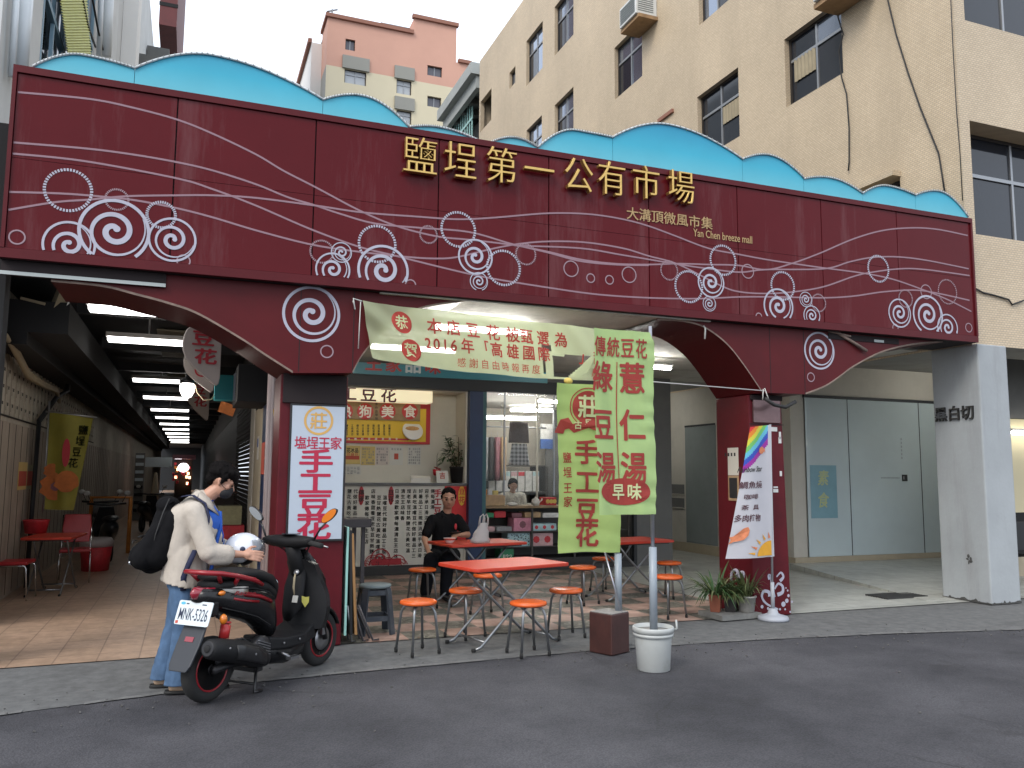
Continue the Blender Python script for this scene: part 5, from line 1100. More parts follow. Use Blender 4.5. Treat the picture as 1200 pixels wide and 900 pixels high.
m.box(XR_-.036, XR_-.031, (yA+yB)/2-.15, (yA+yB)/2+.1, 1.78, 2.1, "paper_white"); m.box(XR_-.038, XR_-.0365, (yA+yB)/2-.1, (yA+yB)/2+.08, 1.95, 2.07, "goods_blue"); ARS(m.build("notice_print"))
m = MB()
for y, r_, lab in ((9.3,.022,"thin pink grey pipe nearest the red pillar in the alley mouth"),(9.6,.03,"thickest pink grey pipe, in the middle of three by the red pillar"),(9.9,.02,"thin pink grey pipe deepest in the alley of the three by the red pillar")):
    m = MB(); m.tube([(.82,y,.012),(.82,y,2.85)], r_, "pipe_pink", 8); tag(m.build("drain_pipe"), lab, "pipe", "pipes by the alley mouth")
q0 = PY(326,480,8.9); q1 = PY(326,532,8.9); m = MB(); m.loft([[(q0.x+s_[0]*(.05-.012*k), 8.9+s_[1]*.03, q0.z+(q1.z-q0.z)*k/4) for s_ in ((-1,-1),(1,-1),(1,1),(-1,1))] for k in range(5)], "cover_yellow"); tag(m.build("parasol_cover"), "rolled yellow cloth hanging left of the red pillar", "cloth")
# hanging shield signs
mat("shield_white", (.44,.38,.34), .6, var=.1, vscale=4); mat("shield_red", (.42,.03,.04), .6)
def shield(cx, Y, cz, w, h, label, chars, rz=0.0):
    t = thing("hanging_sign", label, "sign", (cx, Y, cz), rz, "white shield signs hanging in the alley"); m = MB()
    pts = [(w*(x-.5), h*(.5-z)) for x, z in ((.20,.0),(.5,-.03),(.8,-.01),(.97,.06),(1,.2),(1,.55),(1,.85),(.97,.97),(.92,1),(.8,.955),(.55,.83),(.3,.70),(.1,.56),(.02,.42),(0,.3),(.04,.15),(.1,.06))]
    m.prism(pts, -.03, .03, "shield_white"); m.build("board", t, bevel=.008); m = MB()
    for i, ch in enumerate(chars):
        if ch == 'o': ring(m, w*.08, h*(.30-.30*i), w*.2, .02, -.033, "shield_red"); put_han(m, "老", w*.08, h*(.30-.30*i), w*.25, w*.25, "shield_red", lambda x, z, d: (x, -.034-d, z), offset=.02)
        else: put_han(m, ch, w*(.02+.08*i), h*(.30-.31*i), w*.56, h*.26, "shield_red", lambda x, z, d: (x, -.034-d, z), offset=.03, shear=0)
    m.build("lettering", t); m = MB(); m.tube([(0,0,h/2-.01),(0,0,h/2+.25)], .008, "dark_beam", 6); m.build("hanger", t)
q = PY(236,417,9.3); shield(q.x, 9.3, q.z, .39, .62, "nearest white shield sign with two red characters under the arch", "豆花", R(8))
q = PY(233,434,10.6); shield(q.x, 10.6, q.z, .36, .52, "white shield sign with a red ring half behind the nearest one", "紅o", R(8))
q = PY(232,470,15); shield(q.x, 15, q.z, .36, .66, "dim far shield sign below the round lamp wire", "豆花", R(8))
mat("box_teal", (.02,.24,.27), .45, var=.1); t = thing("box_sign", "small teal box sign jutting from the dark alley shops", "sign", (.6, 11, 2.45)); q0 = PY(251,468,11); q1 = PY(274,440,11); m = MB(); m.box(q0.x, q1.x, 11, 11.25, q0.z, q1.z, "box_teal"); rel(m.build("box"), t); m = MB(); m.add([(q1.x+.002,11,q0.z),(q1.x+.14,11.02,q0.z+.02),(q1.x+.14,11.02,q1.z+.12),(q1.x+.002,11,q1.z+.02),(q1.x+.002,11.25,q0.z),(q1.x+.14,11.25,q0.z+.02),(q1.x+.14,11.25,q1.z+.12),(q1.x+.002,11.25,q1.z+.02)],[(0,1,2,3),(4,7,6,5),(0,4,5,1),(1,5,6,2),(2,6,7,3),(3,7,4,0)],"lightbox_white"); rel(m.build("panel"), t)
m = MB(); q0 = PY(288,475,10.4); m.box(q0.x-.1, XR_-.001, 10.4, 11.6, q0.z+.05, q0.z+.5, "dark_void"); tag(m.build("awning_box"), "dark awning box over the alley shutter", "awning"); m = MB(); m.obox((PY(266,479,12.5).x,12.5,PY(266,479,12.5).z),(.22,.03,.16),"fruit_orange",(0,.3,.2)); tag(m.build("paper_tag"), "small orange paper tag hanging in the dark right side of the alley", "tag")
mat("globe_lit", (1,1,1), .4, emit=(1,.93,.88), estr=8); t = thing("round_lamp", "bright round lamp with a loose yellow wire hanging in the alley", "lamp", tuple(PY(219.5,455,11.2))); m = MB(); m.lathe([(.0,-.13),(.05,-.11),(.085,-.04),(.09,.03),(.07,.06)], (0,0,0), "globe_lit", 14); m.build("globe", t); m = MB(); m.lathe([(.095,.061),(.095,.10),(.03,.14),(.01,.3)], (0,0,0), "black_plastic", 12); m.build("cap", t); m = MB(); m.tube([(.08,0,.1),(.12,0,-.05),(.2,0,-.14),(.3,0,-.13),(.37,0,.05)], .008, "cable_cream", 6); m.build("wire", t)
pl_ = bpy.data.lights.new("alley_lamp_light", 'POINT'); pl_.energy = 8; pl_.color = (1,.9,.8); pl_.shadow_soft_size = .1; po = bpy.data.objects.new("alley_lamp_light", pl_); COL.objects.link(po); po.parent = t; po.location = (0,0,-.25)
# far end of the alley
mat("shop_glow", (1,.6,.4), .5, emit=(1,.55,.3), estr=4); mat("glow_white", (1,1,1), .5, emit=(1,.9,.95), estr=4); mat("board_pale", (.55,.62,.66), .6)
t = thing("far_stall", "far lit stall glowing orange and white at the end of the alley", "stall", (.1, 34, 0)); rr = random.Random(4)
q0 = PY(204,572,34); q1 = PY(226,538,34); m = MB(); m.box(q0.x, q1.x, 34.3, 34.4, .013, q1.z, "dark_void"); m.box(q0.x-.1, q1.x+.1, 33.6, 34.3, q1.z, q1.z+.15, "goods_plum"); rel(m.build("back_panel"), t); m = MB()
for i in range(26):
    px = rr.choice([205,206,207,220,221,219,218,212,215]); q = PY(px+rr.uniform(-2,2), rr.uniform(543,570), 34.1); m.box(q.x-.04, q.x+.04, 34.05, 34.2, q.z-.05, q.z+.05, rr.choice(["shop_glow","shop_glow","goods_red","goods_orange"]))
rel(m.build("goods_display"), t); m = MB(); q = PY(215,548,34); m.ball((q.x,34,q.z), (.2,.1,.17), "glow_white"); q = PY(209,537,34); m.box(q.x-.12,q.x+.12,33.9,34,q.z-.03,q.z+.03,"glow_white"); rel(m.build("lamp"), t)
m = MB(); a = PY(169,547,42); b = PY(202,536,42); m.box(a.x, b.x, 42, 42.1, a.z, b.z, "board_pale"); tag(m.build("hanging_board"), "pale board hanging across the far end of the alley", "board")
m = MB(); a = PY(157,566,30); b = PY(170,531,30); m.box(a.x, b.x, 30, 30.4, .02, b.z, "grey_wall")
for i in range(8): m.box(a.x+.02, b.x-.02, 29.98, 29.999, .3+i*.25, .4+i*.25, "board_pale" if i > 3 else "dark_void")
tag(m.build("slatted_cabinet"), "grey slatted cabinet deep in the alley on the left", "cabinet")
m = MB(); a = PY(182,566,33); m.lathe([(.02,0),(.14,.1),(.12,.6),(.05,1.2),(0,1.25)], (a.x,33,.35), "cream_panel", 10); m.tube([(a.x,33,.02),(a.x,33,.4)], .02, "window_frame_grey", 6); tag(m.build("closed_parasol"), "closed pale yellow parasol far down the alley", "parasol")
t = thing("small_table", "small white table far down the alley", "table", (PY(183,580,30).x, 30, .012)); m = MB(); m.box(-.25,.25,-.25,.25,.6,.64,"fixture_white"); m.build("tabletop", t)
for x in (-.22,.22):
    for y in (-.22,.22): m = MB(); m.tube([(x,y,0),(x,y,.6)], .015, "fixture_white", 6); m.build("leg", t)

# ================================================================ old building over the alley, upper left
ob = thing("old_building", "old patched building with a blue window grille rising above the alley", "building", (-2.1, 12, 3.8)); OB = lambda o: rel(o, ob)
mat("old_white", (.55,.56,.55), .8, var=.12, vscale=1, dirt=.5, dscale=1, dcol=(.28,.27,.25), streak=True); mat("awning_lime", (.50,.52,.17), .6, var=.1); mat("grille_blue", (.20,.32,.40), .5); mat("pipe_white", (.62,.66,.68), .4, var=.06); mat("eave_red", (.10,.015,.015), .6, var=.2); mat("awning_shaded_side", (.12,.13,.09), .8)
m = MB(); h0 = (12.0, 16.8, 5.2, 12.5); h1 = (25.8, 31, 10.5, 12.8)
wall(m, 'x', -2.1, 9.8, 21, 3.84, 13.6, [h0], "old_white", .25, sgn=-1); wall(m, 'x', -2.1, 21, 46, 3.84, 18.5, [h1], "old_white", .25, sgn=-1); m.quad((-2.1,9.8,0),(-8,9.8,0),(-8,9.8,13.6),(-2.1,9.8,13.6),"old_white"); m.quad((-2.1,21,13.6),(-8,21,13.6),(-8,21,18.5),(-2.1,21,18.5),"old_white"); m.quad((-2.1,9.8,13.6),(-8,9.8,13.6),(-8,21,13.6),(-2.1,21,13.6),"grey_wall"); m.quad((-2.1,21,18.5),(-8,21,18.5),(-8,46,18.5),(-2.1,46,18.5),"grey_wall"); m.box(-7.8, -2.6, 10, 20.9, 4, 13.3, "dark_void"); m.box(-7.8, -2.6, 21.1, 45, 4, 18.2, "dark_void"); m.quad((-2.1,46,3.84),(-8,46,3.84),(-8,46,18.5),(-2.1,46,18.5),"old_white"); OB(m.build("wall"))
m = MB(); 
for k in range(7): y = 12.0+k*.8; m.box(-2.14, -2.09, y-.03, y+.03, 5.2, 12.5, "grille_blue")
for z in (6.4, 8.0, 9.6, 11.2): m.box(-2.155, -2.08, 12, 16.8, z-.04, z+.04, "grille_blue")
o = OB(m.build("window")); m = MB(); m.box(-2.3, -2.28, 12, 16.8, 5.2, 12.5, "dark_glass"); m.build("pane", o)
m = MB()
def aq(px, py, x=-2.0): return PX(px, py, x)
A4 = [aq(80,66), aq(107,66), aq(101,-12), aq(69,-12)]
def aw_(u, v): p = (A4[0]*(1-u)+A4[1]*u)*(1-v)+(A4[3]*(1-u)+A4[2]*u)*v; return (p.x+.012*math.sin(v*150), p.y, p.z)
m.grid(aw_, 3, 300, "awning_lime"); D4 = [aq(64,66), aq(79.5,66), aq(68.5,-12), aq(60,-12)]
m.prism([(p.y, p.z) for p in D4], -2.09, -2.0, "awning_shaded_side")  # shaded side of the awning, its shade painted as a dark wedge
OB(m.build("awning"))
m = MB(); m.tube([PX(22,90,-2.0), PX(30,-20,-2.0)], .09, "pipe_white", 10); m.tube([PX(14,90,-2.02), PX(20,-20,-2.02)], .035, "pipe_white", 8); OB(m.build("drain_pipe"))
m = MB(); m.tube([PX(124,66,-1.95), PX(128,-20,-1.95)], .10, "pipe_white", 10); m.tube([PX(116,66,-2.0),PX(119,-20,-2.0)], .05, "pipe_white", 8); OB(m.build("drain_pipe"))
m = MB(); 
for k in range(6): y = 26+k*.95; m.box(-2.15, -2.08, y-.05, y+.05, 10.5, 12.8, "pipe_white")
OB(m.build("barred_window"))
m = MB(); m.box(-2.08, -1.5, 25.6, 29.5, 13.2, 13.9, "grey_wall"); OB(m.build("ledge"))
m = MB(); m.box(-2.095, -1.75, 22, 23.0, 10.3, 20, "white_and_lit_paint"); OB(m.build("panel_strip")); pass
m = MB(); m.box(-2.08, -1.35, 30.5, 33, 14.6, 16.6, "grey_wall"); tag(m.build("air_conditioner"), "grey boxed air conditioner high on the old left building", "air conditioner")
m = MB(); a = PX(186,26,-1.6); q0 = PY(186,28,34); q1 = PY(207,28,34); m.box(q0.x, q1.x, 34, 44, q0.z, q0.z+14, "eave_red"); 
for k in range(3): m.box(q0.x-.02, q1.x+.02, 33.98, 33.999, q0.z+.8+k*1.6, q0.z+.95+k*1.6, "dark_void")
tag(m.build("roof_eave"), "dark red roof structure jutting out at the far end of the old building", "roof")
m = MB(); m.tube([PX(95,-10,-2.0),PX(103,30,-2.0),PX(112,55,-2.0)], .02, "cable_black", 5); m.tube([PX(107,-10,-2.0),PX(115,35,-2.0),PX(121,60,-2.0)], .02, "cable_black", 5); tag(m.build("wall_cable"), "loose cables on the old building between the yellow awning and the white pipe", "cable")
# ================================================================ tables, stools and small things outside
mat("table_red", (.50,.045,.022), .36, var=.1, vscale=3, spec=.45); mat("stool_orange", (.64,.105,.015), .26, var=.1, vscale=5, spec=.6); mat("steel_tube", (.26,.27,.28), .32, metal=.85, var=.15, vscale=20)
mat("chrome", (.55,.56,.57), .18, metal=1.0)
def make_stool(name="round_stool", label="", group="orange topped round stools"):
    t = thing(name, label, "stool", (0,0,0), 0, group)
    m = MB(); m.lathe([(.150,.425),(.166,.432),(.168,.446),(.161,.459),(.13,.465),(0,.467)], (0,0,0), "stool_orange", 28); m.lathe([(0,.424),(.135,.424)], (0,0,0), "black_plastic", 20); m.build("seat", t)
    for k in range(4):
        a = math.pi/4+k*math.pi/2; c, s_ = math.cos(a), math.sin(a)
        m = MB(); m.tube([(c*.03,s_*.03,.415),(c*.10,s_*.10,.413),(c*.135,s_*.135,.395),(c*.155,s_*.155,.35),(c*.195,s_*.195,.03)], .0125, "steel_tube", 8); l_ = m.build("leg", t)
        m = MB(); m.lathe([(.015,0),(.016,.03),(.012,.045)], (c*.197,s_*.197,0), "black_rubber", 10); m.build("foot", l_)
    return t
st0 = make_stool()
STO = [((1.97,7.36),.3,"orange stool at the front left corner of the front red table, nearest the scooter"),
 ((2.66,9.78),.1,"orange stool standing by the seated man's knees left of the rear table"),
 ((2.60,7.92),.5,"orange stool tucked against the left side of the front red table"),
 ((3.22,9.02),.2,"orange stool behind the front red table showing under its far edge"),
 ((2.88,6.98),.1,"orange stool closest to the road in front of the front red table"),
 ((3.55,7.62),.0,"orange stool with a shiny wet seat at the right end of the front red table"),
 ((4.62,9.42),.4,"orange stool behind the bottom of the lower green flag"),
 ((5.38,10.3),.2,"orange stool far back, left of the rear right red table legs"),
 ((5.12,8.25),.2,"orange stool just right of the bucket flagpole, the nearer of two"),
 ((5.94,9.55),.5,"orange stool behind the one right of the bucket flagpole")]
for i, ((x, y), rz, lab) in enumerate(STO):
    t = st0 if i == 0 else copy_tree(st0); t.location = (x, y, .013); t.rotation_euler.z = rz; t["label"] = lab
def make_table(label, W_=1.08, D_=.70, group="red folding tables"):
    t = thing("folding_table", label, "table", (0,0,0), 0, group); H_ = .745
    def rr_(w, d, r_): return [(sx*(w/2-r_)+r_*math.cos(a), sy*(d/2-r_)+r_*math.sin(a)) for sx, sy, a0 in ((1,1,0),(-1,1,90),(-1,-1,180),(1,-1,270)) for a in (R(a0), R(a0+45), R(a0+90))]
    m = MB(); m.prism(rr_(W_, D_, .04), H_-.032, H_, "table_red", 'z'); m.build("tabletop", t, bevel=.006)
    m = MB(); m.box(-W_/2+.06, W_/2-.06, -D_/2+.06, D_/2-.06, H_-.05, H_-.033, "black_plastic"); m.build("underframe", t)
    for s_ in (-1, 1):
        for q in (-1, 1):
            m = MB(); y = s_*(D_/2-.12)+.012*q; m.tube([(q*.30,y,H_-.052),(q*.18,y,.55),(-q*.32,y,.10),(-q*.40,y,.03),(-q*.46,y,.012)], .014, "steel_tube", 8); m.tube([(-q*.46,y,.014),(-q*.49,y,.014)], .017, "black_rubber", 8); m.build("leg", t)
    m = MB(); m.tube([(.30,-D_/2+.12,.70),(.30,D_/2-.12,.70)], .011, "steel_tube", 8); m.build("stretcher", t); m = MB(); m.tube([(-.35,-D_/2+.13,.07),(-.35,D_/2-.13,.07)], .011, "steel_tube", 8); m.build("stretcher", t); m = MB(); m.tube([(.35,-D_/2+.11,.07),(.35,D_/2-.11,.07)], .011, "steel_tube", 8); m.build("stretcher", t)
    return t
tb0 = make_table("front red folding table with nothing on it, ringed by orange stools")
tb0.location = (2.86, 7.55, .013); tb0.rotation_euler.z = R(14)
t2 = copy_tree(tb0); t2.location = (3.42, 9.98, .013); t2.rotation_euler.z = R(10); t2["label"] = "rear red folding table with the bowl and plastic bag before the seated man"
t3 = copy_tree(tb0); t3.location = (5.42, 9.75, .013); t3.rotation_euler.z = R(8); t3["label"] = "red folding table behind the flags with a small white bowl at its edge"
def bowl(p, label, col="bowl_white", r_=.075, band=None):
    t = thing("bowl", label, "bowl", p); m = MB(); m.lathe([(.55*r_,0),(.6*r_,.008),(.85*r_,.03),(r_,.06),(.96*r_,.06),(.8*r_,.03),(.5*r_,.014),(0,.012)], (0,0,0), col, 20); m.build("body", t)
    if band: m = MB(); m.lathe([(.885*r_,.034),(.99*r_,.057)], (0,0,0), band, 20); m.build("stripe", t)
bowl((3.02,9.86,.759), "red striped white bowl on the table before the seated man", band="print_red"); bowl((5.12,9.58,.759), "small white bowl on the far left edge of the right red table")
# plastic bag
mat("bag_film", (.72,.70,.70), .35, transl=.4, transp=.15); m = MB()
bx, by, bz = 3.36, 9.72, .760
secs = []
for k in range(8):
    t_ = k/7; w = .115*(1-.62*t_**1.6)*(1+.12*math.sin(k*2.1)); d = .07*(1-.6*t_); secs.append([(bx+.05*t_+w*math.cos(a*.3142)*(1+.12*math.sin(a*2.7+k)), by+d*math.sin(a*.3142), bz+.004+.24*t_) for a in range(20)])
t = thing("plastic_bag", "white translucent plastic carrier bag standing on the rear table", "bag", (bx,by,bz)); m.loft(secs, "bag_film", cap=True); rel(m.build("body"), t)
for dx in (-.02,.035):
    m = MB(); m.tube([(bx+.03+dx-.02,by+dx*.5,bz+.22),(bx+.045+dx-.02,by+dx*.5,bz+.32),(bx+.06+dx,by+dx*.5,bz+.35),(bx+.08+dx,by+dx*.5,bz+.30),(bx+.075+dx,by+dx*.5,bz+.22)], [.014,.009,.009,.009,.014], "bag_film", 7); rel(m.build("handle"), t)
# dark plastic stool and folded tables by the left pillar
mat("stool_slate", (.045,.055,.07), .45, var=.15, vscale=6, dirt=.4, dscale=8, dcol=(.2,.2,.2)); mat("stool_slate_top", (.16,.20,.21), .5, var=.2, vscale=5)  # seat top has a paler tone than the legs
t = thing("plastic_stool", "slate grey plastic stool with a paler seat beside the folded tables", "stool", (1.80, 8.42, .013)); m = MB()
m.lathe([(.155,.445),(.165,.46),(.16,.475),(.14,.482),(0,.484)], (0,0,0), "stool_slate_top", 4 if False else 20); m.build("seat", t)
for k in range(4):
    a = math.pi/4+k*math.pi/2; c, s_ = math.cos(a), math.sin(a); m = MB(); m.loft([[(c*r_+u*.035*-s_-v*.012*c, s_*r_+u*.035*c-v*.012*s_, z) for u, v in ((-1,-1),(1,-1),(1,1),(-1,1))] for r_, z in ((.155,.445),(.165,.40),(.215,.0))], "stool_slate", smooth=False); m.build("leg", t)
m = MB()
for k in range(4):
    a = k*math.pi/2; q = Matrix.Rotation(a, 4, 'Z')
    for z, r_ in ((.15,.135),(.40,.115)):
        m.add([q @ Vector(p) for p in [(-r_,r_-.01,z-.02 if z<.3 else z-.03),(r_,r_-.01,z-.02 if z<.3 else z-.03),(r_,r_-.01,z+.03),(-r_,r_-.01,z+.03),(-r_,r_+.01,z-.02),(r_,r_+.01,z-.02),(r_,r_+.01,z+.03),(-r_,r_+.01,z+.03)]], [(0,1,2,3),(4,7,6,5),(0,4,5,1),(3,2,6,7),(0,3,7,4),(1,5,6,2)], "stool_slate")
m.build("rail", t)
mat("bench_dark", (.06,.055,.06), .6, var=.2); t = thing("high_stand", "dark high stand with a grey top behind the slate plastic stool", "stand", (1.72,9.3,.013)); m = MB(); m.box(-.22,.17,-.2,.2,1.0,1.09,"bench_dark"); m.build("top", t)
for x in (-.17,.02,.12): m = MB(); m.box(x-.02,x+.02,-.02,.02,0,.999,"bench_dark"); m.build("leg", t)
mat("edge_mint", (.30,.55,.50), .5); mat("board_brown", (.30,.16,.06), .6, var=.2); mat("board_olive", (.10,.10,.06), .6)
for i, (x, col, w, lab) in enumerate(((1.415,"edge_mint",.022,"folded table with a mint green edge leaning on the red pillar"),(1.468,"black_plastic",.028,"folded black table leaning between the mint and brown edged ones"),(1.515,"board_brown",.026,"folded table with a brown wood edge, farthest of three from the pillar"))):
    t = thing("folded_table", lab, "table", (x, 8.15, .013), 0, "folded tables leaning on the pillar"); m = MB(); tl = .03*i
    m.add([(0,-.22,.08),(w,-.22,.08),(w,.38,.08),(0,.38,.08),(-tl,-.22,1.08-.03*i),(w-tl,-.22,1.08-.03*i),(w-tl,.38,1.08-.03*i),(-tl,.38,1.08-.03*i)], [(0,3,2,1),(4,5,6,7),(0,1,5,4),(1,2,6,5),(2,3,7,6),(3,0,4,7)], col); m.build("tabletop", t, bevel=.004)
    m = MB(); m.tube([(w+.008,-.2,.35),(w+.06+.05*i,-.16,.012),(w+.10+.06*i,-.14,.012)], .01, "steel_tube" if i == 0 else "bench_dark", 6); m.tube([(w+.010,.2,.4),(w+.05+.05*i,-.05,.012)], .01, "bench_dark", 6); m.build("leg", t)
# bucket, tin block, flag poles
mat("bucket_white", (.44,.46,.45), .45, var=.08, vscale=4, dirt=.5, dscale=5, dcol=(.30,.28,.22)); mat("cement", (.26,.25,.235), .9, var=.25, vscale=25, bump=.3)
t = thing("white_bucket", "dirty white plastic bucket of cement at the road edge holding a flagpole", "bucket", (3.66,6.14,.001)); m = MB()
m.lathe([(.128,0),(.135,.006),(.152,.27),(.153,.275),(.166,.276),(.168,.300),(.160,.301),(.161,.306),(.171,.307),(.172,.345),(.166,.352),(.158,.350),(.155,.30)], (0,0,0), "bucket_white", 40); m.build("body", t); m = MB(); m.lathe([(.157,.318),(.1,.322),(0,.322)], (0,0,0), "cement", 30); m.build("cement_fill", t)
m = MB(); m.tube([(.168,-.03,.31),(.20,-.05,.33),(.185,-.06,.40)], .009, "bucket_white", 6); m.build("handle", t)
mat("tin_brown", (.050,.017,.014), .5, var=.35, vscale=6, dirt=.6, dscale=5, dcol=(.03,.02,.018)); t = thing("tin_block", "square rusty brown tin filled with cement behind the white bucket", "tin", (3.63,6.86,.005), R(24)); m = MB(); m.box(-.13,.13,-.13,.13,0,.355,"tin_brown"); m.build("body", t, bevel=.01); m = MB(); m.box(-.124,.124,-.124,.124,.356,.362,"cement"); m.build("cement_fill", t)
mat("pvc_grey", (.26,.30,.34), .35, var=.08); mat("pole_alu", (.45,.46,.50), .3, metal=.7); mat("flag_green", (.47,.66,.28), .75, var=.06, vscale=4, transl=.38); mat("flag_red", (.36,.045,.035), .75, transl=.2); mat("flag_cream", (.62,.66,.36), .75, transl=.2)
def flag(name, label, pole, zb_pvc, ztop, corners, wave, poleseg, group="green advertising flags"):
    t = thing(name, label, "flag", (pole[0], pole[1], zb_pvc), 0, group); P = lambda o: rel(o, t)
    m = MB(); m.tube([(pole[0],pole[1],zb_pvc),(pole[0]+.0,pole[1],poleseg)], .033, "pvc_grey", 14); P(m.build("sleeve"))
    m = MB(); m.tube([(pole[0],pole[1],poleseg-.02),(pole[0]+.0,pole[1],ztop)], .016, "pole_alu", 10); P(m.build("pole"))
    (x0, x1, z0, z1) = corners
    fn = lambda x, z, d=0: Vector((x+.006*math.sin(z*5), pole[1]-.035+wave(x, z)-d, z))
    return t, P, fn
# flag in the bucket (front)
zb1 = .325; px0, py0 = 3.665, 6.14
q0 = PY(692,385,py0); q1 = PY(756,386,py0); q2 = PY(702,603,py0)
X0, X1, Z0, Z1 = q0.x, px0+.012, 1.275, q0.z
wv = lambda x, z: -.04*math.sin((x-X0)/(X1-X0)*8.0+z*.7)*(1-(x-X0)/(X1-X0))*(.4+.6*(Z1-z)/(Z1-Z0))
wv_ = wv; wv = lambda x, z: wv_(x, z)+.007*math.sin(z*34+2*math.sin(z*9))*max(0,((x-X0)/(X1-X0)-.6)/.4)+.006*math.sin(x*31+z*6)
t, P, fn = flag("green_flag", "green cloth flag with maroon characters on the bucket pole, the nearer one", (px0,py0), zb1, Z1+.06, (X0,X1,Z0,Z1), wv, 1.0)
sk = lambda u, v: (X0+.055*(1-v)*1.0*(1-u))+(X1-X0-.055*(1-v)*(1-u)*.0)*u
def f1(u, v):  # the lower left corner swings in towards the pole
    x = X0+(X1-X0)*u; z = Z0+(Z1-Z0)*v; x += (1-u)*(1-v)*.035
    if u > .84 and v > .93: x -= (u-.84)*.28*(v-.93)/.07*6*.16
    return fn(x, z)
m = MB(); m.grid(f1, 36, 60, "flag_green"); P(m.build("cloth"))
def on1(x, z, d): 
    u = (x-X0)/(X1-X0); v = (z-Z0)/(Z1-Z0); p = f1(u, v); return p+Vector((0,-.006-d,0))
W_ = X1-X0; xx = lambda f_: X0+W_*f_
m = MB(); zz = lambda py: PY(725,py,py0).z
for i, ch in enumerate("傳統豆花"): put_han(m, ch, xx(.10+.225*i), zz(408)+.0, .115, .165, "flag_red", on1, offset=.016, dense=.09)
for ch, py in zip("薏仁湯", (443,498,548)): put_han(m, ch, xx(.63), zz(py), .235, .255, "flag_red", on1, offset=.024, dense=.06)
for ch, py in zip("綠豆湯", (443,498,548)): put_han(m, ch, xx(.14), zz(py), .20, .25, "flag_red", on1, offset=.024, dense=.06)
for k in range(24): z0_, z1_ = zz(425)+(zz(562)-zz(425))*k/24, zz(425)+(zz(562)-zz(425))*(k+1)/24; m.add([on1(xx(.375),z0_,0),on1(xx(.39),z0_,0),on1(xx(.39),z1_,0),on1(xx(.375),z1_,0)], [(0,1,2,3)], "flag_red")
ce = (xx(.47), zz(576)); n = 32; rad = (.255,.112)
m.add([on1(ce[0],ce[1],-.001)]+[on1(ce[0]+rad[0]*r_*math.cos(2*math.pi*k/n), ce[1]+rad[1]*r_*math.sin(2*math.pi*k/n), -.001) for r_ in (.2,.4,.6,.8,1) for k in range(n)], [(0,1+k,1+(k+1)%n) for k in range(n)]+[(1+q_*n+k,1+(q_+1)*n+k,1+(q_+1)*n+(k+1)%n,1+q_*n+(k+1)%n) for q_ in range(4) for k in range(n)], "flag_red")
for ch, fx in (("早",.36),("味",.62)): put_han(m, ch, xx(fx), ce[1], .12, .13, "flag_cream", lambda x, z, d: on1(x, z, d+.004), offset=.024, dense=.1)
P(m.build("lettering"))
# flag in the tin (rear, lower)
py1 = 6.86; pr0 = 3.64
q0 = PY(651,449,py1); q1 = PY(656,648,py1); q2 = PY(726,440,py1); X0b, X1b, Z0b, Z1b = q0.x, PY(725,600,py1).x, q1.z, q0.z
wv2 = lambda x, z: .018*math.sin(x*9+z*1.5)+.008*math.sin(x*19-z)+.004*math.sin(z*37+x*5)
t, P2, fn2 = flag("green_flag", "green flag with a maroon emblem hanging lower behind the bucket flag", (X1b-.01,py1), .365, Z1b+.05, (X0b,X1b,Z0b,Z1b), wv2, .88)
def f2(u, v): x = X0b+(X1b-X0b)*u; z = Z0b+(Z1b-Z0b)*v; return fn2(x+.012*(1-v)*(1-u), z+.008*math.sin(u*5)*(1-v))
mat("flag_lime", (.42,.59,.20), .75, var=.06, vscale=4, transl=.38); m = MB(); m.grid(f2, 30, 50, "flag_lime"); P2(m.build("cloth"))
on2 = lambda x, z, d: f2((x-X0b)/(X1b-X0b), (z-Z0b)/(Z1b-Z0b))+Vector((0,-.006-d,0))
W2 = X1b-X0b; xb_ = lambda f_: X0b+W2*f_; zz2 = lambda py: PY(690,py,py1).z
m = MB()
for ch, py in zip("手工豆花", (530,565,598,626)): put_han(m, ch, xb_(.46), zz2(py), .24, .22, "flag_red", on2, offset=.026, dense=.06)
for ch, py in zip("鹽埕王家", (537,554,572,588)): put_han(m, ch, xb_(.14), zz2(py), .085, .095, "flag_red", on2, offset=.013, dense=.15)
ce2 = (xb_(.50), zz2(478)); n = 32
m.add([on2(ce2[0],ce2[1],-.001)]+[on2(ce2[0]+.16*r_*math.cos(2*math.pi*k/n), ce2[1]+.155*r_*math.sin(2*math.pi*k/n), -.001) for r_ in (.2,.4,.6,.8,1) for k in range(n)], [(0,1+k,1+(k+1)%n) for k in range(n)]+[(1+q_*n+k,1+(q_+1)*n+k,1+(q_+1)*n+(k+1)%n,1+q_*n+(k+1)%n) for q_ in range(4) for k in range(n)], "flag_red")
for k in range(n):
    a0, a1 = 2*math.pi*k/n, 2*math.pi*(k+1)/n; m.add([on2(ce2[0]+r_*math.cos(a), ce2[1]+r_*math.sin(a), 0) for r_, a in ((.175,a0),(.185,a0),(.185,a1),(.175,a1))], [(0,1,2,3)], "flag_red")
put_han(m, "莊", ce2[0], ce2[1]+.01, .20, .20, "flag_cream", lambda x, z, d: on2(x, z, d+.004), offset=.024, dense=.1)
rib = [(-.36,-.24),(-.29,-.12),(-.20,-.10),(-.16,-.16),(0,-.10),(.16,-.16),(.20,-.10),(.26,-.14),(.22,-.22),(.15,-.24),(0,-.19),(-.15,-.24),(-.2,-.2),(-.24,-.21),(-.26,-.25)]
m.add([on2(ce2[0]+x, ce2[1]+z, .002) for x, z in rib], [list(range(len(rib)))], "flag_red")
for i, ch in enumerate("古早味"): put_han(m, ch, ce2[0]-.11+.11*i, ce2[1]-.165+(.02 if i == 1 else 0), .075, .075, "flag_cream", lambda x, z, d: on2(x, z, d+.006), offset=.02, dense=.2)
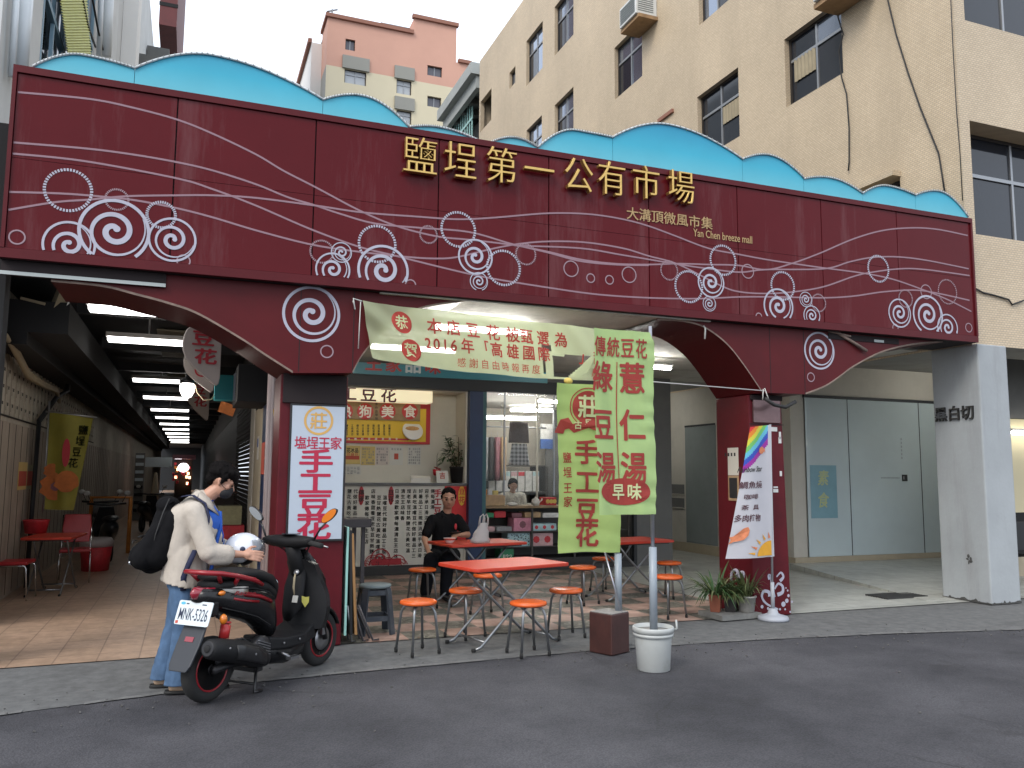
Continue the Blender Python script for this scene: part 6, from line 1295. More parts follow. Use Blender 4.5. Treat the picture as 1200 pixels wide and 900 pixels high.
P2(m.build("lettering"))
m = MB(); a = PY(696,648,py1); m.tube([(X1b-.13,py1+.05,Z0b+.02),(X1b-.04,py1-.10,.38)], .008, "pole_alu", 6); P2(m.build("stay_rod"))
# torn cloth banner across the middle arch
mat("banner_cloth", (.53,.58,.36), .75, var=.06, vscale=2, transl=.45, transp=.10); mat("banner_red", (.48,.06,.045), .75, transl=.3)
YBN = YS+.03; 
def bn(px, py): q = PY(px, py, YBN); return Vector((q.x, YBN, q.z))
cTL, cTR, cBL, cBR = bn(424,353), bn(716,388), bn(436,420), bn(716,446)
def fb(u, v):
    p = (cBL*(1-u)+cBR*u)*(1-v)+(cTL*(1-u)+cTR*u)*v
    p = p+Vector((0, .035*math.sin(u*9+v*2.5)*math.sin(math.pi*min(1,u*1.2+.05))+.02*math.sin(u*23+v*5)+.012*math.sin((u*2.2+v*.9)*15)*max(0,1-u*2.2)+.006*math.sin(u*70+v*11)-.03, -.06*math.sin(math.pi*u)**.8*(1-v)*.9 - .03*math.sin(math.pi*min(1,u*2.2))*(v)*.5)); return p
nu, nv = 90, 26; m = MB(); vs = [fb(i/nu, j/nv) for j in range(nv+1) for i in range(nu+1)]; fs = []
def hole(u, v):
    # the tear: a long slit and a flapped triangular hole low on the right
    if .685 < u < .703+.03*(v > .5) and .08 < v < .60: return True
    if .735 < u < .905 and .02 < v < .48 and v > .04+max(0,u-.80)*4.0 and v < .42+.4*(u-.735): return True
    return False
for j in range(nv):
    for i in range(nu):
        if not hole((i+.5)/nu, (j+.5)/nv): fs.append((j*(nu+1)+i, j*(nu+1)+i+1, (j+1)*(nu+1)+i+1, (j+1)*(nu+1)+i))
m.add(vs, fs, "banner_cloth", True)
t = thing("torn_banner", "long yellow green cloth banner with red writing and a torn hole under the archway", "banner", tuple(cTL)); PB = lambda o: rel(o, t); PB(m.build("cloth"))
flapm = MB(); flapm.add([fb(.80,.04)+Vector((0,-.02,0)), fb(.905,.50)+Vector((0,-.03,0)), fb(.895,.25)+Vector((0,-.05,.0)), fb(.84,.0)+Vector((0,-.05,0))], [(0,1,2,3)], "banner_cloth"); flapm.ball(fb(.79,.0)+Vector((0,-.03,-.02)), (.05,.03,.035), "goods_yellow", 8, 6); PB(flapm.build("torn_flap"))
Lw = (cTR-cTL).length; Hh = (cTL-cBL).length
def onb(x, z, d): return fb(x, z)+Vector((0,-.006-d,0))
m = MB()
def bh(ch, u, v, w, h, mm="banner_red", off=.02, dd=0): put_han(m, ch, u, v, w/Lw, h/Hh, mm, lambda x, z, d: onb(x, z, d+dd), offset=off, dense=.12)
for ch, px in zip("本店豆花被甄選為", (498,519,542,567,590,607,628,650)):
    u = (px-424)/(716-424); bh(ch, u, .72, .135, .14)
for i, ch in enumerate("2016"): bh(ch, (494+i*9.2-424)/292+.0, .43, .12, .13, off=.02)
for ch, px in zip("年「高雄國際宴」甜", (533,552,569,589,608,627,663,680,697)): bh(ch, (px-424)/292, .43, .13, .135) if ch != "宴" else None
for i, ch in enumerate("感謝自由時報再度報導特別推薦"): u_ = (526+i*12.9-424)/292; bh(ch, u_, .15, .085, .085, mm="banner_red", off=.005) if not (.67 < u_ < .92) else None
for ch, u, v in (("恭",.135,.72),("賀",.155,.25)):
    n = 24; m.add([onb(u+.10*math.cos(2*math.pi*k/n)/Lw, v+.105*math.sin(2*math.pi*k/n)/Hh, -.001) for k in range(n)], [list(range(n))], "banner_red"); bh(ch, u, v, .125, .13, "flag_cream", .018, .006)
PB(m.build("lettering"))
mat("rope_white", (.55,.55,.52), .8); m = MB(); a = bn(414,350); m.tube([tuple(cTL), (a.x,YBN-.01,a.z), (a.x+.015,YBN-.01,a.z-.10), (a.x-.0,YBN,a.z-.02)], .008, "rope_white", 6); m.tube([(a.x+.07,YBN,a.z-.02),(a.x+.06,YBN,a.z-.47)], .005, "rope_white", 5); PB(m.build("rope"))
m = MB(); a = PY(760,447,YF-.01); b = PY(896,458,YF-.01); m.tube([tuple(fb(1,.3)), (a.x,YF-.01,a.z), (b.x,YF-.01,b.z)], .006, "rope_white", 5); q = PY(826,385,YF-.01); m.tube([(q.x-.02,YF-.01,q.z+.03),(q.x,YF-.02,q.z),(q.x-.01,YF-.02,q.z-.12)], .010, "rope_white", 5); m.tube([(b.x,YF-.012,b.z+.03),(b.x+.06,YF-.012,b.z-.12)], .006, "rope_white", 5); m.tube([(b.x-.02,YF-.012,b.z+.02),(b.x-.03,YF-.012,b.z-.1)], .006, "rope_white", 5); tag(m.build("rope"), "white ropes knotted to the middle arch above the rainbow banner", "rope")
m = MB(); a = PY(893,463,YF-.005); pts = [(a.x+.02,YF-.03,a.z-.04),(a.x+.15,YF-.03,a.z-.11),(a.x+.3,YF-.03,a.z-.13),(a.x+.45,YF-.03,a.z-.06)]; m.tube(pts, .022, "cable_black", 7); tag(m.build("cable"), "thick black cable looping under the right spandrel", "cable")
# rainbow banner by the right pillar
mat("banner_white", (.56,.56,.60), .7, var=.05, vscale=3, transl=.2); RB = [("rain_red",(.62,.03,.03)),("rain_orange",(.70,.22,.02)),("rain_yellow",(.62,.58,.05)),("rain_green",(.16,.48,.12)),("rain_cyan",(.12,.45,.60)),("rain_blue",(.03,.07,.42)),("rain_magenta",(.30,.02,.28))]
for n_, c_ in RB: mat(n_, c_, .7)
mat("coral", (.60,.20,.09), .7, var=.25, vscale=15); mat("sun_amber", (.68,.33,.02), .7, var=.15, vscale=8); mat("brush_plum", (.08,.025,.035), .7); mat("base_grey", (.34,.36,.40), .5, var=.08)
YR = 7.72
bp = PY(906,722,YR); t = thing("rainbow_banner", "white tapered stand banner with a rainbow corner, an orange fish and a sun", "banner", (bp.x, YR, .008)); PRB = lambda o: rel(o, t)
m = MB(); m.lathe([(.165,0),(.17,.02),(.16,.045),(.10,.06),(.06,.075),(.045,.12),(.03,.13),(0,.13)], (bp.x,YR,.006), "base_grey", 28); PRB(m.build("base"))
xtp = PY(903,497,YR); m = MB(); m.tube([(bp.x,YR,.13),(bp.x,YR,.42)], .022, "base_grey", 10); m.tube([(bp.x,YR,.40),(xtp.x,YR+.01,xtp.z)], .013, "pole_alu", 8); PRB(m.build("pole"))
k4 = [PY(845,654,YR), PY(907,652,YR), PY(902,498,YR), PY(872,501,YR)]
def fr(u, v):
    v_ = v; L_ = k4[0]*(1-v_)+k4[3]*v_; Rr = k4[1]*(1-v_)+k4[2]*v_; p = L_*(1-u)+Rr*u; return p+Vector((0,-.05-.05*math.sin(u*4.2+v*1.2)*(1-.4*v)-.03*(1-u),0))
BAND = lambda u, v: ((1-v)*1.55*1.0+u*.42+.02)   # rainbow coordinate from the top left corner
m = MB(); nu, nv = 40, 90
vs = [fr(i/nu, j/nv) for j in range(nv+1) for i in range(nu+1)]; by_m = {}
for j in range(nv):
    for i in range(nu):
        u, v = (i+.5)/nu, (j+.5)/nv; c = (1-v)*1.5+u*.36-.0; k = int(c/.077); mm = "banner_white"
        if k < 7 and u < .87: mm = RB[max(0, k)][0]
        by_m.setdefault(mm, []).append((j*(nu+1)+i, j*(nu+1)+i+1, (j+1)*(nu+1)+i+1, (j+1)*(nu+1)+i))
base_i = len(m.v); m.v += vs
for mm, fl in by_m.items():
    k = m.mi(mm)
    for f_ in fl: m.f.append([base_i+i for i in f_]); m.fm.append(k); m.sm.append(True)
PRB(m.build("cloth"))
onr = lambda x, z, d: fr(x, z)+Vector((0,-.006-d,0))
hs = Vector(k4[0]-k4[3]).length; 
def uvr(px, py):
    best = None
    for j in range(0, 101):
        for i in range(0, 51):
            p = fr(i/50, j/100)-CAM; d = p.dot(cf); x = 600+FPX*p.dot(cr)/d; y = 450-FPX*p.dot(cu)/d; e = (x-px)**2+(y-py)**2
            if best is None or e < best[0]: best = (e, i/50, j/100)
    return best[1], best[2]
m = MB()
def rt(s_, px, py, w, h, mm, off=.01, sh=0): u, v = uvr(px, py); put_text(m, s_, u, v, w, h, mm, onr, offset=off, shear=sh)
rt("Rainbow Star", 881,550, .78, .042, "ink", .012, .2); rt("鯛魚燒", 881,568, .68, .055, "brush_plum", .012); rt("咖啡", 881,582, .40, .040, "brush_plum", .012); rt("冬冬", 880,594, .36, .036, "brush_plum", .012) if False else rt("茶  具", 880,594, .46, .04, "brush_plum", .012); rt("多肉植物", 878,607, .62, .055, "brush_plum", .015)
def blob(px, py, ru, rv, mm, fn_=None, d=0, n=26):
    u, v = uvr(px, py); m.add([onr(u+ru*math.cos(2*math.pi*k/n)*(fn_(k/n) if fn_ else 1), v+rv*math.sin(2*math.pi*k/n)*(fn_(k/n) if fn_ else 1), d) for k in range(n)], [list(range(n))], mm)
blob(892,528,.115,.028,"coral")
u, v = uvr(892,528); m.add([onr(u+.09,v,.001),onr(u+.16,v+.022,.001),onr(u+.14,v,.001),onr(u+.16,v-.022,.001)], [(0,1,2,3)], "coral")
u, v = uvr(866,630); F_ = [(-.18,-.055),(-.15,-.02),(-.19,.0),(-.12,.005),(-.05,.03),(.05,.065),(.14,.075),(.18,.05),(.16,.01),(.08,-.02),(-.02,-.03),(-.1,-.035)]; m.add([onr(u+x, v+z, .012) for x, z in F_], [list(range(len(F_)))], "coral")
u, v = .93, .012; n = 18; m.add([onr(u,v,.001)]+[onr(max(0,u-.36*math.cos(a)), v+.11*math.sin(a), .001) for a in [math.pi/2*k/n for k in range(n+1)]], [(0,1+k,2+k) for k in range(n)], "sun_amber")
for a in (.15,.45,.8,1.15,1.45): 
    c, s_ = math.cos(a), math.sin(a); p0 = (u-.42*c, v+.13*s_); p1 = (u-.58*c, v+.178*s_); m.add([onr(p0[0]-.03*s_,p0[1]-.01*c,.001),onr(p1[0],p1[1],.001),onr(p0[0]+.03*s_,p0[1]+.01*c,.001)], [(0,1,2)], "coral" if a in (.45,1.45) else "sun_amber")
PRB(m.build("print"))
# posters on the right pillar's inner face
m = MB(); a = PX(853,525,PRx0); b = PX(866,557,PRx0); y0_, y1_ = sorted((a.y,b.y)); m.box(PRx0-.006,PRx0-.001,y0_,y1_,b.z,a.z,"paper_yellow_soft") if "paper_yellow_soft" in MATS else m.box(PRx0-.006,PRx0-.001,y0_,y1_,b.z,a.z,"panel_cream"); m.box(PRx0-.006,PRx0-.001,y0_,y1_,b.z-.30,b.z-.005,"goods_tan"); m.box(PRx0-.008,PRx0-.0061,y0_+.03,y1_-.02,b.z-.27,b.z-.03,"goods_black")
for j in range(4): m.box(PRx0-.008,PRx0-.0061,y0_+.05+j*.06,y0_+.08+j*.06,a.z-.1,a.z-.06,"ink")
tag(m.build("wall_poster"), "cream and brown paper poster taped to the inner face of the right pillar", "poster")
# potted plants at the right pillar
mat("slab_grey", (.17,.17,.16), .9, var=.25, vscale=8, bump=.2); m = MB(); sl = PZ(858,719,0); m.obox((5.78,8.02,.045), (.56,.42,.055), "slab_grey", (0,0,R(4))); tag(m.build("stone_slab"), "grey stone slab under the potted plants", "slab")
def blade_plant(x, y, name, label, potm, potr, poth, n, L, up, col, seed, square=False, spread=1.0, z=.074):
    t = thing(name, label, "plant", (x, y, z), 0, "potted plants by the right pillar"); m = MB(); m.lathe([(potr*.75,0),(potr*.8,.005),(potr,poth-.02),(potr*1.08,poth-.018),(potr*1.08,poth),(potr*.95,poth),(potr*.9,poth-.03),(0,poth-.03)], (0,0,0), potm, 4 if square else 20, smooth=not square); m.build("pot", t); q = random.Random(seed); m = MB()
    for i in range(n):
        a = q.uniform(0, 6.28); L_ = L*q.uniform(.55,1.1); d = Vector((math.cos(a)*spread*q.uniform(.4,1), math.sin(a)*spread*q.uniform(.4,1), up*q.uniform(.6,1.2))).normalized(); leaf(m, (math.cos(a)*potr*.3, math.sin(a)*potr*.3, poth-.03), d, L_, q.uniform(.008,.016), col if q.random() < .75 else "leaf_olive", droop=q.uniform(.2,1.0))
    m.build("foliage", t); return t
blade_plant(5.62,8.06,"spider_plant","trailing dark spider plant in the terracotta pot, leftmost on the slab","terracotta",.09,.19,90,.62,.9,"leaf_dark",1,True)
blade_plant(5.80,8.02,"bushy_plant","bushy fine leaved plant in the middle of the slab","pot_black",.10,.16,320,.36,1.5,"leaf_olive",2,True)
blade_plant(5.95,7.94,"aloe_plant","tall spiky plant in the grey ribbed pot nearest the rainbow banner","pot_grey",.105,.18,60,.55,1.7,"leaf_olive",3,spread=.8)
# alley table and chairs
mat("chair_red", (.38,.02,.025), .4, var=.12)
ta = copy_tree(tb0); ta.location = (-1.62,12.55,.014); ta.rotation_euler.z = R(84); ta.scale = (.85,.85,1.0); ta["label"] = "small orange red folding table against the alley wall"; ta["group"] = "red folding tables"
def chair(x, y, rz, label):
    t = thing("dining_chair", label, "chair", (x, y, .014), rz, "red padded chairs in the alley"); m = MB(); m.box(-.20,.20,-.20,.20,.44,.485,"chair_red"); m.build("seat", t, bevel=.015)
    m = MB(); m.loft([[(sx*(.19-.02*abs(k-2)/2), .20+.035*k*.6+v*.018, .56+.10*k) for sx, v in ((-1,-1),(1,-1),(1,1),(-1,1))] for k in range(5)], "chair_red", smooth=False); m.build("backrest", t, bevel=.012)
    for s_ in (-1,1):
        m = MB(); m.tube([(s_*.19,.30,.95),(s_*.19,.22,.5),(s_*.19,.20,.40),(s_*.20,.30,.012)], .011, "chrome", 7); m.build("leg", t); m = MB(); m.tube([(s_*.19,.19,.43),(s_*.19,-.17,.43),(s_*.195,-.19,.40),(s_*.20,-.22,.012)], .011, "chrome", 7); m.build("leg", t)
    return t
chair(-1.98,11.95,R(84),"red padded chair nearest the road, left of the small alley table"); chair(-1.48,13.55,R(5),"red padded chair on the far side of the small alley table")
m = MB(); m.lathe([(.13,0),(.16,.16),(.17,.18),(.16,.18),(.12,.02),(0,.02)], (-1.92,13.0,.76), "goods_red", 20); tag(m.build("plastic_basin"), "round red plastic basin on the small alley table", "basin")
t = thing("waste_bin", "dark red bin lined with a white plastic bag beside the alley wall", "bin", (-1.35,15.1,.014)); m = MB(); m.lathe([(.2,0),(.24,.42),(.23,.42),(0,.3)], (0,0,0), "goods_red", 18); m.build("body", t); m = MB(); m.lathe([(.245,.38),(.26,.46),(.22,.52),(.1,.47),(0,.45)], (0,0,0), "bag_film", 16); m.build("liner", t)
# parked scooters deep in the alley, simple but whole
mat("dark_paint", (.02,.022,.025), .3); mat("lamp_glass", (.6,.6,.58), .1)
def far_scooter(x, y, rz, label, col):
    t = thing("parked_scooter", label, "scooter", (x, y, .014), rz, "scooters parked in the alley")
    for wx in (0, 1.2):
        m = MB(); m.tube([(wx+.17*math.cos(k*.3927),0,.22+.17*math.sin(k*.3927)) for k in range(16)], .05, "black_rubber", 8, closed=True); w_ = m.build("wheel", t); m = MB(); m.lathe([(.12,-.02),(.12,.02)], (wx,0,.22), "steel_tube", 14, axis=(0,1,0)); m.build("rim", w_)
    def sec(x_, zc, w, h): return [(x_, w*math.cos(k*.5236), zc+h*math.sin(k*.5236)) for k in range(12)]
    m = MB(); m.loft([sec(-.28,.62,.05,.04),sec(-.15,.62,.12,.12),sec(.2,.55,.15,.18),sec(.5,.45,.14,.16),sec(.62,.32,.13,.07),sec(.95,.32,.13,.06),sec(1.0,.42,.15,.16)], col); m.build("body", t)
    m = MB(); m.loft([[(x0+.0, y_, z) for x0, y_, z in q] for q in ([(1.02,-.16,.3),(1.08,-.16,.3),(1.08,.16,.3),(1.02,.16,.3)],[(1.0,-.2,.6),(1.1,-.2,.6),(1.1,.2,.6),(1.0,.2,.6)],[(.86,-.12,.95),(.95,-.12,.95),(.95,.12,.95),(.86,.12,.95)])], col, smooth=False); m.build("leg_shield", t, bevel=.02)
    m = MB(); m.loft([sec(-.2,.75,.08,.03),sec(.0,.77,.13,.05),sec(.35,.75,.12,.05),sec(.55,.70,.08,.03)], "black_plastic"); m.build("seat", t)
    m = MB(); m.tube([(.85,-.33,1.0),(.9,-.1,.98),(.9,.1,.98),(.85,.33,1.0)], .022, "black_plastic", 8); m.build("handlebar", t)
    for s_ in (-1,1): m = MB(); m.tube([(.88,s_*.25,1.0),(.88,s_*.32,1.15)], .007, "black_plastic", 5); m.ball((.88,s_*.34,1.19), (.02,.06,.045), "lamp_glass", 8, 6); m.build("mirror", t)
    m = MB(); m.ball((1.12,0,.80), (.04,.08,.06), "lamp_glass", 10, 7); m.build("headlight", t); return t
far_scooter(-1.25,16.3,R(100),"dark scooter parked nearest along the left alley wall","dark_paint"); far_scooter(-1.55,17.6,R(95),"grey scooter parked behind the nearest one by the alley wall","goods_grey"); far_scooter(-1.1,24,R(80),"dark scooter parked farthest down the alley, well beyond the other two","dark_paint")
m = MB(); m.tube([(-1.05,18.0,.02),(-1.05,18.0,1.1),(-1.75,18.1,1.1),(-1.75,18.1,.02)], .04, "goods_orange", 8); tag(m.build("guard_rail"), "orange red tubular rail behind the parked scooters", "rail")
m = MB(); m.obox((.62,13.6,.55), (.4,.5,.5), "goods_red"); m.obox((.6,13.6,.95), (.35,.45,.28), "goods_olive"); tag(m.build("crate_stack"), "red crate topped with an olive bag behind the standing man", "crate")
# ================================================================ the scooter in front
mat("scooter_black", (.010,.010,.011), .27, spec=.38, var=.1, vscale=5, dirt=.2, dscale=5, dcol=(.05,.05,.05)); mat("scooter_matt", (.013,.013,.014), .6, spec=.22, var=.12, vscale=8, bump=.05, bscale=200); mat("flap_grey", (.026,.030,.038), .55, var=.15)
mat("scooter_red", (.26,.009,.016), .28, spec=.6); mat("lens_red", (.25,.015,.03), .12, spec=.8); mat("lens_clear", (.45,.43,.40), .08, spec=.9); mat("lens_amber", (.62,.17,.01), .15, spec=.8); mat("engine_grey", (.03,.03,.033), .45, metal=.5); mat("alloy", (.30,.30,.31), .35, metal=.9); mat("plate_white", (.62,.68,.70), .4); mat("plate_ink", (.02,.03,.07), .5); mat("plate_blue", (.08,.40,.58), .5); mat("sticker_lime", (.42,.40,.10), .5); mat("mirror_glass", (.85,.88,.9), .02, metal=1.0); mat("spring_red", (.45,.03,.03), .35)
SA = math.atan2(.88, .90)
sc = thing("motor_scooter", "black scooter with red trim parked at the road edge, rear plate towards the camera", "scooter", (.17, 6.33, .003), SA)
def B(name, mb, parent=None, bevel=0.0): return mb.build(name, parent or sc, bevel=bevel)
def el(x, zc, w, h, n=16, p=.8, y0=0):  # superellipse cross section
    return [(x, y0+w*math.copysign(abs(math.cos(2*math.pi*k/n))**p, math.cos(2*math.pi*k/n)), zc+h*math.copysign(abs(math.sin(2*math.pi*k/n))**p, math.sin(2*math.pi*k/n))) for k in range(n)]
WR = .225
for wx, wd in ((0.02,.049),(1.26,.043)):
    m = MB(); prof = [(.145,-wd*.75),(.165,-wd),(.20,-wd*.98),(.218,-wd*.6),(WR,0),(.218,wd*.6),(.20,wd*.98),(.165,wd),(.145,wd*.75)]
    m.lathe([(r_, y) for r_, y in prof]+[prof[0]], (wx,0,WR), "black_rubber", 40, axis=(0,1,0))
    w_ = B("wheel", m); m = MB(); m.lathe([(.148,-wd*.78),(.140,-wd*.80),(.128,-wd*.70),(.128,wd*.70),(.140,wd*.80),(.148,wd*.78)], (wx,0,WR), "black_plastic", 36, axis=(0,1,0))
    for sd in (-1,1): m.tube([(wx+.146*math.cos(2*math.pi*k/30), sd*wd*.80, WR+.146*math.sin(2*math.pi*k/30)) for k in range(30)], .0075, "scooter_red", 6, closed=True)
    B("rim", m, w_)
    m = MB()
    for k in range(5):
        a = 2*math.pi*k/5+.3; c, s_ = math.cos(a), math.sin(a); m.tube([(wx+.03*c,-.0,WR+.03*s_),(wx+.13*c,-.01,WR+.13*s_)], [.022,.014], "engine_grey", 6)
    m.lathe([(0,-.04),(.035,-.04),(.035,.04),(0,.04)], (wx,0,WR), "engine_grey", 14, axis=(0,1,0)); B("spokes", m, w_)
    m = MB(); m.lathe([(.045,-.001),(.095,-.001),(.095,.003),(.045,.003)], (wx,-wd*.95 if wx > 1 else .05,WR), "alloy", 24, axis=(0,1,0)); B("brake_disc", m, w_)
# bodywork
m = MB(); m.loft([el(-.13,.735,.045,.03), el(-.10,.74,.085,.055), el(0,.715,.125,.085), el(.15,.68,.145,.115), el(.32,.65,.15,.14), el(.46,.61,.14,.16), el(.56,.55,.125,.19), el(.60,.47,.11,.13)], "scooter_black"); body = B("body", m)
m = MB()
for s_ in (-1,1):
    m.loft([[(x, s_*y, z+dz) for y, dz in ((w_,-.016),(w_+.012,0),(w_,.016),(w_-.02,0))] for x, z, w_ in ((.14,.735,.128),(.24,.715,.146),(.36,.69,.150),(.50,.635,.136))], "scooter_red")
    m.loft([[(x, s_*y, z+dz) for y, dz in ((w_,-.010),(w_+.008,0),(w_,.010),(w_-.02,0))] for x, z, w_ in ((.10,.705,.136),(.22,.675,.152),(.34,.655,.156))], "scooter_red")
B("stripe", m, body)
m = MB(); put_text(m, "Racing", .19, .742, .20, .035, "scooter_red", lambda x, z, d: (x, -.150-.02*(x-.1)/.2, z-(x-.1)*.12), offset=.02, shear=.35); B("lettering", m, body)
m = MB(); m.loft([el(-.03,.86,.09,.022), el(.05,.865,.125,.035), el(.20,.865,.14,.045), el(.34,.85,.14,.045), el(.46,.82,.13,.05), el(.56,.78,.115,.055), el(.63,.72,.09,.06), el(.65,.66,.06,.05)], "scooter_matt"); B("seat", m)
m = MB(); m.loft([el(-.02,.80,.10,.035), el(.1,.80,.13,.04), el(.3,.78,.14,.05), el(.48,.74,.13,.05), el(.6,.68,.10,.05)], "scooter_matt"); B("seat_base", m)
m = MB(); rail = [(.36,-.165,.775),(.27,-.165,.82),(.10,-.160,.865),(-.04,-.145,.895),(-.125,-.10,.905),(-.145,0,.908),(-.125,.10,.905),(-.04,.145,.895),(.10,.160,.865),(.27,.165,.82),(.36,.165,.775)]
m.tube(rail, [.014]+[.0175]*9+[.014], "scooter_red", 10)
for s_ in (-1,1): m.tube([(-.05,s_*.13,.89),(0,s_*.10,.83)], .016, "scooter_red", 8); m.tube([(.12,s_*.155,.86),(.12,s_*.12,.80)], .016, "scooter_red", 8)
B("grab_rail", m)
# lights
def tail(y0, y1, mm, name):
    P = []
    for k in range(6):
        y = y0+(y1-y0)*k/5; x = -.155+.9*y*y*7; x = -.16+2.2*abs(y)**1.35*2.0
        P.append([(x, y, .725-.02*abs(y)*3), (x-.018, y, .765), (x+.012, y, .805-.05*abs(y)*3)] + [(x+.05, y, .80-.05*abs(y)*3), (x+.05, y, .73)])
    m = MB(); m.loft(P, mm, smooth=True); return B(name, m)
tail(-.045,.045,"lens_red","tail_light"); tail(.048,.15,"lens_red","tail_light"); tail(-.085,-.048,"lens_red","tail_light"); tail(-.150,-.088,"lens_clear","indicator_lens"); m = MB(); m.ball((-.01,-.128,.757), (.03,.02,.018), "lens_amber", 10, 7); B("indicator_bulb", m)
m = MB(); m.loft([[(x, y, z) for x, y, z in ((-.08-.0,-w_,zt_),(-.08,w_,zt_),(-.02,w_,zt_),(-.02,-w_,zt_))] for w_, zt_ in ((.12,.70),(.12,.60))], "scooter_black", smooth=False); B("tail_panel", m, None, .01)
# mud flap and plate
m = MB(); m.loft([[(x-.012,-w_,z),(x-.012,w_,z),(x+.012,w_,z),(x+.012,-w_,z)] for x, z, w_ in ((-.085,.60,.085),(-.12,.52,.10),(-.17,.42,.105),(-.235,.30,.095),(-.255,.262,.075))], "flap_grey", smooth=False); flap = B("mud_flap", m, None, .008)
m = MB(); m.obox((-.158,-.0,.455), (.02,.075,.034), "lens_red", (0,R(26),0)); B("reflector", m, flap)
pc = Vector((-.135,0,.628)); tilt = R(18)
def pl_at(y, z, d): return pc+Vector((-z*0-math.sin(tilt)*-z*1.0-d*math.cos(tilt), 0, 0))+Vector((0,-y,0))+Vector((0,0,z*math.cos(tilt)))
m = MB(); W2_, H2_ = .155, .082; rr_ = .012
poly = [(sx*(W2_-rr_)+rr_*math.cos(R(a)), sz*(H2_-rr_)+rr_*math.sin(R(a))) for sx, sz, a0 in ((1,1,0),(-1,1,90),(-1,-1,180),(1,-1,270)) for a in (a0,a0+45,a0+90)]
n = len(poly); m.add([pl_at(u, v, .002) for u, v in poly]+[pl_at(u, v, -.003) for u, v in poly], [list(range(n)), list(range(2*n-1,n-1,-1))]+[(i,i+n,(i+1)%n+n,(i+1)%n) for i in range(n)], "plate_white"); plate = B("number_plate", m)
m = MB(); put_text(m, "MNK-5326", 0, -.008, .262, .082, "plate_ink", lambda x, z, d: pl_at(x, z, .0035+d), offset=.004); put_text(m, "TAIWAN", -.085, .063, .06, .012, "plate_blue", lambda x, z, d: pl_at(x, z, .0035+d)) if False else None
m.add([pl_at(-.115+.022*math.cos(k*.5236), .063+.010*math.sin(k*.5236), .0033) for k in range(12)], [list(range(12))], "plate_blue"); m.add([pl_at(x, z, .0033) for x, z in ((-.085,.058),(-.06,.058),(-.06,.066),(-.085,.066))], [(0,1,2,3)], "plate_ink"); m.add([pl_at(x, z, .0033) for x, z in ((.06,.058),(.10,.058),(.10,.066),(.06,.066))], [(0,1,2,3)], "plate_ink")
m.add([pl_at(x, z, .0033) for x, z in ((-.145,-.075),(-.12,-.075),(-.12,-.055),(-.145,-.055))], [(0,1,2,3)], "print_red"); B("plate_number", m, plate)
m = MB(); m.ball((-.03,-.17,.585), (.028,.026,.036), "lens_amber", 12, 8); m.tube([(-.02,-.10,.60),(-.03,-.155,.588)], .014, "black_plastic", 8); B("indicator", m); m = MB(); m.ball((-.03,.17,.585), (.028,.026,.036), "lens_amber", 12, 8); m.tube([(-.02,.10,.60),(-.03,.155,.588)], .014, "black_plastic", 8); B("indicator", m)
# shock, engine, exhaust, stand
m = MB(); m.tube([(.02,-.105,.30),(.07,-.11,.58)], .020, "engine_grey", 10)
for k in range(7): m.lathe([(.026,-.008),(.034,0),(.026,.008)], (.035+.006*k,-.107,.40+.024*k), "spring_red", 12, axis=(.18,0,1))
m.lathe([(.0,0),(.036,0),(.036,.09),(0,.1)], (.045,-.108,.44), "spring_red", 14, axis=(.18,0,1)); B("shock_absorber", m)
m = MB(); m.tube([(-.185,-.19,.415),(-.17,-.19,.412),(-.10,-.19,.395),(.10,-.188,.345),(.30,-.18,.275),(.40,-.165,.235),(.46,-.13,.22)], [.050,.066,.074,.082,.080,.055,.03], "scooter_matt", 20); m.lathe([(.046,0),(.052,.0),(.052,.02),(.0,.045)], (-.19,-.19,.416), "engine_grey", 18, axis=(1,0,-.2)); m.lathe([(.0,0),(.026,-.002),(.026,.01)], (-.193,-.19,.417), "dark_void", 14, axis=(1,0,-.2)); B("exhaust", m)
m = MB(); m.loft([el(.02,.36,.03,.05,y0=-.175-.075), el(.10,.345,.012,.055,y0=-.262), el(.24,.30,.012,.055,y0=-.258), el(.32,.26,.02,.04,y0=-.25)], "black_plastic"); B("heat_shield", m)
m = MB(); m.loft([el(.05,.27,.07,.06), el(.2,.28,.10,.09), el(.36,.28,.11,.10), el(.48,.27,.09,.08)], "engine_grey"); m.lathe([(0,-.0),(.075,0),(.09,.02),(.09,.06),(0,.07)], (.36,-.20,.32), "engine_grey", 20, axis=(0,1,0))
for k in range(6): m.obox((.36,-.205,.275+.018*k), (.13,.012,.006), "alloy", (0,R(20),0))
m.tube([(-.02,-.08,WR),(.2,-.10,.25)], .03, "engine_grey", 8); B("engine", m)
m = MB(); m.loft([el(.40,.30,.10,.06), el(.55,.24,.12,.09), el(.75,.20,.13,.08), el(.92,.24,.12,.10), el(1.0,.30,.08,.07)], "scooter_black"); B("belly_pan", m)
m = MB()
for s_ in (-1,1): m.tube([(.40,s_*.10,.17),(.36,s_*.13,.06),(.33,s_*.15,.012),(.40,s_*.16,.012)], .012, "black_plastic", 8)
m.tube([(.36,-.13,.06),(.36,.13,.06)], .010, "black_plastic", 8); m.obox((.42,0,.15), (.08,.22,.03), "black_plastic"); B("center_stand", m)
for k in range(1): 
    m = MB(); m.tube([(.62,-.14,.24),(.66,-.20,.20)], .012, "alloy", 8); m.obox((.67,-.215,.20), (.10,.045,.02), "alloy"); B("foot_peg", m)
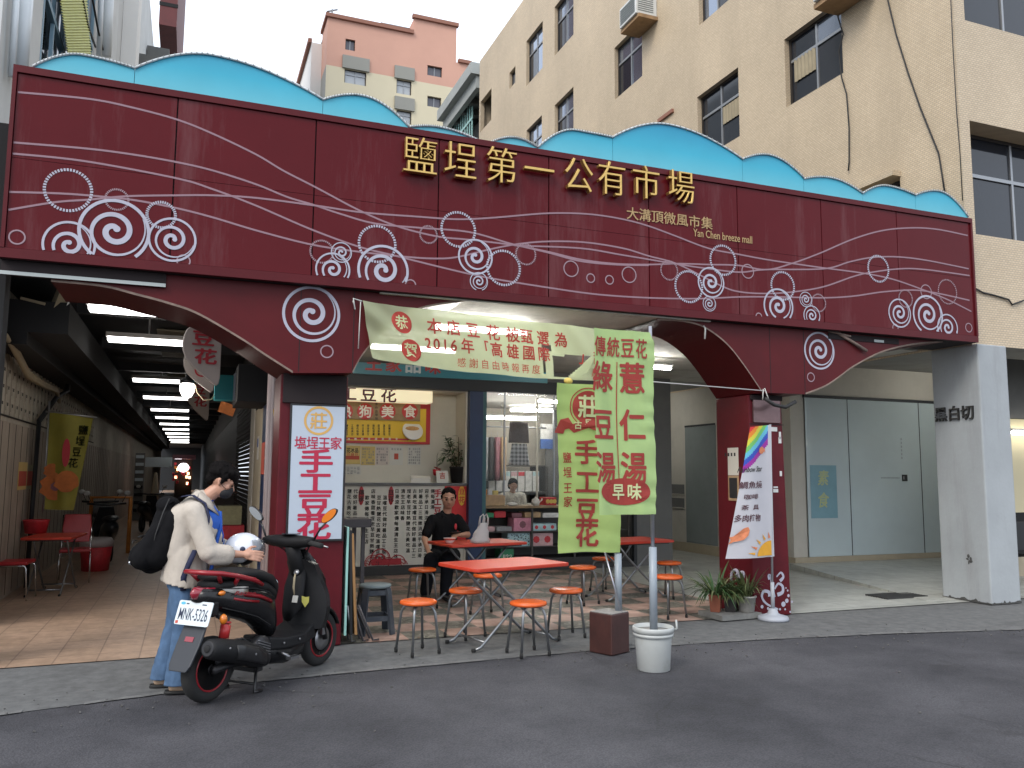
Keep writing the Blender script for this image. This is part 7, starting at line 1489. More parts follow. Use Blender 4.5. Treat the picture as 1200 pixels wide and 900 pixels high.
# floor board, leg shield, front apron
m = MB(); m.loft([[(.50,-.13,.37),(.50,.13,.37),(.50,.13,.27),(.50,-.13,.27)], [(.66,-.165,.345),(.66,.165,.345),(.66,.165,.26),(.66,-.165,.26)], [(.88,-.17,.345),(.88,.17,.345),(.88,.17,.26),(.88,-.17,.26)], [(1.0,-.15,.40),(1.0,.15,.40),(1.06,.14,.28),(1.06,-.14,.28)]], "scooter_matt", smooth=False); B("floor_board", m, None, .015)
def ls(u, v, d):  # leg shield: u across -1..1, v up 0..1
    w = .17+.06*math.sin(math.pi*min(1, v*1.1+.12))*1.0-.03*v; x = .95+.13*math.sin(v*2.0)-.16*v+.09*u*u; return Vector((x+d, u*w, .35+.57*v-.06*u*u*v))
m = MB(); m.grid(lambda a, b: ls(a*2-1, b, 0), 14, 12, "scooter_matt"); m.grid(lambda a, b: ls(a*2-1, b, .05), 14, 12, "scooter_black")
N_ = 14
for side in (-1, 1):
    for j in range(12): m.quad(ls(side, j/12, 0), ls(side, (j+1)/12, 0), ls(side, (j+1)/12, .05), ls(side, j/12, .05), "scooter_black")
for i in range(N_): m.quad(ls(i/N_*2-1, 1, 0), ls((i+1)/N_*2-1, 1, 0), ls((i+1)/N_*2-1, 1, .05), ls(i/N_*2-1, 1, .05), "scooter_black")
shield_ = B("leg_shield", m)
m = MB(); m.loft([el(1.02,.42,.12,.05), el(1.12,.55,.17,.14), el(1.13,.66,.165,.16), el(1.06,.80,.13,.12), el(.98,.93,.09,.06)], "scooter_black"); B("front_apron", m)
m = MB(); m.loft([el(.86,.52,.06,.10), el(.92,.62,.10,.14), el(.96,.75,.09,.10)], "scooter_matt"); B("glove_box", m)
m = MB(); m.lathe([(.030,0),(.036,.004),(.036,.012),(.030,.016)], (.70,.02,.735), "chrome", 22, axis=(-.6,-.45,.6)); m.lathe([(0,.010),(.030,.010)], (.70,.02,.735), "black_plastic", 18, axis=(-.6,-.45,.6)); B("fuel_cap", m)
m = MB(); m.lathe([(.0,.012),(.022,.01),(.026,0)], (.845,-.085,.81), "alloy", 16, axis=(-.9,0,.4)); m.tube([(.83,-.085,.80),(.815,-.09,.77),(.81,-.088,.70),(.812,-.095,.64)], [.006,.009,.010,.005], "cable_cream", 6); B("ignition_key", m)
m = MB(); m.obox((.855,-.07,.60), (.004,.05,.055), "paper_white", (0,R(14),0)); B("sticker", m); m = MB(); m.prism([(-.16+.035*x, .585+.045*z) for x, z in ((-1,.9),(0,.75),(1,.9),(.95,-.1),(0,-1),(-.95,-.1))], .868, .872, "sticker_lime", 'x'); B("sticker", m)
m = MB(); m.obox((.90,.0,.505), (.015,.035,.11), "black_plastic", (0,R(-8),0)); B("bag_hook", m)
m = MB(); m.loft([[(1.26+.25*math.cos(a)-.03, y, .225+.25*math.sin(a)) for y in (-.06,-.03,.03,.06)]+[(1.26+.27*math.cos(a)-.03, y, .225+.27*math.sin(a)) for y in (.05,-.05)] for a in [R(20+12*k) for k in range(12)]], "scooter_black"); B("front_fender", m)
m = MB()
for s_ in (-1,1): m.tube([(1.26,s_*.07,.225),(1.16,s_*.075,.55)], .022, "engine_grey", 10)
B("fork", m)
# steering head and bars
m = MB(); m.tube([(1.02,0,.72),(.93,0,.90),(.875,0,1.02)], [.075,.062,.055], "scooter_matt", 14); B("steering_column", m)
m = MB(); m.loft([[(.80-.02*abs(y)*2+.0*y, y, 1.075-h), (.86, y, 1.09+h*.6), (.95-.10*abs(y)*1.5, y, 1.06), (.92-.1*abs(y), y, 1.03-h*1.2), (.84, y, 1.02-h)] for y, h in ((-.23,.0),(-.16,.012),(-.08,.02),(0,.024),(.08,.02),(.16,.012),(.23,.0))], "scooter_matt"); hc = B("handlebar_cover", m)
m = MB(); m.prism([(.865+.05*math.cos(k*.3927), .085*math.sin(k*.3927)) for k in range(16)], 1.106, 1.113, "dark_glass", 'z'); B("speedometer", m, hc)
for s_ in (-1,1):
    m = MB(); m.tube([(.84,s_*.20,1.05),(.80,s_*.27,1.045),(.775,s_*.375,1.035)], [.020,.020,.021], "black_rubber", 12); B("grip", m)
    m = MB(); m.tube([(.875,s_*.22,1.045),(.86,s_*.30,1.03),(.83,s_*.39,1.02)], [.009,.008,.008], "alloy", 8); B("brake_lever", m)
    m = MB(); m.tube([(.85,s_*.24,1.07),(.86,s_*.29,1.16),(.87,s_*.34,1.21)], .008, "black_plastic", 8); c = Vector((.872,s_*.37,1.262))
    m.loft([[c+Vector((dx,0,0))+Vector((0,.072*r_*math.cos(a)+s_*.02*math.sin(a),.052*r_*math.sin(a)+.03*math.cos(a)*s_)) for a in [2*math.pi*k/18 for k in range(18)]] for dx, r_ in ((-.012,.96),(-.01,1),(.01,.95),(.025,.6))], "black_plastic"); mi = B("mirror", m)
    m = MB(); m.add([c+Vector((-.0135,.066*math.cos(a)+s_*.018*math.sin(a),.047*math.sin(a)+.028*math.cos(a)*s_)) for a in [2*math.pi*k/18 for k in range(18)]], [list(range(18))], "mirror_glass" if s_ > 0 else "lens_amber"); B("mirror_glass", m, mi)
m = MB(); m.ball((.965,0,1.02), (.035,.10,.045), "lens_clear", 14, 8); B("headlight", m)
m = MB()
for s_ in (-1,1): m.tube([(-.02,s_*.118,.79),(.12,s_*.147,.775),(.30,s_*.153,.755),(.46,s_*.142,.71),(.57,s_*.12,.64)], .004, "seam_black" if "seam_black" in MATS else "dark_void", 5); m.tube([(.0,s_*.128,.655),(.18,s_*.148,.60),(.34,s_*.150,.545),(.50,s_*.135,.46)], .0035, "dark_void", 5)
B("panel_gap", m, body)
m = MB(); m.tube([(-.01,.0,.905),(.15,0,.912),(.30,0,.895),(.46,0,.868),(.58,0,.825)], .003, "dark_void", 5); m.tube([(.30,-.135,.868),(.31,-.06,.893),(.315,0,.897),(.31,.06,.893),(.30,.135,.868)], .004, "dark_void", 5); B("seat_seam", m)
m = MB(); m.tube([(.86,-.20,1.04),(.93,-.12,.98),(.98,-.05,.86),(1.02,-.04,.6)], .006, "cable_black", 6); m.tube([(.86,.20,1.04),(.94,.12,.97),(.99,.06,.86)], .006, "cable_black", 6); m.tube([(1.14,-.085,.52),(1.20,-.11,.42),(1.245,-.085,.27)], .006, "cable_black", 6); m.tube([(.30,-.12,.36),(.18,-.15,.42),(.05,-.13,.38)], .007, "cable_black", 6); B("cable", m)
m = MB()
for x, y, z in ((.20,-.268,.315),(.11,-.268,.35),(-.05,-.262,.40),(.45,-.15,.30),(.62,-.172,.31),(.8,-.175,.31)): m.lathe([(0,-.004),(.009,-.004),(.009,.004),(0,.004)], (x,y,z), "alloy", 8, axis=(0,1,0))
B("bolt", m)
m = MB(); m.obox((1.22,-.075,.30), (.05,.03,.07), "alloy"); B("brake_caliper", m)
# ---------------- helmet held over the seat
mat("helmet_white", (.66,.69,.75), .15, spec=.6); mat("visor_dark", (.08,.09,.10), .08, spec=.8, transp=.45); mat("strap_tan", (.35,.30,.18), .8)
HP = Vector((.415, 6.76, 1.005))
t = thing("helmet", "white open face helmet with a smoked visor held over the scooter seat", "helmet", HP, R(-6)); m = MB()
def hs_(a, b, r_=1): # shell, open at the front bottom
    return Vector((.150*r_*math.cos(a)*math.sin(b), .128*r_*math.sin(a)*math.sin(b), .135*r_*math.cos(b)))
vs = []; nu, nv = 32, 16
for r_ in (1.0,.93):
    for j in range(nv+1):
        for i in range(nu):
            a = 2*math.pi*i/nu; front = max(0, math.cos(a)); bmax = 2.25-.95*front**1.2+ .0; vs.append(hs_(a, .001+(bmax)*j/nv, r_))
o1 = (nv+1)*nu; fs = []
for q in (0, o1): fs += [(q+j*nu+i, q+j*nu+(i+1)%nu, q+(j+1)*nu+(i+1)%nu, q+(j+1)*nu+i) for j in range(nv) for i in range(nu)]
fs += [(nv*nu+i, nv*nu+(i+1)%nu, o1+nv*nu+(i+1)%nu, o1+nv*nu+i) for i in range(nu)]
m.add(vs, fs, "helmet_white", True); m.build("shell", t); m = MB(); m.grid(lambda u, v: hs_((u-.5)*2.2, .95+1.05*v, 1.10), 16, 10, "visor_dark"); m.build("visor", t)
m = MB(); m.ball((-.01,0,.0), (.128,.108,.118), "black_plastic", 16, 10); m.build("liner", t); m = MB(); m.tube([(-.02,-.10,-.10),(.02,-.05,-.17),(.03,.04,-.17),(-.02,.1,-.10)], .012, "strap_tan", 6); m.tube([(.02,-.05,-.17),(.03,-.04,-.21)], .012, "strap_tan", 6); m.build("chin_strap", t)
m = MB(); m.ball((.0,-.128,.02), (.02,.008,.02), "plate_ink", 10, 6); m.build("badge", t)
# ================================================================ people
mat("skin", (.50,.27,.185), .5, var=.06, vscale=12); mat("skin_tan", (.43,.23,.15), .5, var=.06, vscale=12); mat("hair_black", (.007,.006,.006), .65, bump=.5, bscale=90, spec=.05)
mat("jacket_cream", (.47,.42,.36), .9, var=.06, vscale=20, bump=.15, bscale=60); mat("denim", (.065,.125,.225), .85, var=.4, vscale=5, bump=.1, bscale=120); mat("shirt_blue", (.02,.10,.45), .8); mat("mask_black", (.014,.014,.016), .8); mat("bag_black", (.008,.008,.009), .9, spec=.08, bump=.1, bscale=60, var=.15); mat("strap_navy", (.012,.016,.05), .8); mat("slipper_black", (.012,.012,.012), .6); mat("sock_tan", (.46,.32,.22), .9)
mat("polo_black", (.008,.008,.009), .9, spec=.15, bump=.1, bscale=50); mat("trouser_black", (.010,.011,.014), .9, spec=.15, bump=.1, bscale=40); mat("eye_dark", (.012,.008,.007), .2); mat("lip", (.33,.11,.09), .5); mat("shirt_print", (.50,.48,.42), .85, var=.45, vscale=30)
def caps(mb, prims):
    """tapered limbs and blobs: (p0, r0, p1, r1) or (centre, (rx, ry, rz), euler)"""
    from mathutils import Euler
    for p in prims:
        if len(p) == 4:
            a, ra, b, rb = Vector(p[0]), p[1], Vector(p[2]), p[3]; d = (b-a); L = d.length; q = Vector((0,0,1)).rotation_difference(d.normalized()) if L > 1e-6 else Matrix.Identity(3).to_quaternion()
            prof = [(ra*math.sin(t), -ra*math.cos(t)) for t in [math.pi/2*k/5 for k in range(0,6)]]+[(rb*math.cos(t), L+rb*math.sin(t)) for t in [math.pi/2*k/5 for k in range(0,6)]]
            n = 14; vs = []; fs = []
            vs.append(a+q @ Vector((0,0,-ra)))
            for r_, z in prof[1:-1]: vs += [a+q @ Vector((r_*math.cos(2*math.pi*k/n), r_*math.sin(2*math.pi*k/n), z)) for k in range(n)]
            vs.append(a+q @ Vector((0,0,L+rb))); R_ = len(prof)-2
            fs += [(0, 1+(k+1)%n, 1+k) for k in range(n)]
            for i in range(R_-1): fs += [(1+i*n+k, 1+i*n+(k+1)%n, 1+(i+1)*n+(k+1)%n, 1+(i+1)*n+k) for k in range(n)]
            fs += [(len(vs)-1, 1+(R_-1)*n+k, 1+(R_-1)*n+(k+1)%n) for k in range(n)]
            mb.add(vs, fs, "skin")
        else:
            c, rad, e = p; E_ = Euler(e).to_matrix(); n, h = 18, 12; vs = [Vector(c)+E_ @ Vector((0,0,rad[2]))]
            for j in range(1, h): vs += [Vector(c)+E_ @ Vector((rad[0]*math.sin(math.pi*j/h)*math.cos(2*math.pi*k/n), rad[1]*math.sin(math.pi*j/h)*math.sin(2*math.pi*k/n), rad[2]*math.cos(math.pi*j/h))) for k in range(n)]
            vs.append(Vector(c)-E_ @ Vector((0,0,rad[2]))); fs = [(0, 1+k, 1+(k+1)%n) for k in range(n)]
            for j in range(h-2): fs += [(1+j*n+k, 1+(j+1)*n+k, 1+(j+1)*n+(k+1)%n, 1+j*n+(k+1)%n) for k in range(n)]
            fs += [(len(vs)-1, 1+(h-2)*n+(k+1)%n, 1+(h-2)*n+k) for k in range(n)]; mb.add(vs, fs, "skin")
def fuse(name, prims, voxel, smooth, parent, mats, pick=None, extra=None):
    """one continuous skin over the limbs: union by voxels, then relaxed"""
    mb = MB(); caps(mb, prims)
    if extra: extra(mb)
    o = mb.build(name); r_ = o.modifiers.new("r", 'REMESH'); r_.mode = 'VOXEL'; r_.voxel_size = voxel; s_ = o.modifiers.new("s", 'SMOOTH'); s_.factor = .5; s_.iterations = smooth
    dg = bpy.context.evaluated_depsgraph_get(); me = bpy.data.meshes.new_from_object(o.evaluated_get(dg)); me.name = name
    bpy.data.objects.remove(o); me.materials.clear()
    for m_ in mats: me.materials.append(M(m_))
    me.polygons.foreach_set("use_smooth", [True]*len(me.polygons))
    if pick: me.polygons.foreach_set("material_index", [pick(p.center) for p in me.polygons])
    o = bpy.data.objects.new(name, me); COL.objects.link(o); o.parent = parent; return o
def trim(o, keep):
    bm = bmesh.new(); bm.from_mesh(o.data); bmesh.ops.delete(bm, geom=[v for v in bm.verts if not keep(v.co)], context='VERTS'); bm.to_mesh(o.data); bm.free()
    s_ = o.modifiers.new("hem", 'SOLIDIFY'); s_.thickness = .006
def folds(o, amp, freq, seed):  # cloth creases: push the cloth in and out along its normals
    me = o.data; ns = [v.normal.copy() for v in me.vertices]
    for v, n_ in zip(me.vertices, ns):
        p = v.co; q = noise.noise((p.x*freq+seed, p.y*freq, p.z*freq*.55+seed))+.6*abs(noise.noise((p.x*freq*2.1, p.y*freq*2.1+seed, p.z*freq*1.3))); v.co = p+n_*(amp*max(-.15, q))
# ---------------- standing man (x ahead, y left, z up)
man = thing("person", "young man in cream jacket and jeans with a black backpack holding the helmet", "person", (-.02,6.76,.006), R(-6))
neck = Vector((.135,0,1.405)); head = Vector((.255,-.0,1.525)); PV = R(22)
shR, shL = Vector((.085,-.165,1.315)), Vector((.105,.165,1.315)); elR, elL = Vector((.20,-.225,1.01)), Vector((.22,.20,1.02)); wrR = Vector((.435,-.13,.985)); wrL = Vector((.42,.13,.97))
hipR, hipL = Vector((.02,-.09,.83)), Vector((.02,.09,.83)); knR, knL = Vector((.05,-.10,.44)), Vector((-.02,.10,.44)); anR, anL = Vector((.03,-.105,.08)), Vector((-.10,.11,.085))
def hand(wr, dirv, up, side, curl=.5, s_=1.0):
    """palm, four bent fingers of unequal length and a thumb; dirv along the palm, up = back of the hand, side = towards the thumb"""
    d, u_, t_ = Vector(dirv).normalized(), Vector(up).normalized(), Vector(side).normalized(); P = []
    kn = wr+d*.085*s_
    P += [(wr, .024*s_, wr+d*.04*s_, .026*s_)]
    for i, (o_, L) in enumerate(((.030,.070),(.010,.080),(-.011,.075),(-.030,.058))):
        b_ = kn+t_*o_*s_; P.append((wr+d*.03*s_+t_*o_*.6*s_, .016*s_, b_, .0115*s_)); c1 = curl*.55; m1 = b_+(d*math.cos(c1)-u_*math.sin(c1)+t_*o_*2.2)*L*.45*s_; c2 = curl*1.25; m2 = m1+(d*math.cos(c2)-u_*math.sin(c2)+t_*o_*1.5)*L*.33*s_; c3 = curl*1.7; m3 = m2+(d*math.cos(c3)-u_*math.sin(c3))*L*.24*s_
        P += [(b_, .0105*s_, m1, .009*s_), (m1, .009*s_, m2, .008*s_), (m2, .008*s_, m3, .0068*s_)]
    tb_ = wr+d*.025*s_+t_*.026*s_; t1 = tb_+(d*.55+t_*.75-u_*.25).normalized()*.045*s_; t2 = t1+(d*.85+t_*.3-u_*.35).normalized()*.034*s_
    P += [(wr+d*.02*s_+t_*.012*s_, .017*s_, tb_, .015*s_), (tb_, .0135*s_, t1, .0115*s_), (t1, .011*s_, t2, .0085*s_)]
    return P
def head_prims(c, fwd, pitch, s_=1.0, jaw=1.0):
    """skull, jaw, brow, nose, lips, chin, ears; fwd = yaw, pitch down positive"""
    from mathutils import Euler
    Q = Matrix.Rotation(fwd, 3, 'Z') @ Matrix.Rotation(pitch, 3, 'Y'); f_ = lambda x, y, z: c+Q @ (Vector((x, y, z))*s_); e = (Q.to_euler().x, Q.to_euler().y, Q.to_euler().z)
    P = [(f_(-.012,0,.035), (.098*s_,.076*s_,.090*s_), e), (f_(.022,0,-.030), (.070*s_,.062*s_*jaw,.085*s_), e), (f_(.05,0,-.085), (.032*s_,.034*s_*jaw,.026*s_), e),
         (f_(.078,-.028,.022), .017*s_, f_(.078,.028,.022), .017*s_), (f_(.086,0,.008), .009*s_, f_(.107,0,-.028), .012*s_), (f_(.094,-.013,-.032), .009*s_, f_(.094,.013,-.032), .009*s_),
         (f_(.080,-.016,-.058), .0085*s_, f_(.080,.016,-.058), .0085*s_), (f_(.076,-.014,-.068), .009*s_, f_(.076,.014,-.068), .009*s_), (f_(.06,-.045,-.018), (.022*s_,.018*s_,.022*s_), e), (f_(.06,.045,-.018), (.022*s_,.018*s_,.022*s_), e)]
    for sd_ in (-1,1): P += [(f_(-.008,sd_*.076,.012), .013*s_, f_(.0,sd_*.074,-.022), .010*s_)]
    return P, f_, Q
hp, hf, hQ = head_prims(head, R(-4), R(24))
body_p = hp + [(neck-Vector((.03,0,.04)), .058, head+Vector((-.035,0,-.06)), .052), (Vector((.02,0,.86)), .12, Vector((.06,0,1.05)), .125), (Vector((.06,0,1.05)), .12, Vector((.13,0,1.22)), .14), (shR+Vector((0,.04,-.02)), .055, shL+Vector((0,-.04,-.02)), .055),
   (shR, .046, elR, .040), (elR, .042, wrR, .026), (shL, .046, elL, .040), (elL, .042, wrL, .026), (hipR, .09, knR, .062), (knR, .06, anR, .04), (hipL, .09, knL, .062), (knL, .06, anL, .04), (hipR, .1, hipL, .1),
   (anR+Vector((-.035,0,-.035)), .036, anR+Vector((.13,-.01,-.05)), .032), (anL+Vector((-.035,0,-.04)), .036, anL+Vector((.13,.0,-.055)), .032)]
body_p += hand(wrR, (.93,.05,-.12), (-.05,-.95,.25), (.15,.2,.95), .55, 1.02) + hand(wrL, (.95,-.05,-.05), (-.05,.95,.2), (.1,-.2,.95), .7, 1.0)
fuse("body", body_p, .0062, 3, man, ["skin","sock_tan","shirt_blue"], lambda c: 1 if c.z < .16 else (2 if .55 < c.z < 1.385 and c.x < (.30 if c.z > 1.06 else .22) and abs(c.y) < .17 else 0))
fuse("hair", [(hf(-.025,0,.062), (.106,.090,.088), (0,R(24),0)), (hf(.045,0,.085), (.062,.080,.048), (0,R(40),0)), (hf(-.07,0,.005), (.05,.070,.06), (0,R(24),0)), (hf(.082,-.03,.066), .026, hf(.10,-.03,.035), .014), (hf(.082,.03,.066), .026, hf(.10,.03,.035), .014), (hf(.02,-.072,.045), .024, hf(.012,-.078,.0), .010), (hf(.02,.072,.045), .024, hf(.012,.078,.0), .010)], .006, 2, man, ["hair_black"]); folds(bpy.data.objects["hair"], .012, 38, 7)
m = MB()
for k, sd_ in enumerate((-1,1)): m.tube([hf(.06,sd_*.060,-.035), hf(.03,sd_*.075,-.02), hf(-.002,sd_*.078,.002)], .0025, "mask_black", 5)
m.build("mask_loop", man)
fuse("face_mask", [(hf(.058,0,-.062), (.055,.060,.050), (0,R(24),0)), (hf(.085,0,-.035), (.030,.034,.030), (0,R(24),0))], .006, 3, man, ["mask_black"])
m = MB()
for sd_ in (-1,1): m.ball(hf(.092,sd_*.030,.002), (.008,.012,.008), "eye_dark", 8, 6); m.tube([hf(.096,sd_*.018,.022), hf(.094,sd_*.045,.024)], .004, "hair_black", 5)
m.build("eye", man)
cu1 = elR+(wrR-elR)*.50; cu2 = elL+(wrL-elL)*.62
j = fuse("jacket", [(Vector((-.02,-.07,1.02)), .115, Vector((.01,-.075,1.26)), .115), (Vector((-.02,.07,1.02)), .115, Vector((.01,.075,1.26)), .115), (Vector((.02,0,.80)), .17, Vector((.03,0,1.0)), .155), (Vector((.03,0,1.0)), .150, Vector((.10,0,1.20)), .16), (Vector((.015,-.085,.72)), .138, Vector((.03,-.06,.98)), .14), (Vector((.015,.085,.72)), .138, Vector((.03,.06,.98)), .14), (shR+Vector((-.015,.03,-.02)), .088, shL+Vector((-.015,-.03,-.02)), .088), (shR+Vector((-.03,.09,.035)), .07, shL+Vector((-.03,-.09,.035)), .07), (shR+Vector((0,.005,-.01)), .078, elR, .070), (elR, .070, cu1, .066), (shL+Vector((0,-.005,-.01)), .078, elL, .070), (elL, .070, cu2, .066), (Vector((.09,0,1.32)), .085, Vector((.12,0,1.385)), .074), (elR+Vector((.03,0,-.05)), .045, cu1+Vector((.0,0,-.03)), .06)], .010, 9, man, ["jacket_cream"])
folds(j, .009, 9, 3.1); trim(j, lambda c: c.z > .765-.22*c.x)
m = MB()
for sd_ in (-1,1): m.loft([[(x, sd_*y, z), (x+dx, sd_*(y+dy), z+dz), (x+dx+.008, sd_*(y+dy), z+dz), (x+.008, sd_*y, z)] for x, y, z, dx, dy, dz in ((.07,.03,1.465,-.03,.05,-.05),(.11,.072,1.455,-.015,.05,-.07),(.175,.07,1.40,.02,.035,-.085),(.215,.04,1.33,.03,.02,-.06))], "jacket_cream")
m.build("collar", man)
tr = fuse("trousers", [(Vector((.015,0,.80)), .125, Vector((.02,0,.90)), .12), (hipR, .106, knR, .084), (knR, .084, anR+Vector((-.01,0,-.05)), .092), (hipL, .106, knL, .084), (knL, .084, anL+Vector((-.01,0,-.05)), .092)], .010, 3, man, ["denim"]); folds(tr, .013, 9, 1.7); trim(tr, lambda c: c.z > .06)
for a in (anR, anL):
    m = MB(); f0 = a+Vector((.055,-.005,0)); m.loft([[(f0.x+x, f0.y+s_*w, z) for s_, z in ((-1,.002),(1,.002),(1,.024),(-1,.024))] for x, w in ((-.15,.030),(-.11,.044),(0,.046),(.09,.052),(.135,.034))], "slipper_black", smooth=False); m.loft([[(f0.x+x, f0.y+w*math.cos(t), .024+h*math.sin(t)) for t in [math.pi*k/8 for k in range(9)]] for x, w, h in ((.0,.054,.062),(.05,.056,.056),(.10,.046,.04))], "slipper_black"); m.build("slipper", man, bevel=.006)
m = MB(); m.loft([[(x-.003, y*.6, z), (x+.02, y*.6, z)] + [(x+.02, -y*.6, z), (x-.003, -y*.6, z)] for x, y, z in ((.245,.06,1.30),(.255,.075,1.18),(.22,.085,1.02),(.20,.09,.85),(.19,.09,.72))], "shirt_blue"); m.build("shirt", man)
m = MB(); m.tube([(.15,-.055,1.42),(.24,-.05,1.30),(.285,-.02,1.12),(.28,0,1.07)], .006, "shirt_blue", 5); m.obox((.288,-.005,1.04), (.006,.06,.085), "goods_blue", (0,R(8),0)); m.tube([(.295,-.01,1.0),(.285,-.01,.96)], .004, "black_plastic", 5); m.build("lanyard", man)
bp_ = thing("backpack", "bulky black backpack on the back of the man in the cream jacket", "backpack", (-.02,6.75,.006), R(-6))
pk = fuse("pack", [(Vector((x_, y_, z0_)), r_, Vector((x_+.095, y_*.9, z1_)), r_*.9) for x_, y_, z0_, z1_, r_ in ((-.16,-.10,.98,1.24,.085),(-.16,.10,.98,1.24,.085),(-.255,-.09,.97,1.15,.085),(-.255,.09,.97,1.15,.085),(-.20,0,.96,1.27,.11),(-.28,0,.97,1.08,.095),(-.10,-.08,.98,1.30,.07),(-.10,.08,.98,1.30,.07))] + [(Vector((-.11,0,1.34)), (.09,.10,.07), (0,R(15),0))], .010, 3, bp_, ["bag_black"]); folds(pk, .012, 10, 4)
m = MB(); m.tube([(-.335,-.10,1.08),(-.345,0,1.09),(-.335,.10,1.08)], .005, "cable_black", 5); m.tube([(-.20,-.155,1.00),(-.17,-.16,1.15),(-.13,-.15,1.30),(-.10,-.08,1.40)], .005, "cable_black", 5); m.build("zip", bp_)
m = MB()
for sd_ in (-1,1):
    m = MB(); pts = [Vector(p) for p in ((-.10,sd_*.10,1.36),(-.02,sd_*.12,1.412),(.06,sd_*.125,1.42),(.15,sd_*.135,1.36),(.185,sd_*.165,1.26),(.18,sd_*.19,1.16))]; nn = []
    q_ = [pts[0]]+pts+[pts[-1]]
    m.loft([[p+Vector((0,-.024,0)), p+Vector((0,.024,0)), p+Vector((.012,.024,.008)), p+Vector((.012,-.024,.008))] for p in pts], "strap_navy")
    m.build("strap", bp_); m = MB()
    m.loft([[p+Vector((-.012,-.018*0,-.0)), p+Vector((.028,0,0)), p+Vector((.028,sd_*.01,0)), p+Vector((-.012,sd_*.01,0))] for p in [Vector(p) for p in ((.10,sd_*.19,1.03),(.06,sd_*.20,.93),(.03,sd_*.195,.84),(.03,sd_*.19,.74))]], "strap_navy"); m.build("side_strap", bp_)
m = MB(); m.ball((-.355,-.03,.93), (.012,.012,.016), "chrome", 8, 6); m.tube([(-.30,-.08,1.12),(-.28,.08,1.12)], .006, "cable_black", 5); m.build("zip_pull", bp_)
# ---------------- seated man with the bowl
sm = thing("person", "seated man in a black polo shirt holding a phone behind the rear red table", "person", (3.21,10.72,.012), R(-90))
# local x = towards the camera, y = his left (screen right)
hd = Vector((.10,.02,1.265)); hp, hf, hQ = head_prims(hd, R(-12), R(10), 1.13, 1.2)
sR, sL = Vector((.02,-.175,.985)), Vector((.03,.175,.98)); eR, eL = Vector((.07,-.29,.74)), Vector((.16,.27,.79)); wR, wL = Vector((.33,-.31,.60)), Vector((.36,.10,.80)); hR, hL = Vector((0,-.10,.50)), Vector((0,.10,.50)); kR, kL = Vector((.42,-.30,.50)), Vector((.46,-.09,.51)); aR, aL = Vector((.40,-.36,.09)), Vector((.50,-.13,.09))
bp2 = hp + [(Vector((.04,.01,1.02)), .062, hd+Vector((-.02,0,-.06)), .056), (Vector((0,0,.52)), .15, Vector((0,0,.75)), .145), (Vector((0,0,.75)), .145, Vector((.01,0,.92)), .15), (sR, .052, sL, .052), (sR, .050, eR, .044), (eR, .044, wR, .029), (sL, .050, eL, .044), (eL, .044, wL, .029), (hR, .095, kR, .068), (kR, .064, aR, .042), (hL, .095, kL, .068), (kL, .064, aL, .042), (aR+Vector((-.03,0,-.04)), .036, aR+Vector((.15,0,-.06)), .030), (aL+Vector((-.03,0,-.04)), .036, aL+Vector((.15,0,-.06)), .030), (hR, .12, hL, .12)]
bp2 += hand(wR, (.75,.1,-.45), (.45,-.15,.8), (.1,.95,.1), .7, 1.05) + hand(wL, (.55,-.75,.05), (-.3,.0,.95), (-.7,-.55,.2), .6, 1.0)
fuse("body", bp2, .0075, 3, sm, ["skin_tan"])
fuse("hair", [(hf(-.020,0,.060), (.106,.093,.077), (0,R(-6),0)), (hf(-.055,0,.01), (.06,.088,.07), (0,0,0)), (hf(.0,-.078,.03), .018, hf(.01,-.082,.0), .009), (hf(.0,.078,.03), .018, hf(.01,.082,.0), .009)], .007, 2, sm, ["hair_black"]); folds(sm.children[-1] if sm.children[-1].name.startswith("hair") else bpy.data.objects["hair.001"], .007, 45, 3)
m = MB()
for sd_ in (-1,1): m.ball(hf(.091,sd_*.033,.002), (.009,.017,.009), "eye_dark", 8, 6); m.tube([hf(.094,sd_*.016,.026), hf(.088,sd_*.054,.028)], .006, "hair_black", 5)
m.tube([hf(.091,-.022,-.063), hf(.094,0,-.062), hf(.091,.022,-.063)], .003, "lip", 5); m.build("face_detail", sm)
po_ = fuse("polo_shirt", [(Vector((-.01,0,.52)), .175, Vector((0,0,.76)), .165), (Vector((0,0,.76)), .165, Vector((.01,0,.93)), .165), (sR+Vector((0,.03,-.02)), .080, sL+Vector((0,-.03,-.02)), .080), (sR+Vector((0,.09,.035)), .06, sL+Vector((0,-.09,.035)), .06), (sR, .072, sR+(eR-sR)*.70, .070), (sL, .072, sL+(eL-sL)*.70, .070), (Vector((.03,0,1.02)), .078, Vector((.035,0,1.055)), .070)], .010, 6, sm, ["polo_black"]); folds(po_, .010, 9, 5)
m = MB()
for sd_ in (-1,1): m.loft([[(x, sd_*y, z), (x+.02, sd_*(y+.03), z-.05), (x+.028, sd_*(y+.03), z-.05), (x+.008, sd_*y, z)] for x, y, z in ((-.05,.03,1.10),(.02,.065,1.095),(.09,.05,1.075),(.13,.015,1.03))], "polo_black")
m.build("collar", sm); m = MB(); m.ball((.178,.10,.90), (.004,.018,.040), "goods_red", 8, 6); m.ball((.08,-.285,.83), (.03,.012,.035), "goods_red", 8, 6); m.build("badge", sm)
tr = fuse("trousers", [(hR, .125, hL, .125), (hR, .115, kR, .092), (kR, .088, aR+Vector((0,0,.02)), .070), (hL, .115, kL, .092), (kL, .088, aL+Vector((0,0,.02)), .070), (Vector((0,0,.50)), .16, Vector((0,0,.58)), .165)], .011, 3, sm, ["trouser_black"]); folds(tr, .008, 9, 2)
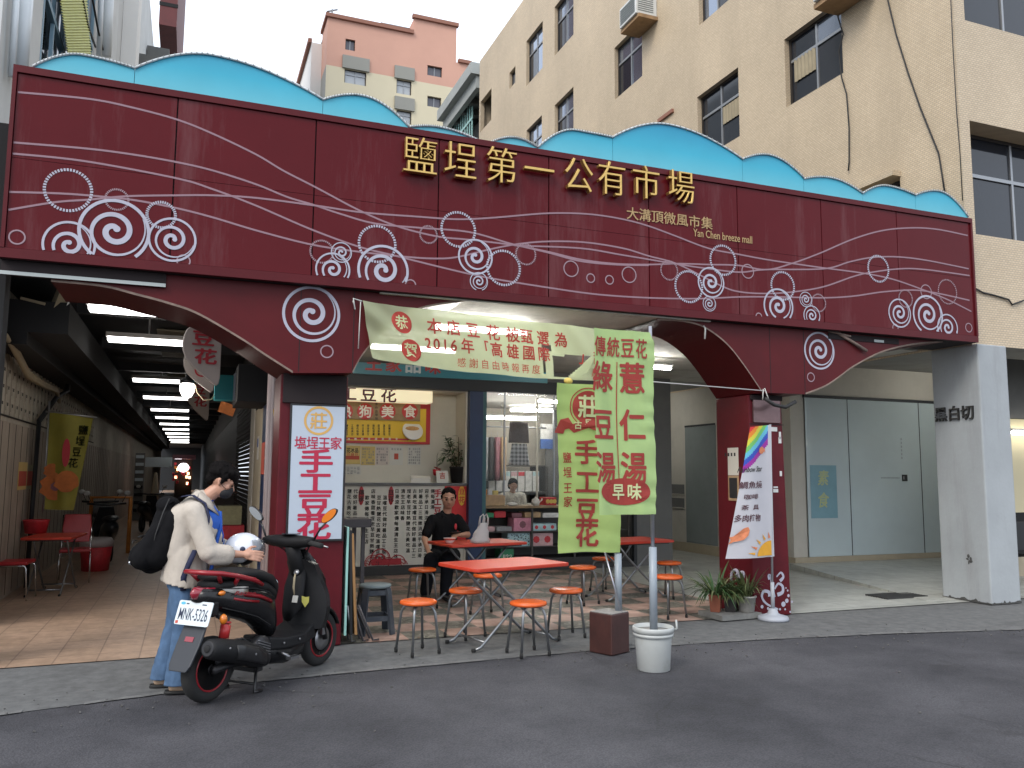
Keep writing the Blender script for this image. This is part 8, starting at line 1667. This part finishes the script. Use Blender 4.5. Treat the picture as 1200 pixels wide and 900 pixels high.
for a in (aR, aL): m = MB(); m.loft([[(a.x+x, a.y+w*math.cos(t), .006+h*(.5+.5*math.sin(t))) for t in [2*math.pi*k/12 for k in range(12)]] for x, w, h in ((-.09,.025,.06),(-.06,.042,.085),(.03,.045,.075),(.11,.05,.06),(.19,.03,.04))], "slipper_black"); m.build("shoe", sm)
ps = Matrix.Translation((3.21,10.72,.012)) @ Matrix.Rotation(R(-90), 4, 'Z')
def loose(name, label, cat, p): t = thing(name, label, cat, ps @ Vector(p), R(-90)); return t
t = loose("phone", "black phone in the seated man's left hand", "phone", wL+Vector((.05,-.085,.035))); m = MB(); m.obox((0,0,0), (.075,.15,.009), "black_plastic", (0,R(-25),R(20))); m.build("case", t, bevel=.003)
t = copy_tree(st0); t.location = (3.21,10.70,.013); t["label"] = "stool hidden under the seated man in black"
# ---------------- woman behind the clothing counter
q = PY(601,569,14.3)
wm = thing("person", "woman with short dark hair and pale blouse seated behind the clothing counter", "person", (q.x,14.3,.012), R(-100)); Z = q.z-.012
hd = Vector((.02,0,Z)); hp, hf, hQ = head_prims(hd, 0, R(22), 1.0, .95)
fuse("body", hp+[(Vector((-.03,0,Z-.16)), .055, hd+Vector((-.02,0,-.06)), .05), (Vector((-.05,0,Z-.75)), .15, Vector((-.05,0,Z-.265)), .14), (Vector((-.04,-.17,Z-.205)), .06, Vector((-.04,.17,Z-.205)), .06), (Vector((-.04,-.18,Z-.205)), .052, Vector((.05,-.22,Z-.5)), .042), (Vector((.05,-.22,Z-.5)), .04, Vector((.24,-.08,Z-.52)), .026), (Vector((-.04,.18,Z-.205)), .052, Vector((.05,.22,Z-.5)), .042), (Vector((.05,.22,Z-.5)), .04, Vector((.24,.10,Z-.52)), .026), (Vector((-.05,-.1,Z-.76)), .1, Vector((.35,-.1,Z-.76)), .08), (Vector((-.05,.1,Z-.76)), .1, Vector((.35,.1,Z-.76)), .08), (Vector((.35,-.1,Z-.78)), .07, Vector((.33,-.1,.08)), .045), (Vector((.35,.1,Z-.78)), .07, Vector((.33,.1,.08)), .045)]+hand(Vector((.24,-.08,Z-.52)), (.9,.3,0), (0,0,1), (.1,.9,0), .5)+hand(Vector((.24,.10,Z-.52)), (.9,-.3,0), (0,0,1), (.1,-.9,0), .5), .009, 3, wm, ["skin_tan"])
fuse("hair", [(hf(-.03,0,.055), (.105,.090,.080), (0,R(15),0)), (hf(-.045,-.055,-.01), (.055,.04,.075), (0,0,0)), (hf(-.045,.055,-.01), (.055,.04,.075), (0,0,0))], .010, 2, wm, ["hair_black"])
o = fuse("blouse", [(Vector((-.05,0,Z-.75)), .175, Vector((-.05,0,Z-.275)), .16), (Vector((-.04,-.16,Z-.205)), .085, Vector((-.04,.16,Z-.205)), .085), (Vector((-.04,-.18,Z-.205)), .08, Vector((.04,-.22,Z-.47)), .07), (Vector((-.04,.18,Z-.205)), .08, Vector((.04,.22,Z-.47)), .07)], .012, 4, wm, ["shirt_print"]); folds(o, .01, 8, 9)
m = MB(); m.box(q.x-.25,q.x+.25,14.2,14.75,Z-.90,Z-.87,"base_black"); m.tube([(q.x,14.45,.012),(q.x,14.45,Z-.9)], .03, "steel_tube", 8); m.tube([(q.x-.2,14.45,.03),(q.x+.2,14.45,.03)], .03, "base_black", 6); tag(m.build("shop_stool"), "dark stool under the woman behind the counter", "stool")
